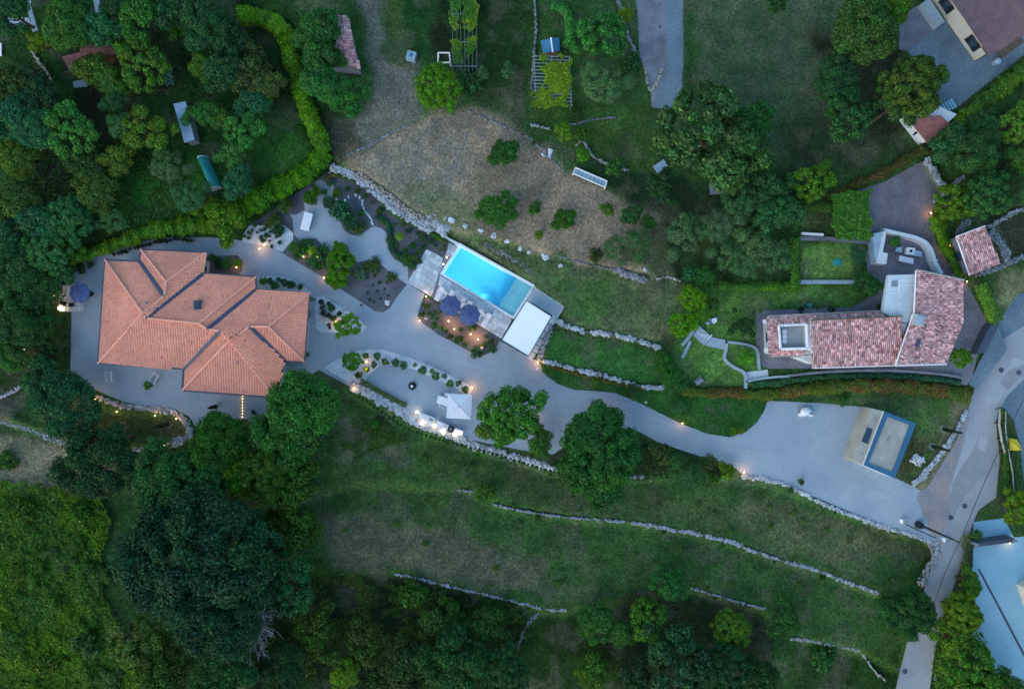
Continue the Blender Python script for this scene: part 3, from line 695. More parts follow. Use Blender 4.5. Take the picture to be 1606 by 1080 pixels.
# main villa
E = 3.1
v = dict(A=(165,407,E),B=(220,410,E),C=(221,391,E),D=(322,396,E),E=(320,429,E),F=(402,434,E),G=(402,455,E),H=(486,460,E),I=(478,568,E),J=(447,566,E),K=(433,623,E),L=(286,612,E),M=(288,578,E),N=(154,570,E),
 P1=(224,491,5.3),V1=(230,499,5.25),P2=(258,464,4.75),P3=(261,442,4.75),P4=(312,507,5.25),P5=(326,516,5.05),P6=(346,519,5.0),P7=(360,534,4.95),P8=(392,512,4.85),P9=(421,512,4.85))
c0 = W(320, 510, 0)
house = thing('villa', c0, 'large villa with pink terracotta hipped roofs stepping down in five wings', 'house')
def vv(s): return [v[k] for k in s.split()]
for s in ('A N P1','A B P2 P1','B C P3 P2','C D P3','D E V1 P1 P2 P3','E F P4 V1','N M P6 P5 P4 V1 P1','F G P5 P4','G H P9 P8 P7 P6 P5','H I P9','I J P8 P9','J K P7 P8','K L P7','L M P6 P7'):
    roof_face(house, vv(s), .31, .34, .038, col_new, 'tile')
for s in ('A P1','N P1','C P3','D P3','P3 P2 P1 V1 P4','F P4','P4 P5 P6 P7 P8 P9','H P9','I P9','K P7','L P7'):
    line3(house, 'ridge_cap', 'ridge', vv(s), .26, .10, .09)
for s in ('B P2','E V1','G P5','M P6','J P8'):
    line3(house, 'roof_valley', 'valley', vv(s), .46, .02, .20)
out = [v[k] for k in 'A B C D E F G H I J K L M N'.split()]
line3(house, 'gutter', 'gutter', out+[out[0]], .24, .05, .06)
OW = [tuple(W(*p))[:2] for p in out]
HARD.append([(p[0], p[1]) for p in out])
walls(house, inset(OW, .75), 0, E-.05, 'plaster', 'white')
p = W(308.5,478,5.0)
mb = MB().box(-.38,-.55,4.35,.38,.55,4.95, .08, (p.x,p.y)); sk = mb.build('skylight', M['valley'], house)
q = MB().box(-.28,-.42,4.951,.28,.42,4.99, .08, (p.x,p.y)); q.v = [tuple(Vector(a)-house.location) for a in q.v]; link('pane', q.mesh('pane', M['glass']), sk)
for x, y, z in ((229,475,5.15),(372,570,4.2),(245,484,4.9)):
    MB().lathe([(.09,-.3),(.09,.25),(.14,.26),(.12,.36)], 10, tuple(W(x, y, z))).build('vent_pipe', M['grey'], house)

# old stone house to the right
oh = thing('tiled_house', W(1370, 520, .8), 'long old house with mottled pink clay tiles and sunken white roof terrace', 'house')
z = 3.9
walls(oh, inset([tuple(W(x, y, z))[:2] for x, y in [(1437,424),(1513,440),(1509,503),(1483,571),(1404,573),(1413,545),(1427,507),(1434,490)]], .25), .8, 3.7, 'wplaster', 'wood')
roof_face(oh, [(1437,424,4.9),(1511,440,3.9),(1509,504,3.9),(1455,497,4.7),(1434,490,4.9)], 0.24, .36, .07, col_old, 'otile')
roof_face(oh, [(1434,490,4.9),(1455,497,4.7),(1509,504,3.9),(1484,571,3.9),(1404,573,4.9),(1413,545,5.0),(1427,507,5.0)], 0.24, .36, .07, col_old, 'otile')
line3(oh, 'verge', 'white', [(1436,424,4.9),(1433,490,4.9),(1413,545,5.0),(1404,573,4.95),(1484,571,3.9)], .16, .06, .06)
line3(oh, 'verge', 'beige', [(1437,423,4.9),(1512,439,3.95)], .2, .06, .06)
roof_face(oh, [(1271,503,4.9),(1414,497,4.9),(1414,541,4.2),(1403,573,3.7),(1274,577,3.7)], 0.24, .36, .07, col_old, 'otile')
line3(oh, 'verge', 'wood', [(1271,502,4.95),(1415,496,4.95)], .18, .06, .06)
line3(oh, 'verge', 'beige', [(1271,503,4.95),(1277,540,4.3),(1274,577,3.7)], .16, .06, .06)
line3(oh, 'verge', 'white', [(1274,577,3.7),(1403,573,3.7)], .14, .06, .04)
roof_face(oh, [(1204,496,3.6),(1388,488,3.7),(1388,500,4.2),(1274,503,4.2),(1274,508,4.2),(1222,509,4.2)], 0.24, .36, .07, col_old, 'otile')
roof_face(oh, [(1204,496,3.6),(1222,510,4.2),(1225,546,4.2),(1207,559,3.6)], 0.24, .36, .07, col_old, 'otile')
roof_face(oh, [(1207,559,3.6),(1225,545,4.2),(1264,545,4.2),(1260,558,3.6)], 0.24, .36, .07, col_old, 'otile')
line3(oh, 'verge', 'beige', [(1388,487,3.7),(1204,496,3.6),(1207,559,3.6),(1262,557,3.6)], .16, .05, .05)
walls(oh, inset([tuple(W(x, y, 3.6))[:2] for x, y in [(1206,498),(1400,490),(1404,572),(1275,575),(1274,560),(1208,559)]], .3), .8, 3.2, 'wplaster', 'wood')
MB().prism([tuple(W(x, y, 3.5))[:2] for x, y in [(1224,510),(1266,508),(1266,544),(1226,545)]], 3.2, 3.42).build('terrace_floor', M['tfloor'], oh)
par = [(1221,510),(1265,508),(1266,546),(1224,547)]
line3(oh, 'parapet', 'white', [(x, y, 4.15) for x, y in par+[par[0]]], .32, .16, .0)
MB().prism([tuple(W(x, y, 4.2))[:2] for x, y in [(1265,507),(1272,504),(1275,530),(1276,550),(1265,546)]], 3.3, 4.2).build('terrace_wall', M['wplaster'], oh)
MB().prism([tuple(W(x, y, 3.0))[:2] for x, y in [(1250,560),(1275,556),(1274,570)]], .8, 2.9).build('terrace_wall', M['wplaster'], oh)
MB().prism([tuple(W(x, y, 4.4))[:2] for x, y in [(1395,431),(1437,430),(1435,490),(1424,506),(1412,504),(1388,490),(1386,485)]], 3.7, 4.25).build('flat_roof', M['wplaster'], oh)
MB().prism([tuple(W(x, y, 4.4))[:2] for x, y in [(1412,506),(1425,507),(1413,541),(1411,520)]], 3.6, 4.1).build('flat_roof', M['wplaster'], oh)
for a in ([(1397,440),(1437,438)], [(1392,458),(1410,460),(1411,440)], [(1411,447),(1436,447)]):
    line3(oh, 'roof_seam', 'white', [(x, y, 4.25) for x, y in a], .10, .05, .0)
MB().prism([tuple(W(x, y, 4.4))[:2] for x, y in [(1399,440),(1408,440),(1408,449),(1399,449)]], 4.25, 4.36).build('roof_hatch', M['grey'], oh)
ch = MB().prism([tuple(W(x, y, 5.6))[:2] for x, y in [(1437,492),(1452,495),(1449,511),(1434,508)]], 4.4, 5.5).build('chimney', M['kerb'], oh)
mb = MB().prism([tuple(W(x, y, 5.7))[:2] for x, y in [(1440,495),(1449,497),(1447,507),(1438,505)]], 5.5, 5.6); mb.v = [tuple(Vector(a)-oh.location) for a in mb.v]; link('chimney_cap', mb.mesh('chimney_cap', M['kerb']), ch)
mb = MB().prism([tuple(W(x, y, 4.7))[:2] for x, y in [(1436,530),(1444,532),(1440,544),(1432,541)]], 4.2, 4.82); mb.build('skylight', M['valley'], oh)
for x, y in ((1202,504),(1204,549)): 
    q = W(x, y, 2.6); MB().box(-.35,-.25,2.3,.35,.25,2.5,0,(q.x,q.y)).build('bracket', M['white'], oh)
HARD += [[(1204,496),(1388,488),(1395,430),(1437,423),(1513,439),(1509,503),(1484,573),(1274,577),(1274,560),(1207,560)]]

# small tiled outbuilding
sb = thing('outbuilding', W(1533, 393, .8), 'small square tiled outbuilding between the hedge and the ruined walls', 'outbuilding')
roof_face(sb, [(1499,371,4.0),(1545,354,4.0),(1568,412,3.4),(1520,431,3.4)], 0.24, .36, .07, col_old, 'otile')
line3(sb, 'verge', 'white', [(1545,354,4.0),(1499,371,4.0),(1520,431,3.4)], .14, .05, .05)
walls(sb, inset([tuple(W(x, y, 3.5))[:2] for x, y in [(1499,371),(1545,354),(1568,412),(1520,431)]], .2), .8, 3.3, 'conc_old', 'wood')
# top right house
th = thing('cream_house', W(1560, 30, 1.3), 'cream house with brown tiled roof and shuttered windows at the top right corner', 'house')
roof_face(th, [(1470,-40,4.6),(1494,0,4.6),(1552,88,4.6),(1606,55,5.6),(1660,20,6.2),(1600,-40,6.4)], .34, .4, .06, col_dark, 'dtile')
base = [tuple(W(x, y, 1.3))[:2] for x, y in [(1434,-40),(1528,96),(1556,79),(1600,50),(1650,10),(1590,-60)]]
MB().prism(base, 1.3, 4.45).build('wall', M['plaster'], th)
A, B = Vector(base[0]), Vector(base[1]); d = (B-A).normalized(); ang = math.atan2(d.y, d.x); nn = Vector((d.y, -d.x)) if Vector((d.y,-d.x)).dot(Vector((-1,-1))) > 0 else Vector((-d.y, d.x))
for fx, fy in ((1479,12),(1520,72)):
    pw = W(fx, fy, 2.9); t = (Vector((pw.x,pw.y))-A).dot(d); c = A + d*t; 
    f = MB().box(-.75, -.06, 2.0, .75, .06, 3.45, ang, tuple(c+nn*.03)).build('window', M['wood'], th)
    for sx in (-.62, .62):
        q = MB().box(sx-.34 - (0), .0, 2.02, sx+.34, .05, 3.43, ang, tuple(c+nn*.10)); q.v = [tuple(Vector(a)-th.location) for a in q.v]; link('shutter', q.mesh('shutter', M['dark']), f)
    q = MB().box(-.42, -.02, 2.1, .42, .02, 3.35, ang, tuple(c+nn*.10)); q.v = [tuple(Vector(a)-th.location) for a in q.v]; link('pane', q.mesh('pane', M['glass']), f)
MB().prism([tuple(W(x, y, 2.2))[:2] for x, y in [(1445,6),(1458,-3),(1482,34),(1470,43)]], 1.3, 2.2).build('balcony', M['kerb'], th)
MB().prism([tuple(W(x, y, 1.5))[:2] for x, y in [(1563,78),(1600,57),(1606,66),(1572,92)]], 1.35, 1.5).build('porch', M['wood'], th)
HARD.append([(1445,0),(1494,0),(1606,-40),(1606,60),(1552,90),(1528,97)])
q = W(1565,96,2.0); setp(MB().lathe([(.05,0),(.36,.02),(.4,.5),(.36,.75),(.1,.9)], 14, (q.x,q.y,1.35)).build('water_tank', M['lblue'], None, (q.x,q.y,1.35)), 'white round water tank at the corner of the cream house', 'tank').location = (q.x,q.y,1.35)
# red roofed shed
rs = thing('shed', W(1460,205,1.3), 'red roofed shed with white wall tucked under trees near the terrace', 'shed')
roof_face(rs, [(1431,195,4.2),(1445,182,4.4),(1475,181,4.4),(1496,200,4.0),(1457,227,3.8)], 0, 0, 0, None, 'redroof')
MB().prism([tuple(W(x, y, 1.3))[:2] for x, y in [(1409,188),(1440,172),(1480,190),(1440,228)]], 1.3, 3.8).build('wall', M['wplaster'], rs)
q = W(1438,208,2.5); MB().box(-.2,-.1,2.3,.2,.1,2.7,.8,(q.x-.2,q.y-.1)).build('window', M['dark'], rs)
for i in range(5):
    a = Vector((1478,172))+Vector((3.6,-2.2))*i*.9; o = MB().box(-.13,-.6,0,.13,.6,.09,.55); q = W(a.x, a.y, 1.4)
    o.build('step', M['concrete_l'], rs, (rs.location.x-q.x, rs.location.y-q.y, rs.location.z-(1.36+i*.12)))

# pool house with white roof and its deck
ph = thing('pool_house', W(826, 515, 0), 'flat white roofed pool house at the right end of the pool', 'pool house')
rp = [(825.7,471),(865,496),(829,558.5),(786.6,533)]
MB().prism([tuple(W(x, y, 2.8))[:2] for x, y in rp], 2.55, 2.72).build('roof', M['whiteroof'], ph)
line3(ph, 'parapet', 'dark', [(x, y, 2.72) for x, y in rp+[rp[0]]], .10, .05, .0)
walls(ph, inset([tuple(W(x, y, 2.7))[:2] for x, y in rp], .25), 0, 2.55, 'wplaster', 'dark')
HARD.append(rp)
MB().prism([tuple(W(x, y, .35))[:2] for x, y in [(838,451),(884,481),(873,498),(826,470)]], 0, .35).build('deck', M['deckc'], ph)
line3(ph, 'deck_edge', 'white', [(837,450,.36),(885,481,.36),(873,499,.36),(866,495,.36)], .12, .06, .0)
for i in range(6):
    a = (872-5.2*i*1.25, 500+8.7*i*1.25); 
    q = [W(a[0]-7, a[1]-4, .3-.04*i), W(a[0]+1, a[1]+1, .3-.04*i), W(a[0]-5, a[1]+11, .3-.04*i), W(a[0]-13, a[1]+6, .3-.04*i)]
    MB().prism([tuple(p)[:2] for p in q], -.05, .32-.045*i).build('side_step', M['slab'], ph)
# garage by the parking
gr = thing('garage', W(1386, 694, 0), 'flat roofed garage with dark blue roof border beside the parking area', 'garage')
go = [(1388,645),(1437,664),(1403,750),(1355.5,729.6)]; gi = [(1392,653),(1427,666),(1400,740),(1362,726)]
GO = [W(x, y, 3) for x, y in go]; GI = [W(x, y, 3) for x, y in gi]
MB().prism([tuple(p)[:2] for p in GO], 0, 2.8).build('wall', M['wplaster'], gr)
mb = MB(); vs = [(p.x, p.y, 3.0) for p in GO]+[(p.x, p.y, 3.0) for p in GI]+[(p.x, p.y, 2.8) for p in GO]+[(p.x, p.y, 2.8) for p in GI]
fs = []
for i in range(4):
    j = (i+1) % 4; fs += [(i, i+4, j+4, j), (i+8, i, j, j+8), (i+4, i+12, j+12, j+4)]
mb.add(vs, fs).build('roof_border', M['bluetrim'], gr)
MB().prism([tuple(p)[:2] for p in GI], 2.805, 2.83).build('roof', M['beige'], gr)
gs = [(1367,640),(1387,645),(1355,730),(1336.5,720)]
MB().prism([tuple(W(x, y, 2.5))[:2] for x, y in gs], 0, 2.5).build('porch_roof', M['beige'], gr)
MB().prism([tuple(W(x, y, 2.52))[:2] for x, y in [(1360,669.5),(1368.5,673),(1361,696),(1351,692)]], 2.5, 2.56).build('roof_light', M['glass'], gr)
for x, y in ((1371,657),(1350,712),(1392,690),(1394,685)):
    MB().lathe([(.06,0),(.06,.22),(.11,.23),(.09,.3)], 8, tuple(W(x, y, 2.5 if x < 1380 else 2.82))).build('vent_pipe', M['grey'], gr)
HARD += [go, gs]

# garden sheds in the north-west
def roofbox(name, pts, z0, z1, m, wall, label, cat, hi=None, wp=None):
    t = thing(name, W(*pts[0], z0), label, cat)
    P = [(x, y, (hi[i] if hi else z1)) for i, (x, y) in enumerate(pts)]
    roof_face(t, P, 0, 0, 0, None, m, name='roof', thick=.06)
    pl = inset([tuple(W(x, y, z1))[:2] for x, y in pts], .15)
    MB().prism(pl, z0, min(hi or [z1])-.08).build('wall', M[wall], t); HARD.append(pts)
    return t
for nm, pts, hi, lb in (('shed', [(125,70),(158,58),(182,84),(150,94),(126,92)], [3.4,3.4,2.6+1,3.2,3.2], 'dark red sheet roof of the larger garden shed under the fruit trees'), ('lean_to', [(97,89),(124,82),(134,96),(110,113)], [3.0,3.0,2.7,2.7], 'small dark red lean to roof left of the larger red shed')):
    roofbox(nm, pts, 1.0, min(hi), 'redroof', 'wood', lb, 'shed', hi)
roofbox('long_shed', [(272,163),(291,159),(305,219),(289,224)], 1.0, 3.0, 'lblue', 'grey', 'long pale blue sheet roof among the fruit trees at upper left', 'shed', [3.1,3.0,2.9,3.0])
t = thing('greenhouse', W(324,271,1.0), 'teal plastic garden tunnel with white ends below the pale roofed shed', 'greenhouse')
P = [W(x, y, 2.2) for x, y in [(306,249),(321,244),(342,289),(325,296)]]
mb = MB(); n = 8
ax = ((P[3]+P[2])-(P[0]+P[1]))/2; c_ = (P[0]+P[1])/2; si = (P[1]-P[0])/2
for q in (0, 1):
    for j in range(n+1):
        a = math.pi*j/n; o = c_ + ax*q - si*math.cos(a); mb.v.append((o.x, o.y, 1.0+1.3*math.sin(a)))
mb.f = [(j, j+1, n+2+j, n+1+j) for j in range(n)]; mb.build('cover', M['teal'], t)
for q in (0, 1):
    e = MB(); o = c_ + ax*(q + (.012 if q else -.012)); w_ = ax*.03
    for s_ in (0, 1):
        for j in range(n+1):
            a = math.pi*j/n; p_ = o + w_*(s_ if q else -s_) - si*1.03*math.cos(a); e.v.append((p_.x, p_.y, 1.0+1.36*math.sin(a)))
    e.f = [(j, j+1, n+2+j, n+1+j) for j in range(n)]+[tuple(range(n+1)), tuple(range(2*n+1, n, -1))]; e.build('end_frame', M['white'], t)
t = thing('ivy_barn', W(520,70,1.3), 'old barn with a strip of wavy pink tiles, left slope overgrown', 'barn')
roof_face(t, [(527,26,4.6),(544,24,4.2),(563,106,4.0),(549,104,4.4),(531,60,4.6)], .34, .4, .09, col_old, 'otile')
roof_face(t, [(474,30,3.8),(527,26,4.6),(531,60,4.6),(549,104,4.4),(480,98,3.8)], .34, .4, .09, col_old, 'otile')
MB().prism(inset([tuple(W(x, y, 4))[:2] for x, y in [(474,30),(544,24),(563,106),(480,98)]], .2), 1.3, 3.7).build('wall', M['conc_old'], t)
t = thing('kennel', W(861,72,1.3), 'little hut with blue pitched roof and white ridge above the pergola', 'hut')
roof_face(t, [(848,64,2.9),(864,60,3.4),(867,81,3.4),(852,84,2.9)], 0,0,0,None,'blue', name='roof'); roof_face(t, [(864,60,3.4),(877,59,3.1),(878,80,3.1),(867,81,3.4)], 0,0,0,None,'blue', name='roof')
line3(t, 'ridge_cap', 'white', [(864,59,3.42),(867,82,3.42)], .18, .05, .02)
MB().prism(inset([tuple(W(x, y, 3))[:2] for x, y in [(848,64),(876,60),(878,80),(852,84)]], .12), 1.3, 2.85).build('wall', M['wood'], t)
# ---------------------------------------------------------------- pool and its terrace
def prs(poly, z0, z1, zr=0): return MB().prism([tuple(W(x, y, zr))[:2] for x, y in poly], z0, z1)
pool = thing('swimming_pool', W(765, 440, 0), 'bright cyan lit swimming pool with a pale shallow shelf at one end', 'pool')
a, b, c_, d_ = POOL
mix = lambda p, q, t: (p[0]+(q[0]-p[0])*t, p[1]+(q[1]-p[1])*t)
ts = .785; s1, s2 = mix(a, b, ts), mix(d_, c_, ts)
deep = [a, s1, s2, d_]; 
prs([mix(a,b,-.005), s1, s2, mix(d_,c_,-.005)], -2.0, -1.5).build('deep_floor', M['liner'], pool)
prs([s1, b, c_, s2], -2.0, -.40).build('shelf_floor', M['shelf'], pool)
for i in range(4):
    t0 = ts - .030*(i+1)*1.15; e0, e1 = mix(a, b, t0), mix(d_, c_, t0); g0, g1 = mix(a, b, t0+.0345), mix(d_, c_, t0+.0345)
    prs([mix(e0,e1,.0), mix(g0,g1,0), g1, e1], -2.0, -.55-.22*i).build('step', M['liner'], pool)
for i, rr in enumerate((27, 21, 15)):
    cc = mix(d_, c_, ts-.15); dx = (c_[0]-d_[0])/130; dy = (c_[1]-d_[1])/130
    arc = [(cc[0]+rr*(math.cos(t)*dx) + rr*.75*math.sin(t)*dy, cc[1]+rr*(math.cos(t)*dy) - rr*.75*math.sin(t)*dx) for t in [math.pi*k/14 for k in range(15)]]
    prs(arc, -2.0, -1.28+.24*i).build('corner_step', M['liner'], pool)
ring_o = [mix(a,d_,-.03), mix(b,c_,-.03), mix(c_,b,-.03), mix(d_,a,-.03)]
for i in range(4):
    p, q = POOL[i], POOL[(i+1) % 4]; L = math.hypot(q[0]-p[0], q[1]-p[1]); nx, ny = (q[1]-p[1])/L, -(q[0]-p[0])/L
    prs([p, q, (q[0]+nx*9, q[1]+ny*9), (p[0]+nx*9, p[1]+ny*9)], -2.0, .02).build('pool_wall', M['shelf'], pool)
    ex, ey = (q[0]-p[0])/L*3.4, (q[1]-p[1])/L*3.4
    pc = along([(p[0]-ex, p[1]-ey), q], 10.0) 
    n = max(2, int(round((L+3.4)/10))); st = (L+3.4)/n
    for k in range(n):
        x0, y0 = p[0]-ex+(q[0]-p[0])/L*st*k, p[1]-ey+(q[1]-p[1])/L*st*k; x1, y1 = x0+(q[0]-p[0])/L*(st-.18), y0+(q[1]-p[1])/L*(st-.18)
        prs([(x0,y0),(x1,y1),(x1+nx*3.4,y1+ny*3.4),(x0+nx*3.4,y0+ny*3.4)], .021, .10).build('coping_slab', M['white'], pool)
wm, nt, bs, out_ = nodes_of('pool_water'); N_ = nt.nodes; L_ = nt.links
tr = N_.new('ShaderNodeBsdfTransparent'); tr.inputs[0].default_value = (.82,.96,.99,1); gl = N_.new('ShaderNodeBsdfGlossy'); gl.inputs['Roughness'].default_value = .06
fr = N_.new('ShaderNodeFresnel'); fr.inputs[0].default_value = 1.33; mx = N_.new('ShaderNodeMixShader')
nz = N_.new('ShaderNodeTexNoise'); nz.inputs['Scale'].default_value = 2.5; bp = N_.new('ShaderNodeBump'); bp.inputs['Strength'].default_value = .12; bp.inputs['Distance'].default_value = .05
L_.new(nz.outputs[0], bp.inputs['Height']); 
L_.new(fr.outputs[0], mx.inputs[0]); L_.new(tr.outputs[0], mx.inputs[1]); L_.new(gl.outputs[0], mx.inputs[2]); L_.new(mx.outputs[0], out_.inputs[0])
pts = [tuple(W(x, y, 0))[:2]+(-.06,) for x, y in POOL]
MB().add(pts, [(3,2,1,0)]).build('water', wm, pool)
def plight(loc, watts, color=(1,.62,.3), rad=.06, parent=None, name='lamp_light'):
    l = bpy.data.lights.new(name, 'POINT'); l.energy = watts*LW; l.color = color; l.shadow_soft_size = rad
    o = bpy.data.objects.new(name, l); C.objects.link(o); o.location = loc
    if parent: o.parent = parent; o.location = Vector(loc) - parent.location
    return o
for t, u in [(q_, u_) for q_ in (.06,.19,.32,.44,.56) for u_ in (.07,.93)] + [(.03,.5),(.16,.5),(.30,.5),(.44,.5),(.58,.5),(.89,.2),(.89,.5),(.89,.8)]:
    p = mix(mix(a,b,t), mix(d_,c_,t), u); q = W(*p, 0); plight((q.x, q.y, -.2 if t > .8 else -.45), (5.5 if abs(u-.5) > .3 else 5.5) if t < .8 else 1.5, (.75,.95,1), .9 if t > .8 else .3 if abs(u-.5) > .3 else .9, pool, 'pool_lamp_and_fill')  # wall lamps, plus unseen fill lights added to brighten mid-pool and shelf
# paving: individual slabs laid in rows, clipped to the terrace
def clip(poly, reg):
    n = len(reg); A = sum(reg[i][0]*reg[(i+1)%n][1]-reg[(i+1)%n][0]*reg[i][1] for i in range(n))
    if A < 0: reg = reg[::-1]
    for i in range(n):
        (x0,y0),(x1,y1) = reg[i], reg[(i+1)%n]; f = lambda p: (x1-x0)*(p[1]-y0)-(y1-y0)*(p[0]-x0); res = []
        for j in range(len(poly)):
            p, q = poly[j], poly[(j+1)%len(poly)]; fp, fq = f(p), f(q)
            if fp >= 0: res.append(p)
            if fp*fq < 0: t = fp/(fp-fq); res.append((p[0]+(q[0]-p[0])*t, p[1]+(q[1]-p[1])*t))
        poly = res
        if len(poly) < 3: return []
    return poly
def paving(parent, reg, ang, rowh, wr, gap, z0, z1, m, name='paving_slab', zr=0, jit=.006):
    cx = sum(p[0] for p in reg)/len(reg); cy = sum(p[1] for p in reg)/len(reg); ca, sa = math.cos(ang), math.sin(ang)
    r = max(math.hypot(p[0]-cx, p[1]-cy) for p in reg)+rowh; v = -r
    while v < r:
        rh = rowh*R.uniform(.8,1.2); u = -r - R.random()*wr[1]
        while u < r:
            w = R.uniform(*wr); q = [(u+gap/2,v+gap/2),(u+w-gap/2,v+gap/2),(u+w-gap/2,v+rh-gap/2),(u+gap/2,v+rh-gap/2)]
            q = clip([(cx+x*ca-y*sa, cy+x*sa+y*ca) for x, y in q], reg); u += w
            if len(q) < 3: continue
            ar = abs(sum(q[i][0]*q[(i+1)%len(q)][1]-q[(i+1)%len(q)][0]*q[i][1] for i in range(len(q))))/2
            if ar < rowh*rowh*.12: continue
            o = prs(q, z0, z1+R.uniform(-jit, jit), zr).build(name, M[m], parent); t = R.uniform(.80, 1.16); o.color = (t, t*R.uniform(.98,1.02), t*R.uniform(.97,1.04), 1)
        v += rh
tang = math.atan2(62, 111)
TA = [(669,391),(697,404.5),(691,424),(690,430),(693,433),(681,467.5),(638.5,443)]; TB = [(692,434),(800,500),(803,502),(786.5,531),(681,467.5),(677,464)]
tb = sheet('terrace_base', [(669,391),(696,404),(690,428),(803,499),(804,502),(786.5,531),(638.5,443)], .03, 'conc_old')
paving(tb, [(669,391),(697,404.5),(690.5,424),(681,467.5),(638.5,443)], tang, 8.2, (6, 12), .35, .035, .075, 'slab')
paving(tb, [(690.5,432),(803.5,500),(786.5,531),(681.5,467.5)], tang, 8.6, (7, 13), .4, .035, .07, 'slab')
pl = [(704,381),(721,387),(717,394),(695,425),(691,426),(697,404)]
tb2 = sheet('terrace_base', pl, .026, 'conc_old')
paving(tb2, [(704,381),(720,386),(713,398),(698,404.5)], tang, 8, (6,10), .5, .03, .06, 'slab')
for x, y in ((701,404),(695.5,414)):
    q = W(x, y, 0); t = thing('ground_spotlight', (q.x, q.y, .07), 'tiny round deck light %s beside the pool corner' % ('nearer the planting' if y < 410 else 'nearer the paved square'), 'light')
    MB().lathe([(.12,0),(.12,.04),(.09,.05)], 10).build('housing', M['white'], t, (0,0,0)); link('bulb', MB().lathe([(.06,.05),(.05,.09)], 8).mesh('bulb', M['bulb']), t); plight((q.x,q.y,.25), 1.0, parent=t)
setp(MB().prism([tuple(W(x, y, .3))[:2] for x, y in smooth([(674,353),(690,364),(706,374),(720,381)],3)+smooth([(718,384),(704,377),(688,367),(673,356)],3)], -.1, .3).build('pool_edge_wall', M['white']), 'thin white retaining wall running up from the pool corner to the rockery', 'wall')
setp(MB().prism([tuple(W(x, y, .75))[:2] for x, y in [(720,380.5),(839,447),(838,450),(718,383.5)]], -.1, .75).build('retaining_wall', M['white']), 'straight white wall along the uphill side of the swimming pool', 'wall')

# ---------------------------------------------------------------- furniture
def lmesh(mb, name, m): return mb.mesh(name, M[m])
PX = (111/127.1, 62/127.1)
PA = math.atan2(-PX[1], PX[0])           # plan angle of the pool's long side in world terms
def lounger(px, py, label, group='sun loungers along the pool terrace', proto=[]):
    q = W(px, py, .07)
    t = thing('sun_lounger', q, label, 'sun lounger', group, PA + math.pi/2)
    if not proto:
        f = MB().box(-.95,-.33,.24,.95,.33,.29); 
        l = [MB().box(x-.03,y-.03,0,x+.03,y+.03,.24) for x in (-.85,.85) for y in (-.28,.28)]
        s = MB().box(-.93,-.31,.30,.35,.31,.38)
        b = MB(); b.add([(.36,-.31,.30),(.95,-.31,.52),(.95,.31,.52),(.36,.31,.30),(.36,-.31,.38),(.93,-.31,.60),(.93,.31,.60),(.36,.31,.38)], [(3,2,1,0),(4,5,6,7),(0,1,5,4),(1,2,6,5),(2,3,7,6),(3,0,4,7)])
        pw = MB().box(.62,-.24,.51,.88,.24,.63)
        proto += [('frame', lmesh(f,'frame','white'))] + [('leg', lmesh(x,'leg','white')) for x in l] + [('mattress', lmesh(s,'mattress','cloth')), ('backrest', lmesh(b,'backrest','cloth')), ('pillow', lmesh(pw,'pillow','white'))]
    for n, me in proto: link(n, me, t)
for (x, y, lb) in ((690,461,'white sun lounger at the left end of the pool terrace, fully in view'),(706,466,'sun lounger half hidden under the left navy parasol'),(724,477,'sun lounger peeking out between the two navy parasols, left one'),(733,483,'sun lounger peeking out between the two navy parasols, right one'),(751,495,'sun lounger half hidden under the right navy parasol'),(763,502,'white sun lounger at the right end, beside the pool house')):
    lounger(x, y, lb)
for x, y, lb in ((699,459.5,'small white side table right of the leftmost sun lounger'),(728,476,'small white side table between the middle loungers'),(759,493.5,'small white side table left of the rightmost sun lounger')):
    q = W(x, y, .07); t = thing('side_table', q, lb, 'side table')
    link('table_top', MB().lathe([(.2,.42),(.22,.43),(.22,.46),(.2,.47)], 12).mesh('table_top', M['white']), t); link('table_leg', MB().lathe([(.14,0),(.05,.03),(.05,.42)], 8).mesh('table_leg', M['white']), t)
def parasol(px, py, rpx, h, n, m, label, rot=0, g=0.0, drop=.42, finial='dark', sq=None):
    q = W(px, py, g+h); r = rpx/S*(HC-g-h)/HC
    t = thing('parasol', (q.x, q.y, g), label, 'parasol', None, rot)
    P = lambda k, rr, z: (rr*math.cos(2*math.pi*k/n), rr*math.sin(2*math.pi*k/n), z)
    mb = MB(); vs = [(0,0,h)]; fs = []
    for k in range(n):
        e_ = (.995 if n == 4 else .95)*math.cos(math.pi/n); vs += [P(k, r*.5, h-drop*.45), P(k, r, h-drop), P(k+.5, r*e_, h-drop-.01), P(k, r, h-drop-.13), P(k+.5, r*e_+.002, h-drop-.13), P(k+.5, r*.5*e_, h-drop*.52)]
    for k in range(n):
        a0 = 1+6*k; b0 = 1+6*((k+1)%n)
        fs += [(0,a0,a0+5),(0,a0+5,b0),(a0,a0+1,a0+2,a0+5),(a0+5,a0+2,b0+1,b0),(a0+1,a0+3,a0+4,a0+2),(a0+2,a0+4,b0+3,b0+1)]
    link('canopy', mb.add(vs, fs).mesh('canopy', M[m]), t)
    for k in range(n):
        a_, b_ = Vector(P(k, .08, h-.04)), Vector(P(k, r, h-drop-.03)); mid = Vector(P(k, r*.5, h-drop*.42-.03))
        link('rib', MB().tube([a_, mid, b_], .014, 4).mesh('rib', M['grey']), t)
        link('seam', MB().tube([Vector(P(k,.05,h+.012)), Vector(P(k, r*.5, h-drop*.42+.012)), Vector(P(k, r, h-drop+.012))], .012, 4).mesh('seam', M[m]), t)
    link('pole', MB().tube([(0,0,.05),(0,0,h)], .035, 8).mesh('pole', M['grey']), t)
    link('finial', MB().lathe([(.05,h),(.07,h+.04),(.03,h+.12)], 8).mesh('finial', M[finial]), t)
    link('base', MB().lathe([(.32,0),(.32,.05),(.08,.09)], 14).mesh('base', M['dark']), t)
    return t
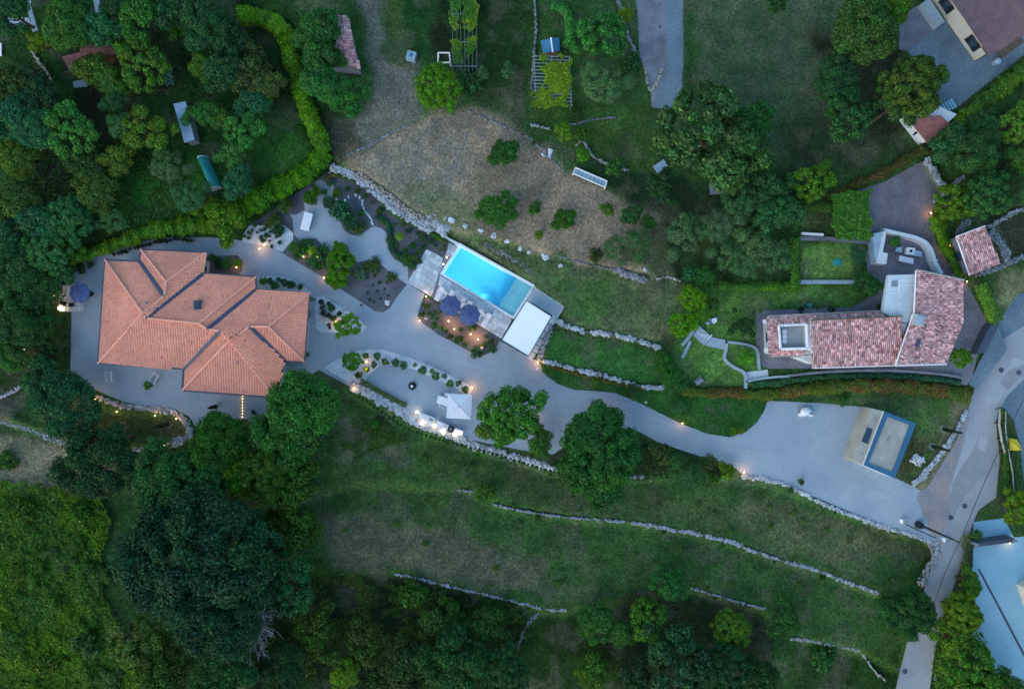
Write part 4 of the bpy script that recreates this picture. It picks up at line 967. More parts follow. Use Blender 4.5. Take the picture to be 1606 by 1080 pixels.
parasol(706, 479, 17.6, 2.6, 8, 'navy', 'left of the two navy octagonal parasols by the pool', .3, .07, finial='navy')
parasol(736, 493.5, 17.8, 2.7, 8, 'navy', 'right of the two navy octagonal parasols by the pool', .1, .07, finial='navy')
parasol(121.5, 458.5, 17.0, 2.7, 8, 'navy', 'round navy parasol on the small paved terrace left of the villa', .2, .08, finial='navy')
parasol(720, 637.5, 27.4, 2.7, 4, 'cloth', 'big white square parasol over the dining table in the courtyard', math.pi/4-.055, .03, .38)
def chair(px, py, z, rot, label, m='white', s=1.0, group=None):
    t = thing('garden_chair', W(px, py, z), label, 'chair', group, rot)
    link('seat', MB().box(-.22,-.22,.42,.22,.22,.46).mesh('seat', M[m]), t)
    link('backrest', MB().box(-.22,.2,.5,.22,.24,.88).mesh('backrest', M[m]), t)
    for x in (-.2,.2):
        for y in (-.2,.22): link('leg', MB().box(x-.018,y-.018,0,x+.018,y+.018,.42 if y < 0 else .88).mesh('leg', M[m]), t)
        link('armrest', MB().box(x*1.15-.02,-.2,.62,x*1.15+.02,.22,.65).mesh('armrest', M[m]), t)
def table(px, py, z, lx, ly, rot, label, m='white', h=.74):
    t = thing('table', W(px, py, z), label, 'table', None, rot)
    link('table_top', MB().box(-lx/2,-ly/2,h-.05,lx/2,ly/2,h).mesh('table_top', M[m]), t)
    for x in (-1,1):
        for y in (-1,1): link('table_leg', MB().box(x*(lx/2-.08)-.03,y*(ly/2-.08)-.03,0,x*(lx/2-.08)+.03,y*(ly/2-.08)+.03,h-.05).mesh('table_leg', M[m]), t)
    return t
table(705, 631, .04, 3.0, 1.0, -.32, 'white dining table sticking out left from under the square parasol', 'white')
for i, (x, y, r, lb) in enumerate(((692,634,2.9,'white garden chair below the left end of the dining table'),(701,618.5,-.2,'white garden chair above the left end of the dining table'),(697,637,2.8,'white chair just under the lower left edge of the square parasol'),(690,622.5,1.2,'white garden chair at the head of the dining table'))):
    chair(x, y, .04, r, lb)
# sofas with glowing globes
def sofa(poly, label, arm):
    x = sum(p[0] for p in poly)/4; y = sum(p[1] for p in poly)/4; t = thing('sofa', W(x, y, .04), label, 'sofa')
    (ax, ay), (bx, by), (cx, cy), (dx, dy) = poly
    prs(poly, .04, .42, .4).build('base', M['white'], t)
    for k in range(arm):
        f0, f1 = k/arm+.01, (k+1)/arm-.01; A0, A1 = mix(poly[0], poly[1], f0), mix(poly[0], poly[1], f1); D0, D1 = mix(poly[3], poly[2], f0), mix(poly[3], poly[2], f1)
        prs([mix(A0,D0,.25), mix(A1,D1,.25), mix(A1,D1,.97), mix(A0,D0,.97)], .42, .52, .5).build('cushion', M['cloth'], t)
        prs([mix(A0,D0,.02), mix(A1,D1,.02), mix(A1,D1,.22), mix(A0,D0,.22)], .42, .80, .7).build('backrest', M['cloth'], t)
Z5 = lambda pts: ZZ(pts, 540, 540, 5.02)
sofa(Z5([(600,533),(716,580),(697,632),(580,584)]), 'white outdoor sofa at the left end of the lit row on the stone wall', 3)
sofa(Z5([(736,596),(825,636),(808,676),(722,640)]), 'white outdoor sofa in the middle of the lit row', 2)
sofa(Z5([(872,655),(940,682),(925,722),(858,694)]), 'white outdoor sofa at the right end of the lit row beside the tree', 2)
q = W(*Z5([(840,662)])[0], .04); t = thing('fire_table', q, 'dark square fire table between the middle and right sofas', 'table', None, -.42)
link('table_body', MB().box(-.38,-.34,0,.38,.34,.42).mesh('table_body', M['dark']), t); link('burner', MB().lathe([(.12,.42),(.14,.45),(.10,.46)], 12).mesh('burner', M['grey']), t)
for k, (X, Y, lb) in enumerate(((686,585,'grey cushioned pouf on the left sofa row'),(802,632,'grey pouf right of the middle sofa'))):
    q = W(*Z5([(X,Y)])[0], .52); t = thing('pouf', q, lb, 'pouf', None, -.4); link('cushion', MB().box(-.24,-.2,0,.24,.2,.1).mesh('cushion', M['grey']), t); link('button', MB().lathe([(.05,.1),(.03,.12)], 8).mesh('button', M['dark']), t)
def globe(px, py, z, r, watts, label):
    q = W(px, py, z); t = thing('globe_lamp', q, label, 'lamp')
    link('foot', MB().lathe([(r*.6,0),(r*.6,.05),(r*.3,.08)], 12).mesh('foot', M['grey']), t)
    n = 10; link('globe', MB().lathe([(max(.01,r*math.sin(math.pi*i/n)), .05+r-r*math.cos(math.pi*i/n)) for i in range(n+1)], 16).mesh('globe', M['globe']), t)
    plight((q.x, q.y, z+2*r+.25), watts, (1,.66,.34), .1, t)
for X, Y, r, w, lb in ((620,615,.27,5,'large glowing globe lamp in front of the left sofa'),(713,640,.20,4,'glowing globe lamp between left and middle sofas'),(784,684,.25,5,'glowing globe lamp in front of the middle sofa'),(873,702,.29,6,'largest glowing globe lamp in front of the right sofa'),(573,530,.15,9,'glowing globe lamp at the left end of the sofa row'),(922,684,.17,7,'glowing globe lamp at the right end of the sofa row')):
    globe(*Z5([(X,Y)])[0], .04, r, w*.6, lb)
globe(97, 483.5, .08, .26, 8, 'large glowing globe lamp at the corner of the terrace left of the villa')
# low warm garden lamps
def glamp(px, py, label, watts=6, h=.35, z=None, flame=False):
    q = W(px, py, (gz(px, py) if z is None else z)); t = thing('garden_lamp', q, label, 'lamp')
    link('post', MB().tube([(0,0,-.02),(0,0,h)], .03, 6).mesh('post', M['dark']), t)
    link('bulb', MB().lathe([(.02,h),(.06,h+.04),(.065,h+.08),(.02,h+.12)], 10).mesh('bulb', M['bulb']), t)
    plight((q.x, q.y, q.z+h+.5), watts*1.2, (1,.40,.13), .08, t)
for x, y, w, lb in ((409,391,11,'warm light at the drive edge where the pebble bed ends'),(416,385,5,'warm light inside the pebble bed beside the drive'),
 (488,399,7,'yellow light under the golden shrub in the left garden bed'),(477.5,403,4,'small spotlight left of the golden shrub'),(500,404,4,'small spotlight right of the golden shrub'),(509.5,436,9,'warm light at the drive edge below the big round bush'),
 (669,465,12,'warm light at the corner of the pool terrace and planting bed'),(659,503,12,'warm light at the left tip of the parasol bed'),(704,503.5,23,'warm light in the bed below the left navy parasol'),(713,516,17,'warm light in the parasol bed, second from the left'),
 (738.5,524,17,'warm light in the parasol bed below the right navy parasol'),(750,532,34,'brightest warm light in the parasol bed'),(528,505,9,'warm light beside the bright green bush in the triangular pebble bed'),(373,420,8,'warm light under the golden shrub by the villa'),
 (576,578,9,'yellow light among the shrubs of the court pebble strip'),(576,567,4,'small white light near the left end of the court'),(556,609,9,'white warm light at the left end of the flagstone wall'),(741,607,16,'warm light at the right tip of the court shrub row'),
 (843,568,18,'warm light at the driveway corner by the pool house'),(838,655,7,'left warm light behind the round tree by the drive'),(951,650,12,'warm light on top of the round tree line at the drive edge'),(939,655,6,'warm light partly hidden by the round tree canopy'),
 (1069,663,10,'warm light at the outer curve of the drive'),(1165,739,13,'warm light at the start of the parking retaining wall'),(88.5,464,6,'yellow light in the bushes left of the small terrace, lower one'),(90,461,3,'yellow light in the bushes left of the small terrace, upper one'),
 (42,548,11,'red orange light among the trees at far left'),(152,625,9,'warm light under the tree left of the lower lawn'),(186,645,7,'yellow light in the lower lawn beside the wall'),(246,651,9,'warm light on the inner face of the curved wall'),
 (279,656,9,'warm light at the right end of the curved wall'),(260,697,4,'yellow light below the curved wall by the trees'),(406,668,12,'warm light by the path under the big tree'),(1457,335,12,'orange light at the left side of the corner hedge'),
 (1483,387,10,'warm light at the foot of the hedge by the cobbled yard'),(1513,442,8,'warm light at the corner of the old tiled house'),(1580,850,10,'warm lamp beside the pale concrete apron gate')):
    glamp(x, y, lb, w, z=.84 if (x > 1440 and y < 500) else None)
# string of small lights on the step strip below the villa
t = thing('light_strip', W(381.5,638,0), 'vertical string of small warm lights on the step below the villa', 'string lights')
MB().box(-.04,-1.6,.03,.04,1.55,.06,-.02,(t.location.x,t.location.y)).build('strip', M['dark'], t)
for k in range(8):
    q = W(381-.1*k*.3, 620.5+4.7*k, 0); o = link('bulb', MB().lathe([(.02,.05),(.045,.075),(.02,.10)], 8).mesh('bulb', M['bulb']), t, (q.x-t.location.x, q.y-t.location.y, 0))
    if k % 3 == 1: plight((q.x-.1,q.y,.35), .7, parent=t)
sheet('side_path', [(383,622),(430,624),(440,640),(405,668),(396,672),(384,650)], .05, 'kerb')
# courtyard fountain bowl, white block table, frames, spheres
q = W(647, 605, .04); t = thing('fountain', q, 'small round stone fountain with dark ring in the middle of the court', 'fountain')
link('basin', MB().lathe([(.42,0),(.5,.1),(.5,.2),(.40,.2),(.36,.08),(.1,.06)], 20).mesh('basin', M['dark']), t); link('bowl', MB().lathe([(.10,.06),(.08,.4),(.20,.5),(.22,.55),(.1,.56)], 14).mesh('bowl', M['grey']), t); link('ball', MB().lathe([(.12,.56),(.15,.66),(.05,.76)], 12).mesh('ball', M['white']), t)
t = thing('stone_table', W(483.5,349,.04), 'long white rectangular table standing alone on the upper garden path', 'table', None, math.atan2(2.1, .55))
link('table_top', MB().box(-1.12,-.55,.66,1.12,.55,.74).mesh('table_top', M['white']), t)
for k in range(5): link('top_plank', MB().box(-1.12+.452*k,-.53,.741,-1.12+.452*k+.43,.53,.755).mesh('top_plank', M['white']), t)
for x in (-.85,.85): link('table_support', MB().box(x-.12,-.4,0,x+.12,.4,.66).mesh('table_support', M['wplaster']), t)
for (x, y, rz, lb) in ((174,590,.05,'white tubular garden bench frame on the forecourt below the villa, left one'),(244,593,-.5,'white open bench frame beside the potted ball shrub')):
    t = thing('garden_bench', W(x, y, .04), lb, 'bench', None, rz)
    link('frame', MB().tube([(-.38,-.62,.45),(.38,-.62,.45),(.38,.62,.45),(-.38,.62,.45),(-.38,-.62,.45)], .045, 6).mesh('frame', M['white']), t)
    for yy in (-.3, 0, .3) if x < 200 else (-.5, .5): link('slat', MB().box(-.05,yy-.03,.44,.38,yy+.03,.49).mesh('slat', M['white']), t)
    for xx in (-.38,.38):
        for yy in (-.6,.6): link('leg', MB().tube([(xx,yy,0),(xx,yy,.45)], .03, 6).mesh('leg', M['white']), t)
    link('backrest', MB().tube([(.38,-.62,.45),(.5,-.6,.85),(.5,.6,.85),(.38,.62,.45)], .04, 6).mesh('backrest', M['white']), t)
# left terrace
tb3 = sheet('terrace_base', [(93,438),(112,436),(133,470),(131,490),(93,488)], .034, 'beige')
paving(tb3, [(94,438),(110,436),(133,470),(131,490),(93,488)], 0, 7.5, (7, 11), .5, .04, .08, 'slab')
for x, y in ZZ([(575,735),(583,710),(628,695),(662,680),(700,665),(738,645),(755,640)], 60, 380, 7.71):
    o = link('stepping_stone', R.choice(FLAG), None, W(x, y, .03), R.uniform(0,6), (.55,.5,.45)); setp(o, 'pale stepping stone in the short path from villa to navy parasol', 'stepping stone', 'stepping stones left of the villa')
for x, y, lb in ((105,444,'dark potted plant at the top of the left terrace'),(100,474,'dark wicker chair left of the navy parasol'),(105,476,'dark low chair below left of the navy parasol'),(117,478,'dark chair below the navy parasol on the left terrace')):
    if 'plant' in lb: 
        t = thing('potted_plant', W(x, y, .08), lb, 'potted plant'); link('pot', MB().lathe([(.2,0),(.3,.4),(.26,.42)], 12).mesh('pot', M['dark']), t); o = link('foliage', PR['bsh'][0], t, (0,0,.7), 0, (.42,.42,.42)); o.color = DK+(1,)
    else: chair(x, y, .08, R.uniform(0,6), lb, 'dark')
# line of stepping stones in the slate bed
for si_, (X, Y) in enumerate(((797,340),(815,347),(870,350),(900,322),(960,303),(993,325),(1015,356),(1017,387),(1027,420),(1040,450),(1060,463),(1075,483),(1085,500),(1093,525),(1102,547))):
    x, y = 380+X/5.4, 250+Y/5.4; o = link('stepping_stone', FLAG[3], None, W(x, y, .0), R.uniform(-.6,.6)+1.4, (.56,.40,.6)); o.color = (2.0,2.0,2.05,1)
    setp(o, ORD[14-si_] + ' white stepping stone of the curved row, counted from the gravel path upwards', 'stepping stone', 'white stepping stones through the slate bed')
# boulders
for x, y, s, lb in ((708,346,1.1,'large pale boulder just right of the rockery, above the white wall'),(730,355,.9,'pale boulder on the slope, second from the rockery'),(754,362,.85,'pale pointed boulder on the slope above the pool'),(775,370,1.0,'pale boulder above the middle of the pool'),(795,378.5,.9,'squat pale boulder above the pool, fifth in the row'),(815,389,.85,'large pale boulder touching its smaller neighbour'),(829,395,.85,'round pale boulder in the row before the green gap'),(851,399,.6,'narrow upright boulder near the end of the row'),(855,404,1.05,'biggest boulder near the end of the row'),(879.5,417.5,.8,'lone pale boulder at the end of the row on the lawn'),
    (608,474.5,1.0,'white boulder in the lower tip of the slate bed by the drive'),(668.5,501.5,.75,'pale boulder at the left end of the parasol bed'),(755,546,.85,'pale boulder at the lower end of the parasol bed'),(1012,423,.7,'lone pale boulder on the dry field near the old wall'),(974,430,.8,'pale boulder left in the tumbled stones below the dry field'),(1000,436,.75,'pale boulder right in the tumbled stones below the dry field'),(843,578,.5,'small white rock at the driveway corner'),(1013,631,.4,'small white marker stone on the drive edge'),(576,548+20,.3,'small pale rock beside the court bush')):
    o = link('boulder', R.choice(ROCK), None, G(x, y, -.05), R.uniform(0,6), (s, s, s*.8)); o.color = (1.5,1.5,1.5,1); setp(o, lb, 'boulder')
# pizza oven on the parking
t = thing('pizza_oven', W(1262,648,.03), 'white domed outdoor oven with flat front and black flue on the parking area', 'oven')
prof = [(.78*math.cos(a_), .35+.75*math.sin(a_)) for a_ in [math.pi/2*i/7 for i in range(8)]]
mb = MB(); vs = []; fs = []; k_ = 15
for i, (r_, z_) in enumerate([(.78,0)]+prof):
    for j in range(k_): a_ = math.pi*j/(k_-1); vs.append((r_*math.cos(a_), r_*math.sin(a_)*1.15, z_))
for i in range(8):
    for j in range(k_-1): fs.append((i*k_+j, i*k_+j+1, (i+1)*k_+j+1, (i+1)*k_+j))
fs.append(tuple(i*k_ for i in range(9))+tuple(i*k_+k_-1 for i in range(8, -1, -1)))
link('dome', mb.add(vs, fs).mesh('dome', M['white']), t); link('plinth', MB().box(-.8,-.35,0,.8,.0,.55).mesh('plinth', M['white']), t); link('flue', MB().tube([(.25,.1,.9),(.25,.1,1.6)], .09, 10).mesh('flue', M['dark']), t); link('door', MB().box(-.25,-.37,.3,.25,-.352,.7).mesh('door', M['dark']), t)
link('side_shelf', MB().box(-1.1,.1,.5,-.8,.8,.55).mesh('side_shelf', M['grey']), t)
# cypress columns (leaning outwards only because the camera looks straight down on them)
def cypress(px, py, h, w, label):
    q = G(px, py); t = thing('cypress_tree', q, label, 'tree'); n = 1500; z = rng.random(n)**.8; a_ = rng.uniform(0, 6.28, n)
    rr = w*np.clip(np.minimum(z*6+.4, 1)*(1-z)**.55+.06, 0, 1)*rng.uniform(.7,1,n); P = np.stack([rr*np.cos(a_), rr*np.sin(a_), .1+z*h], -1)
    V, F, c = leaves_np(P, np.stack([np.cos(a_), np.sin(a_), .5+0*a_], -1), .13); o = link('foliage', np_mesh('foliage', V, F, M['leaf'], c), t); o.color = (.018,.042,.024,1)
    link('trunk', MB().tube([(0,0,-.05),(0,0,h*.5)], .05, 6).mesh('trunk', M['bark']), t)
    for s_ in range(10):
        a1 = 6.283*s_/10; o = link('ring_stone', ROCK[s_ % 10], t, (math.cos(a1)*w*1.6, math.sin(a1)*w*1.6, 0), a1, (.22,.2,.2)); o.color = (1.3,1.3,1.3,1)
cypress(1479,673,3.6,.24,'slim cypress ringed by stones at the upper end of the roadside wall'); cypress(1462,700,3.4,.24,'slim cypress ringed by stones nearer the garage')
cypress(193,668,3.4,.28,'slim dark cypress standing left on the lower lawn'); cypress(263,665,3.4,.28,'slim dark cypress standing right on the lower lawn'); cypress(340,637,2.4,.26,'slim dark cypress on the paved forecourt below the villa')

# ---------------------------------------------------------------- things in the gardens
def framebox(name, poly, z0, z1, m, label, cat, w=.10, inner=None):
    x = sum(p[0] for p in poly)/len(poly); y = sum(p[1] for p in poly)/len(poly); t = thing(name, W(x, y, z0), label, cat)
    pp = [W(a_, b_, z1) for a_, b_ in poly]
    for i in range(len(pp)): MB().tube([pp[i], pp[(i+1) % len(pp)]], w/2, 5).build('rail', M[m], t); MB().tube([(pp[i].x, pp[i].y, z0), pp[i]], w/2, 5).build('leg', M[m], t)
    if inner: MB().prism([tuple(p)[:2] for p in [W(a_, b_, z1-.15) for a_, b_ in poly]], z1-.3, z1-.15).build('panel', M[inner], t)
    return t
framebox('planter_surround', [(687,83),(705,83),(706,98),(687,99)], 1.3, 2.4, 'white', 'white square frame at the lower end of the vine rows', 'frame', .18)
t = framebox('trough', [(903,263),(952,284),(949,294),(899,272)], 1.3, 2.0, 'white', 'long white framed trough at the edge of the dry field', 'trough', .16, 'lblue')
for k in range(7):
    x, y = mix((902,267),(950,289),(k+1)/8); q = W(x, y, 2.0); MB().box(-.04,-.32,1.86,.04,.32,1.92,-.4,(q.x,q.y)).build('crossbar', M['grey'], t)
t = thing('water_container', W(646.5,92,1.3), 'pale blue square water container on the grass strip', 'container', None, -.25)
link('tank', MB().box(-.55,-.5,.1,.55,.5,1.0).mesh('tank', M['lblue']), t); link('lid', MB().lathe([(.2,1.0),(.2,1.07),(.1,1.09)], 12).mesh('lid', M['blue']), t); link('pallet', MB().box(-.58,-.53,0,.58,.53,.1).mesh('pallet', M['wood']), t)
for x in (-.55,-.18,.18,.55): link('cage_bar', MB().box(x-.02,-.53,.1,x+.02,.53,1.03).mesh('cage_bar', M['grey']), t)
t = thing('crumpled_sheet', G(857,241), 'crumpled white plastic sheet lying at the edge of the dry field', 'sheet')
for k in range(9): o = link('fold', ROCK[k % 10], t, (R.uniform(-.55,.55), R.uniform(-.5,.5), -.05), R.uniform(0,6), (.8,.35,.5)); o.color = (1.9,1.95,2.1,1)
t = thing('tarpaulin', W(1587,697,.03), 'crumpled yellow tarpaulin on the grass verge right of the road', 'tarpaulin')
mb = MB(); vs = [(p[0], p[1], p[2]) for p in [(-.9,.9,.3),(.1,.75,.7),(.6,.1,.5),(1.3,-.6,.1),(.3,-.7,.5),(-.8,-.6,.2),(-.1,.1,.95)]]; vs += [(x*1.02, y*1.02, 0) for x, y, z in vs[:6]]
mb.add(vs, [(0,6,1),(1,6,2),(2,6,3),(3,6,4),(4,6,5),(5,6,0)]+[(i, (i+1)%6, 7+(i+1)%6, 7+i) for i in range(6)]); mb.f = [f[::-1] for f in mb.f]; link('cover', mb.mesh('cover', M['yellow']), t); link('rope', MB().tube([(-.9,.9,.32),(-.1,.1,.98),(1.3,-.6,.14)], .03, 5).mesh('rope', M['dark']), t)
# fence rails by the road and verge
t = thing('guard_rail', W(1568,680,0), 'pale wooden rail fence on the right side of the road', 'fence')
MB().tube([W(1569,641,.9), W(1567,665,.9), W(1571,690,.9), W(1577,712,.9)], .13, 6).build('rail', M['beige'], t); MB().tube([W(1577,645,.9), W(1577,670,.9), W(1580,700,.9), W(1588,740,.9), W(1590,770,.9)], .07, 6).build('rail', M['beige'], t)
for x, y in ((1569,642),(1567,665),(1571,690),(1577,711),(1588,738)): q = W(x, y, .9); MB().tube([(q.x,q.y,0), q], .08, 6).build('post', M['wood'], t)
# pole with cables
t = thing('utility_pole', W(1441,822,0), 'tall dark utility pole at the drive entrance carrying cables along the road', 'utility pole')
top = W(1441,822,0); top.z = 7.8; MB().tube([(top.x,top.y,-.1), top], .17, 10, .10).build('pole', M['dark'], t)
MB().tube([top+Vector((-.6,.2,-.3)), top+Vector((.6,-.2,-.3))], .06, 6).build('crossarm', M['wood'], t); q = W(1441,822,0); MB().lathe([(.5,0),(.45,.5),(.3,.9)], 10, (q.x-.1,q.y,0)).build('cabinet', M['dark'], t)
def cable(p, q, sag, label):
    P = [p.lerp(q, i/14) - Vector((0,0,sag*4*(i/14)*(1-i/14))) for i in range(15)]; setp(MB().tube(P, .035, 5).build('cable', M['dark']), label, 'cable')
cable(top, W(1640,560,7), .5, 'overhead cable running from the pole up along the road'); cable(top, W(1462,960,6.5), .4, 'overhead cable running from the pole down the road')
t = thing('street_lamp', W(1421,822,0), 'short street lamp behind the stone wall at the drive entrance', 'lamp post')
p = W(1421,822,0); MB().tube([(p.x,p.y,0),(p.x,p.y,5.0),(p.x+.5,p.y-.2,5.15)], .07, 8).build('pole', M['dark'], t); MB().box(-.1,-.12,5.05,.45,.12,5.18,-.4,(p.x+.6,p.y-.25)).build('lamp_head', M['grey'], t)
for x, y, lb in ((1414,816,'white meter box by the drive entrance'),(1480,866-21,'small white marker post on the road edge')):
    t = thing('meter_box', W(x, y, .03), lb, 'box'); link('box', MB().box(-.25,-.22,0,.25,.22,.8).mesh('box', M['white']), t); link('lid', MB().box(-.28,-.25,.8,.28,.25,.84).mesh('lid', M['grey']), t)
for x, y, lb in ((1570,580,'round manhole cover near the top of the road'),(1598,584,'round manhole cover at the right edge of the picture on the road'),(1513,793,'square manhole cover in the repaired asphalt'),(1491,811,'faint manhole cover where the drive meets the road'),(1419,1052,'round manhole cover on the road at the bottom'),(1408,1049,'small drain cover on the road edge at the bottom'),(1035,42,'small dark drain in the concrete lane')):
    o = link('manhole_cover', MB().lathe([(.33,0),(.33,.012),(.05,.02)], 16).mesh('manhole_cover', M['gutter']), None, W(x, y, (1.335 if y < 100 else .036)), 0, (1,1,1) if 'small' not in lb else (.5,.5,1)); setp(o, lb, 'manhole cover')
# gate bar over the apron, the white building at the right edge
t = thing('entrance_gate', W(1560,850,0), 'dark steel gate beam across the pale concrete apron', 'gate')
MB().prism([tuple(W(x, y, 1.6))[:2] for x, y in [(1531,852),(1590,843),(1597,849),(1533,857)]], .03, 1.6).build('panel', M['gutter'], t)
for x, y in ((1533,854),(1592,847)): q = W(x, y, 1.8); MB().box(-.15,-.15,0,.15,.15,1.8,0,(q.x,q.y)).build('gate_post', M['grey'], t)
wb = thing('white_building', W(1625,935,0), 'white walled building cut by the right edge with a dark window', 'building')
MB().prism([tuple(W(x, y, 0))[:2] for x, y in [(1593,915),(1640,890),(1700,1000),(1640,1010),(1612,970)]], 0, 5.5).build('wall', M['plaster'], wb)
roof_face(wb, [(1640,905,6.0),(1700,850,6.2),(1760,980,6.2),(1665,1010,6.0)], 0,0,0,None,'dtile')
q = W(1603,927,0); MB().box(-.6,-.08,2.2,.6,.08,3.8,-1.05,(q.x-.1,q.y)).build('window', M['dark'], wb)
# cables of wire and pipes lying on the dry field
for k, (p0, p1) in enumerate((((703,288),(734,206)),((673,252),(697,218)),((741,262),(762,225)),((640,236),(683,262)),((668,208),(693,221)),((650,228),(688,240)),((744,207),(768,221)),((735,238),(756,248)),((700,255),(735,272)),((640,250),(672,268)),((628,262),(660,282)))):
    A_, B_ = G(*p0, .03), G(*p1, .03); n = 8; P = [A_.lerp(B_, i/n)+Vector((R.uniform(-.05,.05), R.uniform(-.05,.05), 0)) for i in range(n+1)]
    o = MB().tube(P, .035 if k else .06, 4).build('irrigation_pipe', M['grey']); setp(o, 'longest pale irrigation pipe running down the dry field' if k == 0 else 'thin pale irrigation line lying in the grid on the dry field', 'pipe', None if k == 0 else 'irrigation grid on the dry field')
# pergola with vines and vine rows
t = thing('pergola', W(866,125,1.3), 'slatted pergola half covered in yellow green vine below the blue hut', 'pergola')
for k in range(15):
    y = 88+5.4*k; A_, B_ = W(836+.0*k, y, 3.5), W(894+.3*k, y+1.2, 3.5); MB().tube([A_, B_], .05, 5).build('slat', M['grey'], t)
for x in (838,865,893): MB().tube([W(x,88,3.42), W(x+3,166,3.42)], .07, 5).build('beam', M['grey'], t)
for x in (838,893):
    for y in (89,127,165): q = W(x+(y-88)*.04, y, 3.42); MB().tube([(q.x,q.y,1.3), q], .07, 6).build('post', M['wood'], t)
for k, (poly, n) in enumerate((([(833,142),(850,138),(855,120),(848,104),(862,100),(880,90),(893,92),(896,166),(835,168)], 5200), ([(845,86),(890,86),(886,96),(850,92)], 700))):
    o = leafmass('vine', poly, n, .45, .22, (.10,.16,.02), cat=None, kind=None, lift=2.1, cut=.33, c2=(.05,.12,.02)); o.parent = t; o.location = o.location - t.location
t = thing('vine_trellis', W(727,60,1.3), 'vine rows trained on long wires at the top of the picture', 'trellis')
for x in (709,716,722,728,734,740,747): MB().tube([W(x,-40,2.9), W(x+1,112,2.9)], .022, 4).build('wire', M['grey'], t)
for y in (-20,22,66,104): MB().tube([W(707,y,2.85), W(748,y,2.85)], .045, 5).build('crossbar', M['grey'], t)
for x in (708,747):
    for y in (-20,22,66,104): q = W(x, y, 2.85); MB().tube([(q.x,q.y,1.3), q], .05, 5).build('post', M['wood'], t)
for poly, n in (([(704,-30),(716,-30),(720,48),(706,50)], 1500), ([(724,-30),(748,-30),(748,40),(738,50),(726,44)], 2400), ([(706,62),(722,60),(728,100),(712,98)], 900), ([(730,60),(744,58),(742,84),(730,92)], 500)):
    o = leafmass('vine', poly, n, .5, .2, (.09,.15,.02), cat=None, kind=None, lift=1.3, c2=(.04,.11,.03)); o.parent = t; o.location = o.location - t.location
# courtyard of the old house: curved plaster wall, stair block, seats
def ribbon(name, path, w, z0, z1, m, label, cat):
    path = smooth(path, 4); pp = along(path, 2.5)+[(*path[-1], *( (path[-1][0]-path[-2][0])/3, (path[-1][1]-path[-2][1])/3))]
    t = thing(name, W(*path[len(path)//2], z0), label, cat); Lf, Rt = [], []
    for x, y, dx, dy in pp: l = math.hypot(dx, dy) or 1; dx /= l; dy /= l; Lf.append(tuple(W(x-dy*w/2, y+dx*w/2, z1))[:2]); Rt.append(tuple(W(x+dy*w/2, y-dx*w/2, z1))[:2])
    mb = MB(); vs = []
    for a_, b_ in zip(Lf, Rt): vs += [(*a_, z1), (*b_, z1), (*a_, z0-.05), (*b_, z0-.05)]
    fs = []
    for i in range(len(Lf)-1): q = i*4; r_ = q+4; fs += [(q, r_, r_+1, q+1), (q+2, r_+2, r_, q), (q+1, r_+1, r_+3, q+3)]
    e = (len(Lf)-1)*4; fs += [(0,1,3,2),(e+1,e,e+2,e+3)]
    mb.add(vs, fs).build('wall_body', M[m], t)
    cap = MB(); vs = [(v_[0], v_[1], z1+.05 if i % 4 < 2 else z1+.003) for i, v_ in enumerate(vs)]; cap.add(vs, fs).build('wall_cap', M[m], t); return t
ribbon('curved_wall', ZZ([(110,128),(150,137),(210,152),(270,165),(330,182),(385,212),(420,262),(440,325),(470,385),(488,412)], 1360, 330, 4.153), 5.5, .8, 2.0, 'wplaster', 'tall curved white plaster wall round the seating yard', 'wall')
t = thing('stair_block', W(1381,390,.8), 'white plastered stair block at the left end of the curved wall', 'wall')
P = ZZ([(35,152),(130,130),(118,200),(105,272),(138,278),(128,350),(60,343)], 1360, 330, 4.153)
MB().prism([tuple(W(x, y, 2.2))[:2] for x, y in [P[0], P[1], P[2], P[3], P[6]]], .8, 2.1).build('stair_mass', M['lblue'], t); MB().prism([tuple(W(x, y, 2.4))[:2] for x, y in [P[1], (P[1][0]-5, P[1][1]+2), (P[6][0]+1, P[6][1]), P[5], P[4], P[3], P[2]]], .8, 2.3).build('parapet', M['wplaster'], t)
Z2 = lambda pts: ZZ(pts, 1360, 330, 4.153)
for pts, z1, m, nm, lb in (([(190,240),(232,235),(225,275),(178,268)], .45, 'lblue', 'yard_bench', 'pale blue seat left of the fire pit in the walled yard'), ([(305,255),(362,268),(355,305),(298,296)], .45, 'lblue', 'yard_bench', 'pale seat right of the fire pit in the walled yard'), ([(205,290),(308,312),(303,354),(198,330)], .42, 'cloth', 'daybed', 'long white daybed below the fire pit')):
    x = sum(p_[0] for p_ in Z2(pts))/4; y = sum(p_[1] for p_ in Z2(pts))/4; t = thing(nm, W(x, y, .84), lb, 'seat'); pp = Z2(pts)
    prs(pp, .84, .84+z1, .84+z1).build('base', M['grey'], t); prs([mix(mix(p_, pp[(i+2)%4], .06), p_, 0) for i, p_ in enumerate(pp)], .845+z1, .93+z1, .84+z1).build('cushion', M[m], t)
t = thing('fire_pit', W(1425,394.5,.84), 'square white fire pit with round black hole in the walled yard', 'fire pit', None, -.1); link('body', MB().box(-.5,-.42,0,.5,.42,.5).mesh('body', M['white']), t); link('fire_bowl', MB().lathe([(.2,.5),(.2,.53),(.04,.52)], 14).mesh('fire_bowl', M['dark']), t)
t = thing('laundry_rack', W(1452,410,.84), 'thin white cross shaped rotary clothes dryer inside the curved wall', 'clothes dryer'); link('pole', MB().tube([(0,0,0),(0,0,1.7)], .03, 6).mesh('pole', M['white']), t)
for a_ in (0, 1.57): link('arm', MB().tube([(-.55*math.cos(a_),-.55*math.sin(a_),1.7),(.55*math.cos(a_),.55*math.sin(a_),1.7)], .025, 5).mesh('arm', M['white']), t)
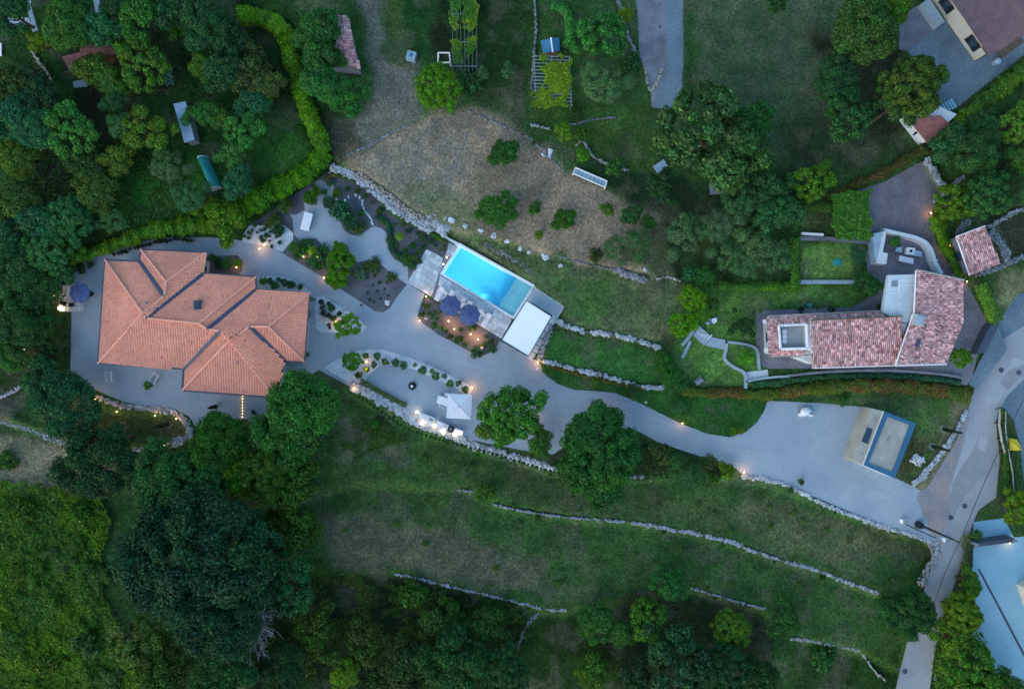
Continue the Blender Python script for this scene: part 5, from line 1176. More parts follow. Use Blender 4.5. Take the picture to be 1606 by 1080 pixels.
# pale terrace steps and garden walls left of the old house
Z1 = lambda pts: ZZ(pts, 1060, 480, 7.2)
t = thing('garden_steps', W(1101,530,.8), 'pale blue stone stairway descending from the yew hedge to the path', 'steps')
prs(Z1([(265,222),(410,350),(322,440),(198,328)]), .75, 1.15, 1.15).build('landing', M['kerb'], t); prs(Z1([(412,352),(558,378),(552,492),(325,442)]), .75, .95, .9).build('lower_landing', M['kerb'], t)
for k in range(4): x = 265+35*k; prs(Z1([(x-65+40,330-30+22*k),(x+30,330+2*k-20),(x+40,340+2*k-15),(x-60+45,345-25+22*k)]), 1.151, 1.19+.02*k, 1.1).build('step', M['slab'], t)
for nm, path, w, lb in (('stone_kerb', [(240,205),(185,290),(130,375),(70,440)], 5, 'grey retaining kerb left of the pale stairway, upper part'), ('stone_kerb', [(165,395),(120,490),(75,585)], 4.5, 'grey retaining kerb left of the pale stairway, lower part'), ('stone_kerb', [(590,405),(720,420),(860,450),(920,500),(935,600),(945,715)], 3.6, 'pale kerb curving round the ball shrub bed'), ('stone_kerb', [(575,420),(565,500),(555,600),(660,690),(780,760),(790,930)], 4.2, 'pale kerb zigzagging down left of the ball shrub bed'), ('stone_kerb', [(790,850),(950,820),(1120,800),(1290,790)], 3.4, 'pale kerb starting the long wall below the old house')):
    ribbon(nm, Z1(path), w, .8, 1.15, 'kerb', lb, 'kerb')
prs(Z1([(775,745),(1035,715),(1045,790),(800,840)]), .78, .92, .9).build('step_platform', M['slab']); bpy.data.objects['step_platform']['kind'] = 'structure'
ribbon('long_wall', [(1238,589),(1300,583),(1400,581),(1500,590),(1510,600)], 3.6, .8, 1.3, 'conc_old', 'long low grey wall below the old tiled house', 'wall')
t = thing('garden_bench', W(1094,596,.8), 'weathered grey bench table in the small lawn left of the old house', 'bench', None, .6); link('seat', MB().box(-.5,-.45,.4,.5,.1,.46).mesh('seat', M['grey']), t); link('backrest', MB().box(-.5,.3,.5,.5,.36,.9).mesh('backrest', M['grey']), t); link('leg', MB().box(-.45,-.4,0,-.38,.3,.4).mesh('leg', M['grey']), t); link('leg', MB().box(.38,-.4,0,.45,.3,.4).mesh('leg', M['grey']), t)
t = thing('garden_fountain', W(1118,503,.8), 'pale rock fountain at the corner of the lawn by the yew hedge', 'fountain'); 
for k in range(6): o = link('rock', ROCK[k], t, (R.uniform(-.6,.4), R.uniform(-.3,.4), -.05), k, (.75,.7,.6)); o.color = (.8,1.1,1.3,1)
link('bowl', MB().lathe([(.1,.3),(.3,.55),(.32,.62),(.05,.56)], 12).mesh('bowl', M['white']), t)
for poly, z1, nm, m, lb in (([(1254,439),(1341,439),(1341,445),(1254,445)], .5, 'garden_wall', 'kerb', 'straight pale concrete wall across the square lawn'), ([(1255,371),(1300,371),(1362,378),(1362,383),(1300,377),(1255,377)], .4, 'garden_wall', 'conc_old', 'thin grey wall below the flat topped tree'), ([(1258,364),(1292,366),(1292,370),(1258,368)], .45, 'garden_bench', 'white', 'white bench plank under the top hedge of the square garden'), ([(1362,300),(1364,300),(1367,380),(1365,380)], .8, 'garden_wall', 'conc_old', 'thin grey wall between the flat topped tree and the cobbled yard')):
    o = prs(poly, .75, .8+z1, .8+z1).build(nm, M[m]); setp(o, lb, 'wall' if 'wall' in nm else 'bench')
for x, y, s, lb in ((1313,411,.5,'turquoise round lid on the square lawn'),(1270,478,.25,'small turquoise cap on the lawn strip above the old house')):
    o = link('cover', MB().lathe([(1,0),(1,.1),(.7,.25),(.1,.3)], 14).mesh('cover', M['teal']), None, W(x, y, .81), 0, (s*1.2, s, s)); setp(o, lb, 'cover')
for x, y in ((1231.5,499+25),(1231.5,527),(1230,532)):
    pass
for k, (x, y) in enumerate(((1230,520),(1230,528),(1230,535))):
    o = link('patio_table', MB().lathe([(.28,0),(.32,.04),(.30,.08)], 14).mesh('patio_table', M['white']), None, W(x, y, 3.44)); setp(o, ['round white patio stool at the top of the roof terrace row','middle round white patio stool on the roof terrace','round white patio stool at the bottom of the roof terrace row'][k], 'stool')
for x, y, sx, sy, rz, m, lb in ((267,122,.55,1.1,.15,'lblue','pale metal trough at the right edge of the orchard clearing'),(250,143,.8,.12,.25,'wood','pale plank lying below the orchard clearing'),(2,80,.3,.8,.0,'white','white bench cut by the left edge of the picture'),(110,113,.5,.12,.5,'wood','short plank at the lower corner of the small red lean to'),(278,37+10,.9,.1,.3,'wood','curved pale beam at the top of the orchard clearing'),(1035,262,.8,.5,.6,'lblue','pale broken slab under the chestnut tree'),(1128,296,1.3,.7,.1,'conc_old','grey tarpaulin covered stack behind the chestnut tree'),(1465,1060+0,.3,.3,0,'white','white post foot right of the road near the bottom')):
    t = thing('bench' if 'bench' in lb else 'trough' if 'trough' in lb else 'plank' if 'plank' in lb or 'beam' in lb else 'slab', G(x, y), lb, 'bench' if 'bench' in lb else 'trough' if 'trough' in lb else 'plank' if 'plank' in lb or 'beam' in lb else 'stack' if 'stack' in lb else 'slab', None, rz)
    link('top_board', MB().box(-sx,-sy,.3,sx,sy,.38).mesh('top_board', M[m]), t); link('base', MB().box(-sx*.8,-sy*.8,0,sx*.8,sy*.8,.3).mesh('base', M['wood']), t)
# ---------------------------------------------------------------- stone walls
SC = (.74,.79,.84)
stone_wall([(553,604),(575,614),(600,628),(625,643),(655,662),(700,680),(745,698),(790,712),(830,722),(870,735)], (13, 6), -1.3, .12, 'broad pale flagstone topped wall curving under the lit sofas', (1.15,1.2,1.24), (.35,.8), indiv=260, dens=.75, flat=True)
stone_wall([(870,735),(910,742),(960,747),(1010,747)], 5, -1.3, .1, 'broken pale stone wall in the shade of the round tree', SC)
stone_wall([(1165,747),(1195,750),(1225,757),(1255,770),(1290,790),(1330,805),(1380,824),(1430,838),(1468,852)], 5.2, -1.3, .12, 'white rubble wall along the lower edge of the parking area', (.98,1.02,1.06), (.25,.5), indiv=90)
stone_wall([(1452,846),(1468,858),(1466,880),(1452,900),(1447,920)], 9, -.3, .1, 'loose rubble tumbling down beside the road below the parking', (.9,.88,.84), (.2,.5), scatter=1, dens=.7)
stone_wall([(1010,822),(1050,829),(1100,838),(1150,851),(1180,863)], (4.2,3.6), -2.5, -1.3, 'middle terrace wall, widest brightest stretch of stones across the meadow', SC, (.25,.55), indiv=60)
stone_wall([(775,790),(800,797),(850,806),(900,812),(960,816),(1010,822)], (2.5,4.5), -2.5, -1.3, 'thin left stretch of the middle terrace wall', SC)
stone_wall([(1180,863),(1230,880),(1260,887),(1310,905),(1350,920),(1378,930)], (3.6,4.2), -2.5, -1.35, 'right stretch of the middle terrace wall running to the round roadside tree', SC, (.25,.5), indiv=60)
stone_wall([(720,768),(730,769),(740,770)], 3, -1.5, -1.25, 'short piece of tumbled stones on the meadow left of the middle wall', SC)
stone_wall([(620,900),(640,903),(665,909),(700,918),(750,930),(800,941),(850,954),(888,957)], (3,2.6), -3.4, -2.6, 'lower terrace wall starting in the meadow and ending at the bushes', SC, (.22,.45), indiv=40)
stone_wall([(845,960),(828,978),(818,1000),(812,1015)], 4, -3.5, -3.2, 'short stone row turning down from the lower terrace wall', (.7,.72,.72))
stone_wall([(1085,922),(1120,932),(1160,944),(1200,954)], 2.6, -3.3, -2.5, 'thin line of stones in the meadow right of the lower wall', SC)
stone_wall([(1240,1000),(1290,1007),(1320,1013),(1350,1020)], 5, -3.5, -2.8, 'stone wall among bushes at the lower right', (.7,.74,.74))
stone_wall([(1350,1020),(1362,1038),(1375,1055),(1388,1065)], 2.5, -3.5, -3.0, 'thin stone edging turning down at the lower right lawn', (.85,.88,.85))
stone_wall([(1372,992),(1384,1003),(1398,1018),(1405,1026)], 2.5, -3.3, -2.8, 'short diagonal stone edging below the round roadside tree', (.85,.88,.85))
stone_wall([(150,622),(175,630),(205,638),(245,641),(275,647),(293,662),(298,680),(285,690),(270,696)], (7,10), -.7, .05, 'curved stone wall hooking round the lower lawn below the villa', (.95,.97,.98), (.25,.5), indiv=90)
stone_wall([(270,696),(245,700),(220,704),(208,702)], 8, -1.4, -.6, 'pinkish stretch of rubble wall below the lower lawn', (1.1,1.0,1.0), (.25,.5), indiv=30)
stone_wall([(0,655),(25,666),(55,672),(75,684),(100,691),(135,692),(158,696)], (9,11), -1.4, -.65, 'grey retaining wall above the dry patch at the left edge', (.72,.74,.78), (.2,.4), indiv=60)
stone_wall([(0,623),(20,614),(40,602),(58,590)], 5, -.4, .3, 'short diagonal stone wall at the left edge below the terrace', (.85,.88,.9))
stone_wall([(852,566),(880,573),(910,581),(945,589),(990,602),(1015,607),(1040,608)], 4.4, .0, .65, 'pale stone wall along the bottom of the small lawn by the drive', (1.0,1.03,1.05), (.3,.55), indiv=70)
stone_wall([(872,503),(890,511),(915,520),(950,523),(985,530),(1015,539),(1035,545)], 4.8, .35, .95, 'pale stone wall winding across the lawn from the pool deck', (1.05,1.08,1.1), (.3,.6), indiv=70)
stone_wall([(866,510),(858,530),(850,550),(845,566)], (5,9), 0, .4, 'rubble beside the pool house between the two lawn walls', (.9,.92,.95), (.25,.45))
stone_wall([(519,264),(545,270),(575,288),(600,309),(625,330),(655,347),(680,360)], (12,14), .1, 1.0, 'rockery of pale boulders dropping from the dry field to the low hedge', (.98,1.0,1.06), (.22,.6), indiv=230, dens=.8, flat=True, name='rockery', cat='rockery')
stone_wall([(672,342),(690,346),(700,356),(690,362)], 16, .8, 1.1, 'end of the rockery with largest grey blocks beside the white wall', (.95,.97,1.0), (.4,1.0), indiv=40, dens=.4, name='rockery', cat='rockery')
stone_wall([(760,383),(790,398),(815,414),(836,430)], 6, .6, .85, 'pinkish gravel and stone strip behind the pool wall', (.75,.68,.68), (.15,.35))
stone_wall([(965,424),(985,430),(1000,436),(1015,440)], 8, .9, 1.3, 'tumbled old wall between dry field and lawn', (.62,.60,.62), (.25,.55), indiv=40)
stone_wall([(880,402),(905,410),(940,418),(965,424)], 3, .9, 1.25, 'half buried thin stone edge below the dry field', (.5,.5,.5))
stone_wall([(1030,438),(1045,434),(1068,440)], 2.4, .9, 1.25, 'curved pale stone edge at the corner of the big lawn', (.9,.95,.9))
stone_wall([(545,243),(565,234),(590,222),(615,208),(640,196)], 2.6, 1.3, 1.5, 'line of small stones between the gravel path and dry field', (.6,.62,.66))
stone_wall([(735,174),(770,190),(800,203),(832,218),(860,246),(885,268)], 1.8, 1.3, 1.42, 'thin stone edging round the upper rim of the dry field', (.6,.6,.55))
stone_wall([(1515,644),(1505,665),(1492,688),(1478,708),(1462,728),(1445,748),(1432,758)], (5,9), 0, .5, 'white rubble wall between the garage lawn and the road', (1.0,1.04,1.08), (.22,.45), indiv=90)
stone_wall([(1432,717),(1440,723),(1448,720)], 12, .0, .15, 'heap of white stones on the lawn beside the garage', (1.2,1.2,1.25), (.3,.7), name='stone_heap', cat='stone heap')
stone_wall([(1453,251),(1461,265),(1470,280),(1478,292),(1486,300)], 8, .8, 1.9, 'thick white stone wall at the top corner of the cobbled yard', (1.05,1.1,1.15), (.3,.55), indiv=50)
stone_wall([(1484,300),(1474,306),(1463,316)], 6, .8, 1.5, 'short curved stone wall below the thick corner wall', (.8,.84,.88))
stone_wall([(1512,278),(1500,285),(1490,294)], 5, .8, 1.5, 'short stone wall branching right into the trees', (.8,.84,.88))
stone_wall([(1550,356),(1572,344),(1590,333),(1640,318)], 5.5, .6, 1.6, 'old grey wall running right from the tiled outbuilding', (.65,.7,.75))
stone_wall([(1553,362),(1566,378),(1577,395),(1580,412)], 12, .5, 1.3, 'broad ruined wall bending down beside the outbuilding', (.5,.56,.6), (.2,.4), indiv=50)
stone_wall([(1530,432),(1555,424),(1580,414),(1606,402),(1640,395)], 7, .5, 1.0, 'ruined wall below the outbuilding reaching the right edge', (.55,.6,.64))
stone_wall([(1500,368),(1512,352),(1522,344)], 10, .8, 1.3, 'grey rubble base at the upper left of the outbuilding', (.5,.56,.6))
stone_wall([(833,196),(848,199),(862,202)], 3, 1.3, 1.7, 'short pale wall beside the bright bush right of the dry field', (.9,.95,1.0))
stone_wall([(895,196),(925,189),(965,184)], 2.6, 1.3, 1.45, 'thin curb across the dark lawn below the olive', (.45,.48,.5))
stone_wall([(903,228),(915,222),(930,245),(955,258),(985,268)], 3, 1.3, 1.6, 'winding low stone edge beside the round bright bushes', (.7,.75,.78))
stone_wall([(838,0),(841,40),(838,80),(836,110),(833,140)], 3, 1.3, 1.9, 'narrow wall along the left of the pergola and hut', (.5,.53,.58))
stone_wall([(967,-10),(975,20),(983,50),(997,85)], 4, 1.3, 1.6, 'stone edge left of the concrete lane at the top', (.6,.65,.7))
stone_wall([(1012,108),(1015,128),(1020,142),(1030,130),(1040,108)], 2.5, 1.3, 1.5, 'v shaped stone kerb in the concrete lane', (.9,.95,.8))
stone_wall([(45,73),(60,95),(75,115),(83,130)], 2.2, 1.0, 1.4, 'dotted stone edging curving at upper left', (.8,.8,.65))
stone_wall([(1462,880),(1475,845)], 3, 0, .1, 'few white stones at the drive mouth on the road', (1.2,1.2,1.25), dens=.4)
stone_wall([(555,270),(580,284),(605,302),(630,322),(655,338),(680,350)], 7, 1.2, 1.3, 'brownish upper fringe of rubble between rockery and dry field', (.95,.78,.66), (.2,.5), dens=.4, name='rockery', cat='rockery', flat=True)
# ---------------------------------------------------------------- hedges
hedge([(372,24),(400,26),(430,36),(448,58),(456,90),(468,120),(474,150),(487,185),(500,215),(510,240)], (30,26), 2.6, HD, 'tall bright green hedge snaking down between the gardens', 60, .20, lift=0)
hedge([(508,238),(490,262),(460,282),(428,298),(395,318),(370,332)], (30,38), 2.6, (.052,.14,.010), 'wide bright hedge bending left above the slate bed', 60, .22, wav=.14)
hedge([(372,330),(340,346),(305,352),(270,356),(235,362),(205,374),(170,386),(140,398),(118,405)], (36,15), 2.2, (.075,.135,.012), 'yellow green hedge behind the villa tapering to the left', 60, .20, wav=.16, c2=(.05,.12,.02))
hedge([(1128,448),(1190,449),(1236,448)], 14, 1.6, (.055,.14,.022), 'straight clipped hedge along the bottom of the olive grove', lift=0)
hedge([(1247,455),(1248,420),(1247,372)], 15, 1.7, (.055,.14,.02), 'vertical clipped hedge left of the square lawn')
hedge([(1242,322),(1275,323),(1303,325)], 16, 1.8, (.035,.07,.022), 'dull dark hedge at the top of the square garden')
hedge([(1070,612),(1110,616),(1150,615),(1200,619),(1250,612),(1300,608)], (14,19), 1.3, (.06,.085,.022), 'left half of the long rust tinged hedge above the drive', 60, .18, wav=.2, c2=(.085,.060,.032))
hedge([(1300,607),(1350,604),(1400,605),(1450,609),(1490,614),(1524,622)], (19,22), 1.3, (.055,.085,.03), 'right half of the long rust tinged hedge reaching the road', 60, .18, wav=.2, c2=(.090,.058,.034))
hedge([(1180,604),(1230,598),(1300,591),(1400,590),(1470,594),(1506,600)], 9, .5, (.025,.075,.055), 'low blue green planting strip between wall and rust hedge', 40, .2, wav=.3)
hedge([(1538,446),(1545,465),(1554,485),(1563,505)], (20,22), 1.8, (.085,.17,.03), 'pale green clipped hedge below the small tiled outbuilding')
hedge([(1470,340),(1475,365),(1486,390),(1496,410),(1508,432)], (22,13), 1.8, (.065,.135,.015), 'clumpy yellow green hedge between cobbled yard and outbuilding', 70, .2, wav=.25)
hedge([(1508,196),(1525,176),(1550,155),(1575,135),(1606,112),(1640,95)], (26,28), 2.0, (.060,.125,.02), 'wide diagonal hedge running to the right edge', 60, .22, wav=.2)
hedge([(1300,310),(1335,292),(1370,278),(1400,262),(1430,245),(1450,232)], 14, 1.2, (.045,.055,.025), 'rusty brown hedge along the top of the cobbled yard', 60, .2, wav=.3, c2=(.065,.045,.028))
hedge([(508,284),(518,275),(535,276),(560,284),(585,300),(600,318),(612,330),(635,345),(660,356),(685,370),(700,380)], (6.5,7.5), .6, (.030,.095,.015), 'thin low hedge curving below the rockery', 70, .12, c2=(.10,.075,.04))
hedge([(566,597),(585,608),(610,622),(638,636)], 7.5, .55, (.045,.08,.025), 'short low hedge along the left of the court', 70, .12, c2=(.025,.04,.02))
hedge([(866,8),(882,12),(893,30),(896,55),(890,76)], (12,22), 2.2, (.030,.12,.045), 'crescent of ivy curling round the blue hut', 60, .2, cat='ivy', name='ivy_bank')
hedge([(590,338),(608,352),(612,375),(618,395),(640,410),(648,420)], (7,14), .5, (.022,.075,.045), 'ragged groundcover strip on the right of the upper path', 60, .13, wav=.3, name='groundcover', cat='groundcover')
hedge([(1298+20,480),(1298+21,480)], 1, .1, MD, 'tiny weed tuft at the edge of the old house lawn', 40, .1, name='weed', cat='weed')
hedge([(1570,640),(1578,700),(1580,760),(1590,770)], (4,14), 1.0, (.03,.07,.02), 'dark hedge behind the rail fence right of the road', 50, .2, wav=.2)
hedge([(1520,840),(1516,870),(1514,900),(1510,920)], 13, .8, (.07,.085,.05), 'scrubby verge plants between road and concrete apron', 40, .18, wav=.4, name='verge_plants', cat='plants')
hedge([(862,574),(900,585),(950,597),(1010,610)], 5, .3, (.10,.085,.03), 'rusty brown planting line below the small lawn wall', 50, .12, name='groundcover', cat='groundcover')
# row of small dark mounds on the flagstone wall, planted pots along the villa hedge
for i, (x, y, dx, dy) in enumerate(along(smooth([(563,622),(580,632),(605,650),(640,672),(700,692),(740,702),(790,716),(850,735),(880,741)], 4), 7.2)):
    tree(x, y, R.uniform(2.6,4.0), 'bsh', (.022,.055,.035), .45, ORD[i] + ' dark cushion plant from the left along the outer edge of the flagstone wall', 'cushion plants along the flagstone wall', 'cushion_plant', cat='plant', lift=1.0)
for i, (x, y, dx, dy) in enumerate(along(smooth([(180,399),(205,391),(228,384),(255,377),(285,375),(302,377)], 4), 6.5)):
    tree(x+R.uniform(-1.5,1.5), y+R.uniform(-1,1.5), R.uniform(2.4,4.6), 'bsh', (.018,.035,.028), .5, ORD[i] + ' small dark shrub from the left in the row between villa hedge and drive', 'dark shrubs in a row under the villa hedge', 'dark_shrub', cat='shrub')
for i, (x, y, dx, dy) in enumerate(along([(800,578),(802,580)], 5)): pass
# pebble-bed planting upper left: many alike dark tufts
for X, Y in ((20,650),(55,665),(85,600),(110,560),(150,545),(160,600),(190,590),(205,640),(160,660),(180,690),(230,650),(235,690),(205,560),(250,735),(290,655),(315,705),(270,600),(300,570),(130,620),(330,620),(60,620),(240,610)):
    x, y = 380+X/5.4, 250+Y/5.4; tree(x, y, R.uniform(2.6,4.6), 'bsh', R.choice([DK,TE,(.02,.07,.03)]), .3, 'small dark tuft planted in the white pebble bed by the drive', 'dark tufts in the white pebble bed', 'tuft', cat='plant')
for X, Y, r in ((1305,320,3),(1350,380,3.4),(1290,400,2.6),(1240,470,3),(1330,460,3),(1400,440,2.6),(1260,540,3),(1180,590,2.5),(1360,530,2.6),(1430,500,3),(1200,250,4),(1230,330,4),(1300,560,2.6),(1420,380,2.6),(1270,250,3)):
    tree(370+X/6, 380+Y/6, r*.8, 'flt', (.07,.075,.075) if X % 2 else (.03,.05,.035), .08, 'small low tuft planted in the slate bed by the drive', 'low tufts in the lower slate bed', 'tuft', cat='plant')

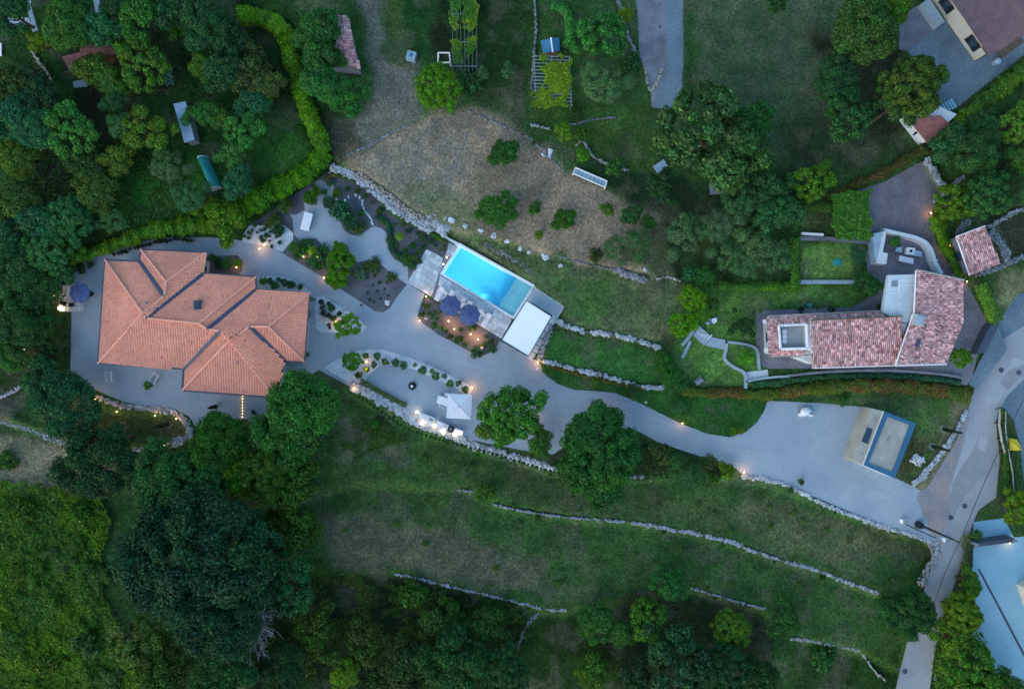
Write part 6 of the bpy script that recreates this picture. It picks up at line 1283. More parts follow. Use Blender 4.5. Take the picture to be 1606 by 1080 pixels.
# ---------------------------------------------------------------- trees and shrubs: plan x, y, radius, kind, colour, height, label
T = [
 # north-west orchard
 (20,22,34,'med',DK,3.5,'dark tree in the top left corner of the picture'),
 (62,64,19,'med',(.10,.125,.02),2,'small yellow green tree beside the dotted stone edging at upper left'),
 (105,42,42,'big',MD,4,'broad green tree right of the top left path'),
 (112,10,30,'med',DK,3.5,'dark tree touching the top edge right of the top left path'),
 (165,42,34,'med',TE,3.6,'green tree directly above the larger red shed'),
 (190,10,30,'med',DK,3.5,'dark tree at the top edge above the red shed'),
 (222,28,36,'med',MD,3.8,'bushy green tree above the orchard clearing'),
 (282,48,17,'bsh',(.035,.11,.03),1.6,'small bright shrub at the upper right of the orchard clearing'),
 (275,12,36,'med',DK,3.8,'dark tree at the top edge left of the hedge start'),
 (322,38,42,'big',DK,4.2,'wide dark tree left of the bright hedge start'),
 (365,60,26,'med',DK2,3.5,'very dark tree just below the bright hedge start'),
 (150,112,32,'med',(.055,.085,.025),3,'yellowish tree below the red sheds'),
 (180,130,26,'med',(.04,.09,.025),3,'yellow green tree under the orchard clearing, left of the two'),
 (225,100,42,'clm',(.045,.10,.025),3.4,'clumpy green tree in the middle of the orchard clearing'),
 (318,105,24,'med',(.045,.105,.025),3,'yellowish green tree right of the orchard clearing'),
 (352,110,34,'med',DK,3.6,'dark tree right of the yellowish one near the tall hedge'),
 (395,110,36,'med',(.045,.05,.030),3.4,'brownish dark tree left of the tall hedge'),
 (420,135,28,'med',(.045,.075,.035),3.2,'dull green tree in the inner bend of the tall hedge'),
 (398,165,28,'med',TE,3.2,'blue green tree in the inner bend below the dull one'),
 (60,145,34,'med',DK2,3.4,'dark tree on the left below the dotted edging'),
 (15,135,34,'med',(.030,.055,.025),3.2,'dark olive green tree at the left edge below the bench'),
 (20,185,36,'med',TE,3.4,'tree at the left edge beside the round blue green tree'),
 (58,205,36,'big',TE,3.6,'round blue green tree near the left edge'),
 (112,205,42,'clm',(.035,.11,.045),3.6,'large pale clumped tree left of the dark vegetable bed'),
 (28,245,32,'med',(.060,.080,.025),3,'yellowish dark tree at the left edge'),
 (180,158,22,'olv',MD2,3,'greyish tree just above the dark bed at upper left'),
 (193,200,24,'olv',(.045,.11,.07),3,'grey green tree right of the dark vegetable bed'),
 (232,205,38,'clm',(.060,.10,.022),3.2,'yellow green clumped tree left of the long pale roof'),
 (185,245,30,'med',(.065,.095,.025),3,'yellowish tree below the dark vegetable bed'),
 (135,262,30,'med',(.03,.055,.025),2.8,'low dark tree under the large pale clumped tree'),
 (265,262,30,'olv',(.055,.10,.070),2.8,'pale grey green tree left of the teal tunnel'),
 (318,182,26,'med',MD,3,'green tree overlapping the long pale roof'),
 (345,185,20,'med',(.045,.11,.03),2.8,'small tree right of the one overlapping the pale roof'),
 (385,205,32,'clm',(.035,.115,.045),3.2,'bright leaved tree in the middle of the left garden'),
 (364,238,26,'med',(.035,.10,.04),3,'green tree right of the teal tunnel top'),
 (374,286,28,'med',TE,3,'green tree right of the teal tunnel bottom'),
 (300,310,28,'olv',(.040,.10,.07),2.8,'grey green tree under the teal tunnel'),
 (345,345,38,'med',(.055,.12,.015),2.8,'bushy yellow green tree growing out of the villa hedge'),
 (176,345,22,'olv',(.050,.10,.07),2.6,'small grey tree above the left part of the villa hedge'),
 (150,300,34,'med',(.050,.080,.03),3,'dull tree above the pale leaved ones at left'),
 (110,345,38,'clm',(.030,.10,.06),3.2,'blue green clumped tree left of the villa hedge end'),
 (65,350,34,'med',TE,3.2,'bluish tree at left above the white leaved ones'),
 (25,320,34,'med',(.055,.075,.03),3,'brown green tree at the left edge, middle height'),
 (20,380,32,'med',DK,3.2,'dark tree at the left edge level with the villa hedge'),
 (75,395,38,'clm',(.035,.11,.055),3,'light green clumped tree above the left terrace'),
 (112,390,22,'med',(.05,.11,.02),2.2,'small green shrub at the left end of the villa hedge'),
 (90,430,26,'med',MD2,2.8,'tree touching the top of the left terrace'),
 (25,440,46,'big',MD2,4,'wide feathery tree at the left edge beside the terrace'),
 (62,455,36,'med',(.030,.070,.035),3.2,'feathery dark tree immediately left of the small terrace'),
 (30,500,46,'big',(.024,.060,.034),4,'wide dark tree at the left edge below the terrace level'),
 (68,510,30,'med',(.026,.065,.03),2.8,'dark tree below left of the small terrace'),
 (15,560,24,'med',MD,2.6,'small tree at the left edge under the red orange light'),
 (80,545,24,'bsh',(.022,.05,.025),1.4,'loose dark shrub left of the forecourt edge'),
 (100,625,56,'big',(.020,.065,.045),3.4,'wide dark blue green tree at the corner of the forecourt'),
 (62,605,26,'med',(.03,.075,.045),2.4,'smaller crown on the left of the forecourt corner tree'),
 (160,727,62,'big',(.015,.045,.032),4.2,'large dark round tree below the lower lawn wall'),
 (178,690,26,'med',(.016,.05,.034),4,'dark top of the tree overlapping the lower lawn wall'),
 (12,722,18,'flt',(.035,.075,.03),.4,'low green shrub on the dry patch at the left edge'),
 # big group below the villa
 (478,632,60,'big',(.026,.085,.032),5.5,'big bright leaved tree overlapping the villa corner'),
 (455,680,58,'big',(.030,.095,.030),5,'big green tree just below the villa corner tree'),
 (420,740,48,'clm',(.038,.085,.018),4.8,'yellow green tree between the villa tree and the giant tree'),
 (465,770,44,'med',(.030,.065,.018),4.4,'dark yellowish tree at the edge of the upper meadow'),
 (345,695,52,'big',(.022,.065,.018),5,'dark green tree directly below the villa forecourt'),
 (262,755,58,'big',(.020,.070,.036),5,'blue green tree right of the dark round tree'),
 (320,745,46,'clm',(.022,.075,.036),5,'blue green clumped tree above the giant tree'),
 (375,745,34,'med',(.050,.115,.016),4.6,'bright yellow green crown in the tree group below the forecourt'),
 (455,830,42,'med',(.028,.060,.016),4,'dark tree at the right of the giant tree top'),
 (322,874,118,'dns',(.013,.043,.035),7,'giant dark blue green tree dominating the lower left'),
 (345,975,70,'big',(.011,.036,.03),7,'dark lower right limb of the giant tree'),
 (455,915,46,'clm',(.018,.065,.042),6,'dark right lobe beside the bare twigs'),
 (400,890,42,'clm',(.012,.042,.03),7,'dark clumped crown between giant tree and bare twigs'),
 (215,1000,44,'clm',(.060,.095,.035),3.4,'pale yellowish bush at the foot of the giant tree'),
 (250,1050,50,'med',(.035,.065,.020),3,'dull green tree at the bottom edge under the giant tree'),
 (355,1050,46,'big',(.018,.060,.030),4,'dark tree at the bottom edge right of the giant tree'),
 (440,1045,44,'big',(.015,.040,.028),4,'very dark tree at the bottom edge left of centre'),
 (540,1055,24,'med',(.070,.12,.018),2.6,'yellow green bush at the bottom edge'),
 (500,990,42,'med',(.030,.060,.018),3,'dark bush right of the bare twigs, lower'),
 (575,1000,40,'med',(.022,.045,.018),2.6,'dark undergrowth bush at bottom centre left'),
 (640,1045,42,'med',(.020,.042,.022),2.6,'dark bush at the bottom edge, centre left'),
 (720,1040,56,'big',(.018,.055,.032),4,'large dark tree at the bottom edge left of centre lawn'),
 (790,1055,42,'clm',(.022,.062,.034),4,'dark clumped tree at the bottom edge beside the dark lawn'),
 (690,970,34,'med',(.022,.050,.020),2.4,'low dark bush below the lower terrace wall, left'),
 (760,985,36,'med',(.022,.055,.024),2.6,'low dark bush below the lower terrace wall, right'),
 (650,930,26,'bsh',(.025,.065,.018),1.5,'green bramble just under the start of the lower wall'),
 (935,975,30,'med',(.030,.080,.030),2.8,'green tree left of the bright pair at bottom centre'),
 (1015,972,32,'clm',(.040,.115,.020),3,'bright green tree at bottom centre'),
 (1008,944,14,'bsh',(.05,.12,.025),2.4,'small bright knob of leaves above the bottom centre tree'),
 (975,990,24,'med',(.028,.08,.026),2.6,'tree tucked between the two at bottom centre'),
 (1145,985,32,'clm',(.055,.115,.020),3,'yellow tipped tree at lower right of centre'),
 (1060,1035,58,'clm',(.018,.048,.034),4.2,'large dark spiky tree at the bottom edge right of centre'),
 (1130,1050,46,'clm',(.016,.046,.030),4,'dark tree beside the large spiky one'),
 (1000,1065,32,'med',(.018,.045,.030),3.6,'dark tree left of the large spiky one at the bottom'),
 (1190,1060,34,'med',(.018,.045,.024),3,'dark bush at the bottom edge near the lower right lawn'),
 (1048,915,28,'med',(.020,.075,.034),2.2,'dark green bush in the meadow above the bottom trees'),
 (1228,970,28,'med',(.022,.070,.030),2.2,'dark green bush left of the lower right stone wall'),
 (930,1055,32,'med',(.038,.085,.020),2.2,'green bush with white blossom top at the bottom edge'),
 (1290,1030,22,'flt',(.025,.075,.035),.5,'low green patch under the lower right stone wall'),
 (1420,958,45,'dns',(.020,.066,.030),4,'round dark green tree beside the lower road'),
 (1505,960,34,'clm',(.065,.115,.018),3.4,'yellow green tree right of the lower road, middle'),
 (1492,1000,34,'med',(.055,.105,.018),3.2,'yellow green tree right of the lower road, lower'),
 (1520,915,20,'med',(.045,.10,.02),2.6,'upper end of the tree belt by the concrete apron'),
 (1520,1050,46,'clm',(.040,.10,.022),3.4,'green tree at the bottom edge right of the road'),
 (1570,1085,36,'med',(.035,.09,.025),3,'green tree at the bottom right corner beside the apron'),
 (1593,795,26,'clm',(.070,.12,.015),2.6,'yellow green tree at the right edge above the apron'),
 (1530,838,10,'bsh',(.03,.08,.03),1.2,'small shrub at the top left corner of the apron'),
 # centre strip below the drive
 (802,648,52,'air',(.035,.105,.030),4.6,'loose airy green tree between the square parasol and drive'),
 (785,668,30,'air',(.036,.095,.028),4.2,'denser lower part beside the airy tree'),
 (762,675,18,'bsh',(.055,.10,.018),2.4,'small yellowish bush at the foot of the airy tree'),
 (843,690,24,'med',(.032,.085,.024),2.4,'low bush between airy tree and round tree'),
 (942,703,66,'dns',(.022,.078,.032),3.4,'large round green tree overhanging the middle of the drive'),
 (905,735,36,'med',(.022,.078,.030),4.4,'lower left lobe of leaves under the round tree'),
 (950,765,32,'med',(.020,.070,.034),3.6,'hanging branches at the foot of the round tree'),
 (1040,712,20,'bsh',(.045,.065,.030),1.6,'brownish shrub right of the large round tree'),
 (1075,742,30,'olv',(.022,.075,.045),2.6,'blue green tree in the strip below the drive'),
 (1110,725,16,'bsh',(.045,.070,.028),1.4,'olive coloured shrub in the strip below the drive'),
 (1140,738,15,'bsh',(.060,.115,.016),1.2,'bright yellow green shrub near the warm light on the drive'),
 (1120,748,12,'bsh',(.028,.065,.020),1.2,'dark shrub beside the bright yellow green one'),
 (765,770,16,'bsh',(.030,.085,.025),1.3,'soft green bush in the meadow by the short stone piece'),
 (757,777,12,'bsh',(.035,.095,.03),1.1,'smaller bush touching the meadow stones'),
 (590,663,9,'bsh',(.025,.085,.025),.6,'round green tuft just below the flagstone wall'),
 # around the old barn and upper field
 (500,45,30,'med',(.022,.075,.035),4.6,'ivy crown on the upper part of the old barn'),
 (495,85,30,'med',(.024,.080,.035),4.4,'ivy crown on the lower part of the old barn'),
 (505,128,34,'big',(.022,.085,.038),4,'dark green tree below the barn, left lobe'),
 (540,150,34,'big',(.024,.090,.038),3.6,'dark green tree below the barn, right lobe'),
 (687,138,37,'clm',(.055,.140,.018),3,'round bright green tree above the dry field'),
 (757,116,11,'olv',(.05,.11,.085),2,'small silvery shrub right of the vine rows'),
 (735,132,22,'flt',(.022,.065,.035),.8,'dark low bushes right of the bright round tree'),
 (797,112,13,'bsh',(.04,.10,.06),1.4,'small grey green shrub left of the pergola'),
 (790,241,25,'med',(.022,.072,.028),2,'dark bush in the upper dry field'),
 (780,328,30,'med',(.026,.085,.026),1.8,'wide green bush in the dry field above the pool'),
 (838,328,12,'bsh',(.032,.090,.026),1,'small bush right of the wide one in the dry field'),
 (884,345,20,'med',(.026,.080,.022),1.6,'round bush in the middle of the dry field'),
 (845,369,9,'bsh',(.06,.13,.02),.8,'tiny bright bush at the lower dry field'),
 (953,329,12,'bsh',(.04,.10,.02),1,'small yellowish bush in the upper right of the dry field'),
 (990,337,18,'med',(.024,.072,.028),1.5,'dark bush near the right rim of the dry field'),
 (1017,349,14,'bsh',(.022,.070,.026),1.3,'smaller dark bush beside the one at the rim'),
 (962,392,22,'olv',(.05,.10,.065),1.5,'faint grey green sapling in the dry field'),
 (1000,382,26,'olv',(.045,.09,.065),1.8,'grey green young olive at the right of the dry field'),
 (935,400,12,'flt',(.035,.045,.03),.3,'dark square of weeds above the tumbled wall'),
 (942,58,39,'clm',(.026,.095,.040),3.4,'round green tree between the pergola and concrete lane'),
 (946,134,37,'olv',(.050,.11,.080),3.2,'silvery olive tree below the round green tree'),
 (980,24,13,'bal',(.10,.15,.01),1.4,'egg shaped yellow bush beside the concrete lane'),
 (990,100,18,'flt',(.022,.07,.04),.6,'dark ground shrub left of the concrete lane'),
 (883,207,17,'spk',(.075,.16,.02),1.2,'spiky bright bush right of the short pale wall'),
 (914,244,13,'bal',(.050,.125,.018),1.2,'round bright bush beside the winding stone edge'),
 (912,209,13,'bsh',(.03,.07,.02),1,'dull bush beside the spiky bright one'),
 (962,264,17,'bsh',(.028,.085,.03),1.3,'dark green bush right of the trough'),
 (900,180,12,'flt',(.03,.07,.03),.5,'low plants under the olive tree'),
 (1040,293,26,'med',(.018,.048,.030),2.4,'very dark bush under the chestnut tree'),
 (1110,218,80,'clm',(.030,.072,.040),5,'huge clumpy brownish green chestnut tree in the upper centre right'),
 (1180,190,32,'med',(.022,.080,.034),3.6,'dark green tree behind the huge chestnut tree'),
 (1150,265,36,'clm',(.036,.072,.032),3.8,'lower right crown of the chestnut group'),
 (1310,125,38,'big',(.017,.058,.036),4.2,'dark green tree, upper half of the pair in the meadow'),
 (1325,180,40,'clm',(.017,.060,.036),4.2,'dark green tree, lower half of the pair in the meadow'),
 (1352,48,58,'big',(.026,.062,.030),5,'large feathery tree left of the terrace with the cream house'),
 (1405,10,26,'med',(.045,.105,.022),3.4,'bright tree at the top edge beside the cream house balcony'),
 (1428,138,52,'clm',(.034,.072,.026),4.6,'large tree spreading over the terrace corner'),
 (1400,170,34,'med',(.022,.062,.030),4,'darker crown at the left of the terrace corner tree'),
 (1215,8,18,'bsh',(.02,.06,.03),1.5,'dark bush at the top edge of the upper right meadow'),
 (1275,285,32,'clm',(.045,.110,.020),3.2,'green tree above the square garden'),
 (1205,290,34,'med',(.020,.062,.038),3,'dark tree left of the one above the square garden'),
 (1230,330,30,'med',(.020,.068,.042),3,'dark blue green tree beside the square garden top'),
 (1160,315,32,'olv',(.030,.080,.060),3,'bluish olive below the chestnut group'),
 (1196,340,30,'med',(.024,.070,.044),3,'bluish tree in the upper olive grove'),
 (1073,366,36,'olv',(.055,.115,.080),2.8,'pale olive tree at the right rim of the dry field'),
 (1132,352,32,'olv',(.055,.105,.085),2.8,'silvery olive tree, upper middle of the grove'),
 (1145,402,28,'olv',(.045,.10,.070),2.6,'olive tree at the lower left of the grove'),
 (1180,385,32,'olv',(.055,.110,.080),2.8,'olive tree in the middle of the grove'),
 (1212,400,30,'olv',(.045,.10,.068),2.6,'olive tree at the right of the grove'),
 (1168,415,24,'olv',(.055,.115,.078),2.4,'small pale olive tree at the bottom of the grove'),
 (1085,428,16,'bsh',(.022,.085,.065),1.4,'teal coloured shrub at the top of the yellow green thicket'),
 (1106,438,18,'med',(.026,.085,.03),2,'green bush at the left end of the straight hedge'),
 (1086,468,21,'clm',(.080,.155,.012),2.6,'yellow green bush, upper one beside the lawn corner'),
 (1072,508,22,'clm',(.065,.150,.012),2.6,'yellow green bush, lower one beside the pale stairway'),
 (1098,490,14,'med',(.06,.13,.02),2.2,'bright shrub on the right flank of the yellow green thicket'),
 (1118,478,14,'bsh',(.05,.11,.035),1,'soft shrub on the lawn left of the old house'),
 (1044,572,20,'med',(.030,.090,.025),2,'green tree at the junction of the two small lawns'),
 (1052,590,18,'med',(.026,.085,.026),2,'lower green tree at the junction of the small lawns'),
 (1165,515,18,'med',(.018,.055,.026),1.4,'dark shrub above the pale kerb path'),
 (1169,560,14,'bal',(.055,.165,.025),1.1,'round bright ball shrub inside the curved kerb'),
 (1358,448,21,'med',(.022,.072,.030),2.2,'green tree at the corner of the old house lawn'),
 (1345,400,14,'olv',(.025,.08,.06),1.5,'blue green shrub at the right of the square lawn'),
 (1403,380,10,'bsh',(.035,.10,.03),1,'small green bush inside the curved white wall'),
 (1255,487,7,'spk',(.035,.02,.025),.8,'dark spiky plant above the old house roof, left one'),
 (1304,486,7,'spk',(.030,.018,.024),.8,'dark spiky plant above the old house roof, right one'),
 (1152,487,5,'spk',(.05,.02,.02),.6,'small reddish plant in the lawn left of the old house'),
 (1192,489,4,'bal',(.06,.15,.03),.4,'tiny round plant at the corner of the old house terrace'),
 (1378,481,5,'bsh',(.03,.07,.02),.6,'small plant beside the flat roof of the old house'),
 (1485,225,32,'med',(.020,.066,.044),3.2,'blue green tree right of the red roofed shed'),
 (1525,240,38,'big',(.022,.058,.034),3.6,'dark feathery tree above the corner hedge tree'),
 (1548,305,38,'clm',(.020,.070,.038),3.6,'round dark green tree above the tiled outbuilding'),
 (1498,318,32,'clm',(.055,.100,.016),2.8,'yellow green tree at the corner of the cobbled yard'),
 (1540,200,26,'med',(.022,.065,.034),3,'dark tree under the wide diagonal hedge'),
 (1590,195,30,'clm',(.055,.115,.03),3.2,'bright tree at the right edge below the diagonal hedge'),
 (1600,250,24,'med',(.035,.09,.03),3,'tree with pale leaves at the right edge'),
 (1585,290,22,'olv',(.03,.05,.035),2,'sparse shrub at the right edge above the ruined wall'),
 (1506,561,17,'clm',(.050,.115,.02),2.2,'bright green tree at the lower right corner of the old house'),
 # beds of the villa garden
 (437,362,11,'bsh',DK,.7,'dark shrub between pebble bed and upper path'),
 (430,348,14,'flt',(.05,.085,.03),.5,'brownish low plants under the bright hedge'),
 (448,322,14,'bsh',(.045,.09,.025),.8,'dark leafed shrub below the end of the bright hedge'),
 (487,310,14,'bsh',(.035,.10,.02),1,'green shrub at the neck of the upper path'),
 (497,300,9,'bsh',(.04,.12,.02),.8,'small green shrub touching the hedge at the path neck'),
 (493,294,5,'flt',TE,.3,'blue green tuft at the left of the path top'),
 (509.5,301,6,'bsh',TE,.5,'single round tuft in the gravel at the path top'),
 (518,287,7,'bsh',(.026,.09,.04),.5,'shrub at the top right of the gravel path'),
 (516,317,12,'bal',(.022,.075,.062),1,'rounded blue green bush right of the path neck'),
 (536,330,20,'bsh',(.020,.070,.058),1,'large blue green mound beside the stepping stones'),
 (549,347,16,'bsh',(.022,.065,.050),1,'lower blue green mound ending at the path'),
 (563,357,12,'flt',(.055,.075,.035),.5,'brown green low mound at the end of the stepping stones'),
 (566,334,7,'bsh',(.022,.07,.045),.7,'dark tuft inside the curve of the stepping stones'),
 (528,303,8,'flt',(.07,.12,.03),.3,'yellow green groundcover in the slate bed'),
 (627,371,8,'bal',(.17,.20,.04),.7,'round golden shrub in the right slate bed'),
 (648,386,7,'bsh',(.025,.075,.035),.5,'green tuft right of the golden shrub'),
 (663,374,7,'flt',(.04,.08,.04),.3,'faint low plant in the right slate bed'),
 (640,405,11,'bsh',(.035,.085,.03),.7,'leafy bush above the left corner of the paved square'),
 (695,389,8,'spk',(.055,.09,.025),.6,'spiky plant left of the pool corner'),
 (676,379,6,'flt',(.025,.07,.05),.3,'small dark tuft near the rockery end of the bed'),
 (461,388,11,'bal',(.050,.115,.035),.9,'round pale green ball shrub at the left of the lower bed'),
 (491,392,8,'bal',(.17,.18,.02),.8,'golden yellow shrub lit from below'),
 (480,386,14,'flt',(.026,.085,.04),.4,'low dark green carpet around the golden yellow shrub'),
 (497,408,17,'flt',(.026,.085,.042),.4,'low green carpet below the golden yellow shrub'),
 (470,396,12,'flt',(.028,.09,.04),.4,'low carpet at the left of the golden yellow shrub'),
 (508,392,10,'flt',(.028,.085,.04),.4,'low carpet at the right of the golden yellow shrub'),
 (533,418,25,'clm',(.050,.135,.014),1.6,'big round bright green bush between the drive and upper path'),
 (528,440,16,'med',(.050,.135,.016),1.2,'lower lobe below the big round bright bush'),
 (535,396,16,'med',(.050,.130,.016),1.2,'upper lobe above the big round bright bush'),
 (564,428,13,'flt',(.085,.115,.105),.35,'grey leaved carpet right of the big bright bush'),
 (585,416,14,'flt',(.055,.07,.035),.3,'brownish carpet along the upper edge of the lower bed'),
 (614,434,9,'flt',(.055,.075,.04),.25,'low weeds at the right end of the lower bed'),
 (545,511,20,'clm',(.065,.165,.020),1.9,'bright green round tree in the triangular pebble bed'),
 (334,404,7,'bsh',(.05,.10,.03),.7,'pale bush at the villa wing corner'),
 (344,413,10,'bsh',DK2,.8,'dark shrub in the bed between the villa wings'),
 (357,413,11,'bal',(.035,.10,.04),1.0,'round green shrub in the bed between the villa wings'),
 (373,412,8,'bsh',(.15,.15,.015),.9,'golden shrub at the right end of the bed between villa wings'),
 (413,441,8,'bsh',(.05,.13,.02),.9,'bright upright shrub above the east wing roof'),
 (424,441,7,'bsh',DK,.6,'dark shrub second in the pebble bed above the east wing'),
 (431,447,8,'bsh',TE,.6,'blue green shrub third in the pebble bed above the east wing'),
 (437,438,5,'bsh',TE,.5,'small grey green tuft in the pebble bed above the east wing'),
 (447,443,8,'bsh',(.06,.06,.045),.6,'brownish shrub in the pebble bed above the east wing'),
 (457,446,8,'bsh',(.045,.05,.03),.6,'brown dark shrub in the pebble bed above the east wing'),
 (471,450,6,'bsh',MD,.6,'green shrub at the right end above the east wing'),
 (489,469,5,'bsh',(.06,.12,.03),.8,'tiny green plant at the north east villa corner'),
 (504.5,474,5.5,'bsh',(.05,.035,.04),.5,'purple brown tuft at the top of the triangular bed'),
 (515.5,476.5,4.5,'bsh',(.03,.05,.055),.5,'bluish tuft in the top of the triangular bed'),
 (505.5,482,5,'bsh',(.04,.05,.04),.5,'dark tuft second on the left of the triangular bed'),
 (520,483,7,'bsh',(.03,.06,.045),.5,'wide dark tuft in the middle of the triangular bed'),
 (507,491,6,'bsh',(.055,.04,.035),.5,'brown tuft on the left of the triangular bed'),
 (516,495,6,'bsh',(.05,.04,.035),.5,'brown tuft in the lower middle of the triangular bed'),
 (533,492,5,'bsh',(.03,.045,.04),.5,'dark tuft left above the bright round tree'),
 (524,499,6,'bsh',(.05,.055,.03),.5,'dark tuft beside the light in the triangular bed'),
 (516,509,3.5,'bsh',(.05,.03,.035),.3,'tiny dark tuft at the bottom of the triangular bed'),
 (517.5,513.5,3,'bsh',(.04,.03,.04),.3,'lowest tiny tuft in the triangular bed'),
 # bed under the parasols
 (671,480,6,'bsh',(.06,.09,.03),.5,'leafy tuft at the upper left of the parasol bed'),
 (662,493,6,'bsh',(.06,.07,.025),.5,'olive tuft near the left light of the parasol bed'),
 (683,495,10,'spk',(.035,.09,.04),.7,'spiky palm like plant in the parasol bed'),
 (682,510,7,'bsh',(.035,.11,.03),.6,'green bush below the spiky plant in the parasol bed'),
 (707,527,6,'bsh',(.03,.06,.03),.5,'dark tuft in the lower parasol bed'),
 (723,531,6,'bsh',(.035,.065,.025),.5,'dull tuft in the lower middle of the parasol bed'),
 (741,513,8,'flt',(.04,.07,.03),.4,'low plants under the right navy parasol'),
 (770,535,6,'bsh',(.045,.05,.03),.5,'brown tuft at the right end of the parasol bed'),
 (748,552,11,'flt',(.025,.075,.045),.35,'green carpet at the lower tip of the parasol bed'),
 (772,547,8,'flt',(.025,.075,.04),.35,'green carpet at the lower right of the parasol bed'),
 # court row
 (552,566,16,'clm',(.055,.150,.022),1.9,'bright green tree at the left end of the court pebble strip'),
 (574,558,6,'bsh',(.09,.12,.05),.6,'pale shrub right of the bright court tree'),
 (592,558,7,'bal',(.025,.095,.03),.7,'round green shrub, top of the court row'),
 (587,572,6,'bsh',(.05,.10,.025),.6,'yellowish shrub beside the court light'),
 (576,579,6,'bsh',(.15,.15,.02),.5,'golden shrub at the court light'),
 (563,588,7,'bsh',(.035,.075,.025),.6,'dark shrub at the lower left of the court strip'),
 (604,567,7,'bsh',(.06,.10,.03),.6,'yellow green shrub third in the court row'),
 (621,568,8,'bsh',(.04,.095,.055),.7,'grey green shrub fourth in the court row'),
 (633,572,8,'bsh',(.05,.10,.07),.7,'silvery loose shrub fifth in the court row'),
 (651,572,4,'bal',(.10,.12,.02),.4,'tiny golden ball in the court row'),
 (663,580.5,8,'bal',(.025,.095,.03),.7,'biggest round green ball in the court row'),
 (678,581.5,5,'bal',(.06,.11,.02),.5,'small yellowish ball in the court row'),
 (683.5,589.5,8,'bal',(.035,.10,.025),.7,'round green ball right of the small yellowish ball'),
 (697.5,589.5,5,'bal',(.020,.055,.055),.5,'small blue green ball in the court row'),
 (706,601,7,'bal',(.035,.105,.025),.6,'green ball above the square parasol left side'),
 (719.5,600.5,5.5,'bsh',(.035,.085,.03),.5,'darker tuft above the square parasol'),
 (730,610.5,7,'bal',(.025,.090,.02),.6,'green ball at the right end of the court row'),
 (232.5,604,8,'bal',(.030,.10,.02),.9,'round clipped ball shrub on the villa forecourt'),
 (119,414,8,'flt',(.02,.05,.03),.3,'low dark plants in the gravel above the navy parasol, left'),
 (142,415,6,'bsh',(.025,.06,.03),.5,'small dark shrub in the gravel above the navy parasol, right'),
 (127,422,9,'flt',(.022,.05,.03),.3,'dark mat of plants in the gravel above the navy parasol'),
 (398,646,5,'bsh',TE,.5,'small blue green plant on the side path below the villa'),
 (482,556,5,'bsh',(.05,.10,.03),.5,'small green plant at the south east villa corner'),
 # drive strip
 (856,581,7,'bsh',(.04,.12,.03),.7,'green shrub at the driveway corner below the pool house'),
 (933,601,8,'spk',(.07,.15,.03),.6,'bright spiky shrub in the strip above the drive'),
 (968,611,6,'bal',(.03,.10,.04),.5,'round green shrub in the strip above the drive'),
 (990,612,12,'bsh',(.03,.075,.035),.8,'pale loose shrub below the small lawn wall'),
 (1065,638,11,'olv',(.04,.11,.07),1,'grey green shrub in the grass above the drive curve'),
 (1150,676,8,'bsh',(.06,.13,.02),.6,'yellow green shrub at the drive bend, left'),
 (1162,674,7,'bsh',(.08,.13,.03),.6,'yellow shrub at the drive bend, right'),
 (1320,625,12,'flt',(.03,.08,.03),.5,'green patch at the top edge of the parking area'),
 (1070,603,12,'bsh',(.025,.08,.04),.8,'dark green shrub at the left start of the rust hedge'),
 (1256,752+3,6,'bsh',(.03,.07,.035),.5,'small dark shrub on the parking wall'),
 (1455,742,5,'flt',(.06,.08,.05),.3,'dry tuft on the verge near the stone wall'),
 (1558,560,5,'flt',(.05,.07,.03),.3,'weed tuft between road and the old wall'),
]
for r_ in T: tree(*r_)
for k, (x, y) in enumerate(((1040,831),(1135,850),(1215,878),(1290,903),(845,808),(680,917),(760,936),(825,951),(1240,765),(1310,800),(1400,832),(905,519),(1000,540),(930,588),(1120,934),(620,650),(700,690),(790,715))):
    tree(x+R.uniform(-2,2), y+3, R.uniform(3,6.5), 'bsh', (.03,.075,.03), .5, 'small green weed clump growing against one of the dry stone walls', 'weed clumps along the dry stone walls', 'weed_clump', cat='plant')
for k in range(90):
    x, y = R.uniform(520,1440), R.uniform(690,990)
    if y < 640 + (x-520)*.22 or (x < 560 and y > 860) or (850 < x < 1330 and y > 925): continue
    tree(x, y, R.uniform(2.5,6), R.choice(['bsh','flt','flt','spk']), R.choice([(.035,.10,.03),(.05,.11,.04),(.07,.10,.06)]), .22, 'small weed tuft standing in the terraced meadow below the drive', 'weed tufts in the terraced meadow', 'weed_tuft', cat='plant')
for x, y, r in ((612,362,5),(618,352,4),(632,352,4),(641,362,5),(655,366,4),(620,385,5),(634,392,5),(655,396,5),(664,388,5),(682,372,4),(668,364,4),(596,330,5),(584,318,4),(572,308,5),(560,300,4),(545,296,4),(600,348,5),(658,410,5),(650,418,5),(683,385,4),
  (664,477,4),(673,492,4),(694,515,5),(700,520,4),(716,534,5),(729,540,4),(760,540,4),(762,528,4),(693,487,4),(722,517,4)):
    tree(x, y, r*R.uniform(.8,1.3), R.choice(['flt','bsh']), R.choice([(.03,.08,.035),(.045,.10,.03),(.025,.07,.05)]), .25, 'low green filler plant in the slate beds round the pool', 'low filler plants in the slate beds', 'bed_plant', cat='plant')
def flat_top():
    t = thing('pleached_tree', W(1334,340,.8), 'flat topped square trimmed tree beside the cobbled yard', 'tree')
    o = leafmass('foliage', [(1303,304),(1362,301),(1366,375),(1305,378)], 7500, .5, .25, (.040,.11,.028), cat=None, kind=None, lift=2.1, lump=9); o.parent = t; o.location = o.location - t.location
    link('trunk', TRUNK, t, (0,0,0), 0, (3,3,2.4))
flat_top()
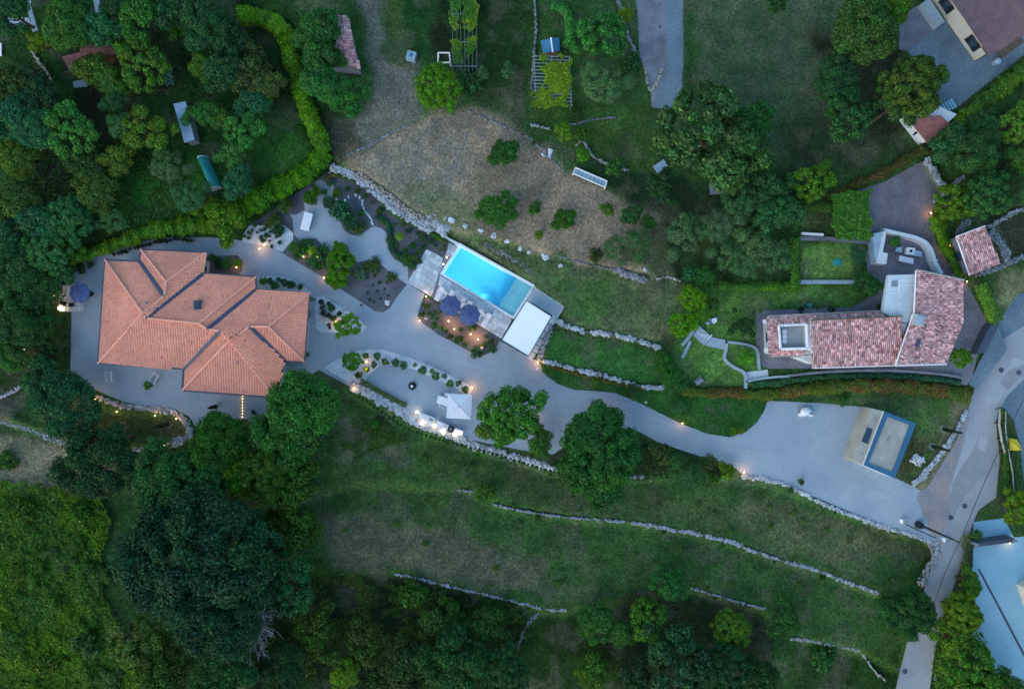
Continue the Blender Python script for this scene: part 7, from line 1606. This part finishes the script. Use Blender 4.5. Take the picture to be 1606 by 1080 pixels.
for k, (x, y, r, q_, lb) in enumerate(((95,880,26,'med','dull grey green thicket crown in the middle of the lower left scrub'),(120,850,20,'med','darker thicket crown above the grey green one in the scrub'),(40,800,22,'bsh','low dark bush in the upper left of the scrub'),(150,905,24,'med','dark bush where the scrub meets the giant tree'),(25,1010,28,'med','dark bush at the left edge of the scrub, low'),(75,1040,24,'bsh','dull bush at the bottom of the scrub'),(140,1010,26,'bsh','bush at the lower right of the scrub'),(130,800,20,'bsh','bush at the top right of the scrub'),(30,900,20,'bsh','bush at the left edge of the scrub, middle'),(170,1060,26,'med','bush at the bottom edge right of the scrub'))):
    tree(x, y, r, q_, ((.040,.085,.034),(.034,.080,.020),(.046,.085,.018))[k % 3], .7, lb, 'bushes in the lower left scrub')
# bare twiggy tree right of the giant tree
t = thing('bare_tree', G(424,930), 'bare grey purple dead crown between the giant tree lobes', 'tree'); mb = MB(); mb.tube([(0,0,0),(.1,.1,4),(0,0,8)], .25, 7, .1)
for k in range(130):
    a_ = R.uniform(0, 6.28); l = R.uniform(1.5, 4.2); z = R.uniform(6, 8.5); e_ = Vector((l*math.cos(a_), l*1.3*math.sin(a_), z+R.uniform(1.0,2.6))); m_ = Vector((l*.45*math.cos(a_), l*.6*math.sin(a_), z+.9)); mb.tube([(0,0,z), m_, e_], .06, 4, .015, False)
    for q_ in range(7): s_ = m_.lerp(e_, R.uniform(.1,1)); mb.tube([s_, s_+Vector((R.uniform(-.9,.9), R.uniform(-.9,.9), R.uniform(.0,.7)))], .022, 3, .008, False)
o = link('branches', mb.mesh('branches', mat('twigs', (.22,.23,.25), (.14,.15,.17), 2, .9, 0)), t)
# ---------------------------------------------------------------- masses of growth
leafmass('scrub', [(-60,752),(60,758),(110,772),(160,782),(172,820),(160,880),(165,940),(190,1000),(230,1040),(260,1140),(-60,1140)], 64000, 1.3, .26, (.056,.112,.014), lump=26, c2=(.036,.088,.022))
leafmass('ivy_cover', [(468,16),(522,14),(534,40),(530,70),(545,104),(478,108)], 7500, .5, .2, (.022,.080,.035), lump=12, lift=3.3, label=None)
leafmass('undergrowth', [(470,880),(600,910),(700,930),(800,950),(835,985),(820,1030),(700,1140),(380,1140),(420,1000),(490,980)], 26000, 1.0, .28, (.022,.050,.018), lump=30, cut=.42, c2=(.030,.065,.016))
leafmass('orchard_undergrowth', [(0,230),(260,230),(330,320),(240,360),(120,395),(100,440),(0,440)], 14000, .8, .26, (.026,.065,.028), lump=24, cut=.45)
leafmass('orchard_undergrowth', [(200,0),(440,60),(470,150),(380,180),(300,150),(170,150)], 10000, .8, .26, (.020,.050,.026), lump=24, cut=.45)
leafmass('roadside_undergrowth', [(1470,1000),(1510,930),(1545,1000),(1590,1140),(1440,1140)], 6000, 1.2, .26, (.035,.085,.02), lump=18)
leafmass('garden_undergrowth', [(1480,190),(1606,130),(1640,340),(1560,340),(1500,260)], 10000, .9, .25, (.020,.045,.026), lump=22, cut=.42)
leafmass('garden_undergrowth', [(1150,270),(1300,270),(1250,330),(1240,430),(1120,420)], 6000, .5, .24, (.020,.050,.03), lump=22, cut=.5)
leafmass('strip_undergrowth', [(1000,700),(1160,745),(1100,755),(880,745),(870,730)], 5000, .6, .22, (.020,.045,.02), lump=16, cut=.4)
leafmass('wall_climbers', [(560,640),(600,660),(640,690),(560,720),(520,690)], 4000, .4, .22, (.035,.070,.025), lump=14, cut=.45)
# grass blades over every meadow and lawn, coloured like the ground they stand on
def grass(n):
    X = rng.uniform(-40, 1650, n*2); Y = rng.uniform(-40, 1120, n*2); keep = np.ones(len(X), bool)
    for poly in HARD: keep &= ~inpoly(X, Y, poly)
    keep &= ~inpoly(X, Y, [(550,600),(880,730),(870,745),(540,625)]); X, Y = X[keep], Y[keep]
    c, g = glook(X, Y); f = noise2(X, Y, 10, 77, 3); k = (rng.random(len(X)) < .15+1.1*f); X, Y, c, g, f = X[k][:n], Y[k][:n], c[k][:n], g[k][:n], f[k][:n]
    z = g - .02; kk = (HC-z)/HC; P = np.stack([(X-CX)/S*kk, (CY-Y)/S*kk, z], -1); N = len(X); a = rng.uniform(0, 6.28, N); h = rng.uniform(.08, .24, N)*(.5+f); l = rng.uniform(.10, .28, N); w = rng.uniform(.022, .055, N)
    d = np.stack([np.cos(a), np.sin(a), 0*a], -1); s = np.stack([-np.sin(a), np.cos(a), 0*a], -1)
    V = np.stack([P - s*w[:,None], P + s*w[:,None], P + d*l[:,None] + np.array([0,0,1.0])*h[:,None]], 1).reshape(-1, 3); F = np.arange(3*N).reshape(N, 3)
    v = rng.uniform(.75, 1.7, N)[:, None]; hue = rng.uniform(-.12, .12, N)[:, None]; col_ = c*v*np.concatenate([1+hue, 1+0*hue, 1-hue], 1)
    o = link('grass', np_mesh('grass', V, F, M['leaf'], np.repeat(col_, 3, axis=0))); o.color = (1,1,1,1); setp(o, 'short meadow and lawn grass over the open ground', kind='stuff')
grass(480000)
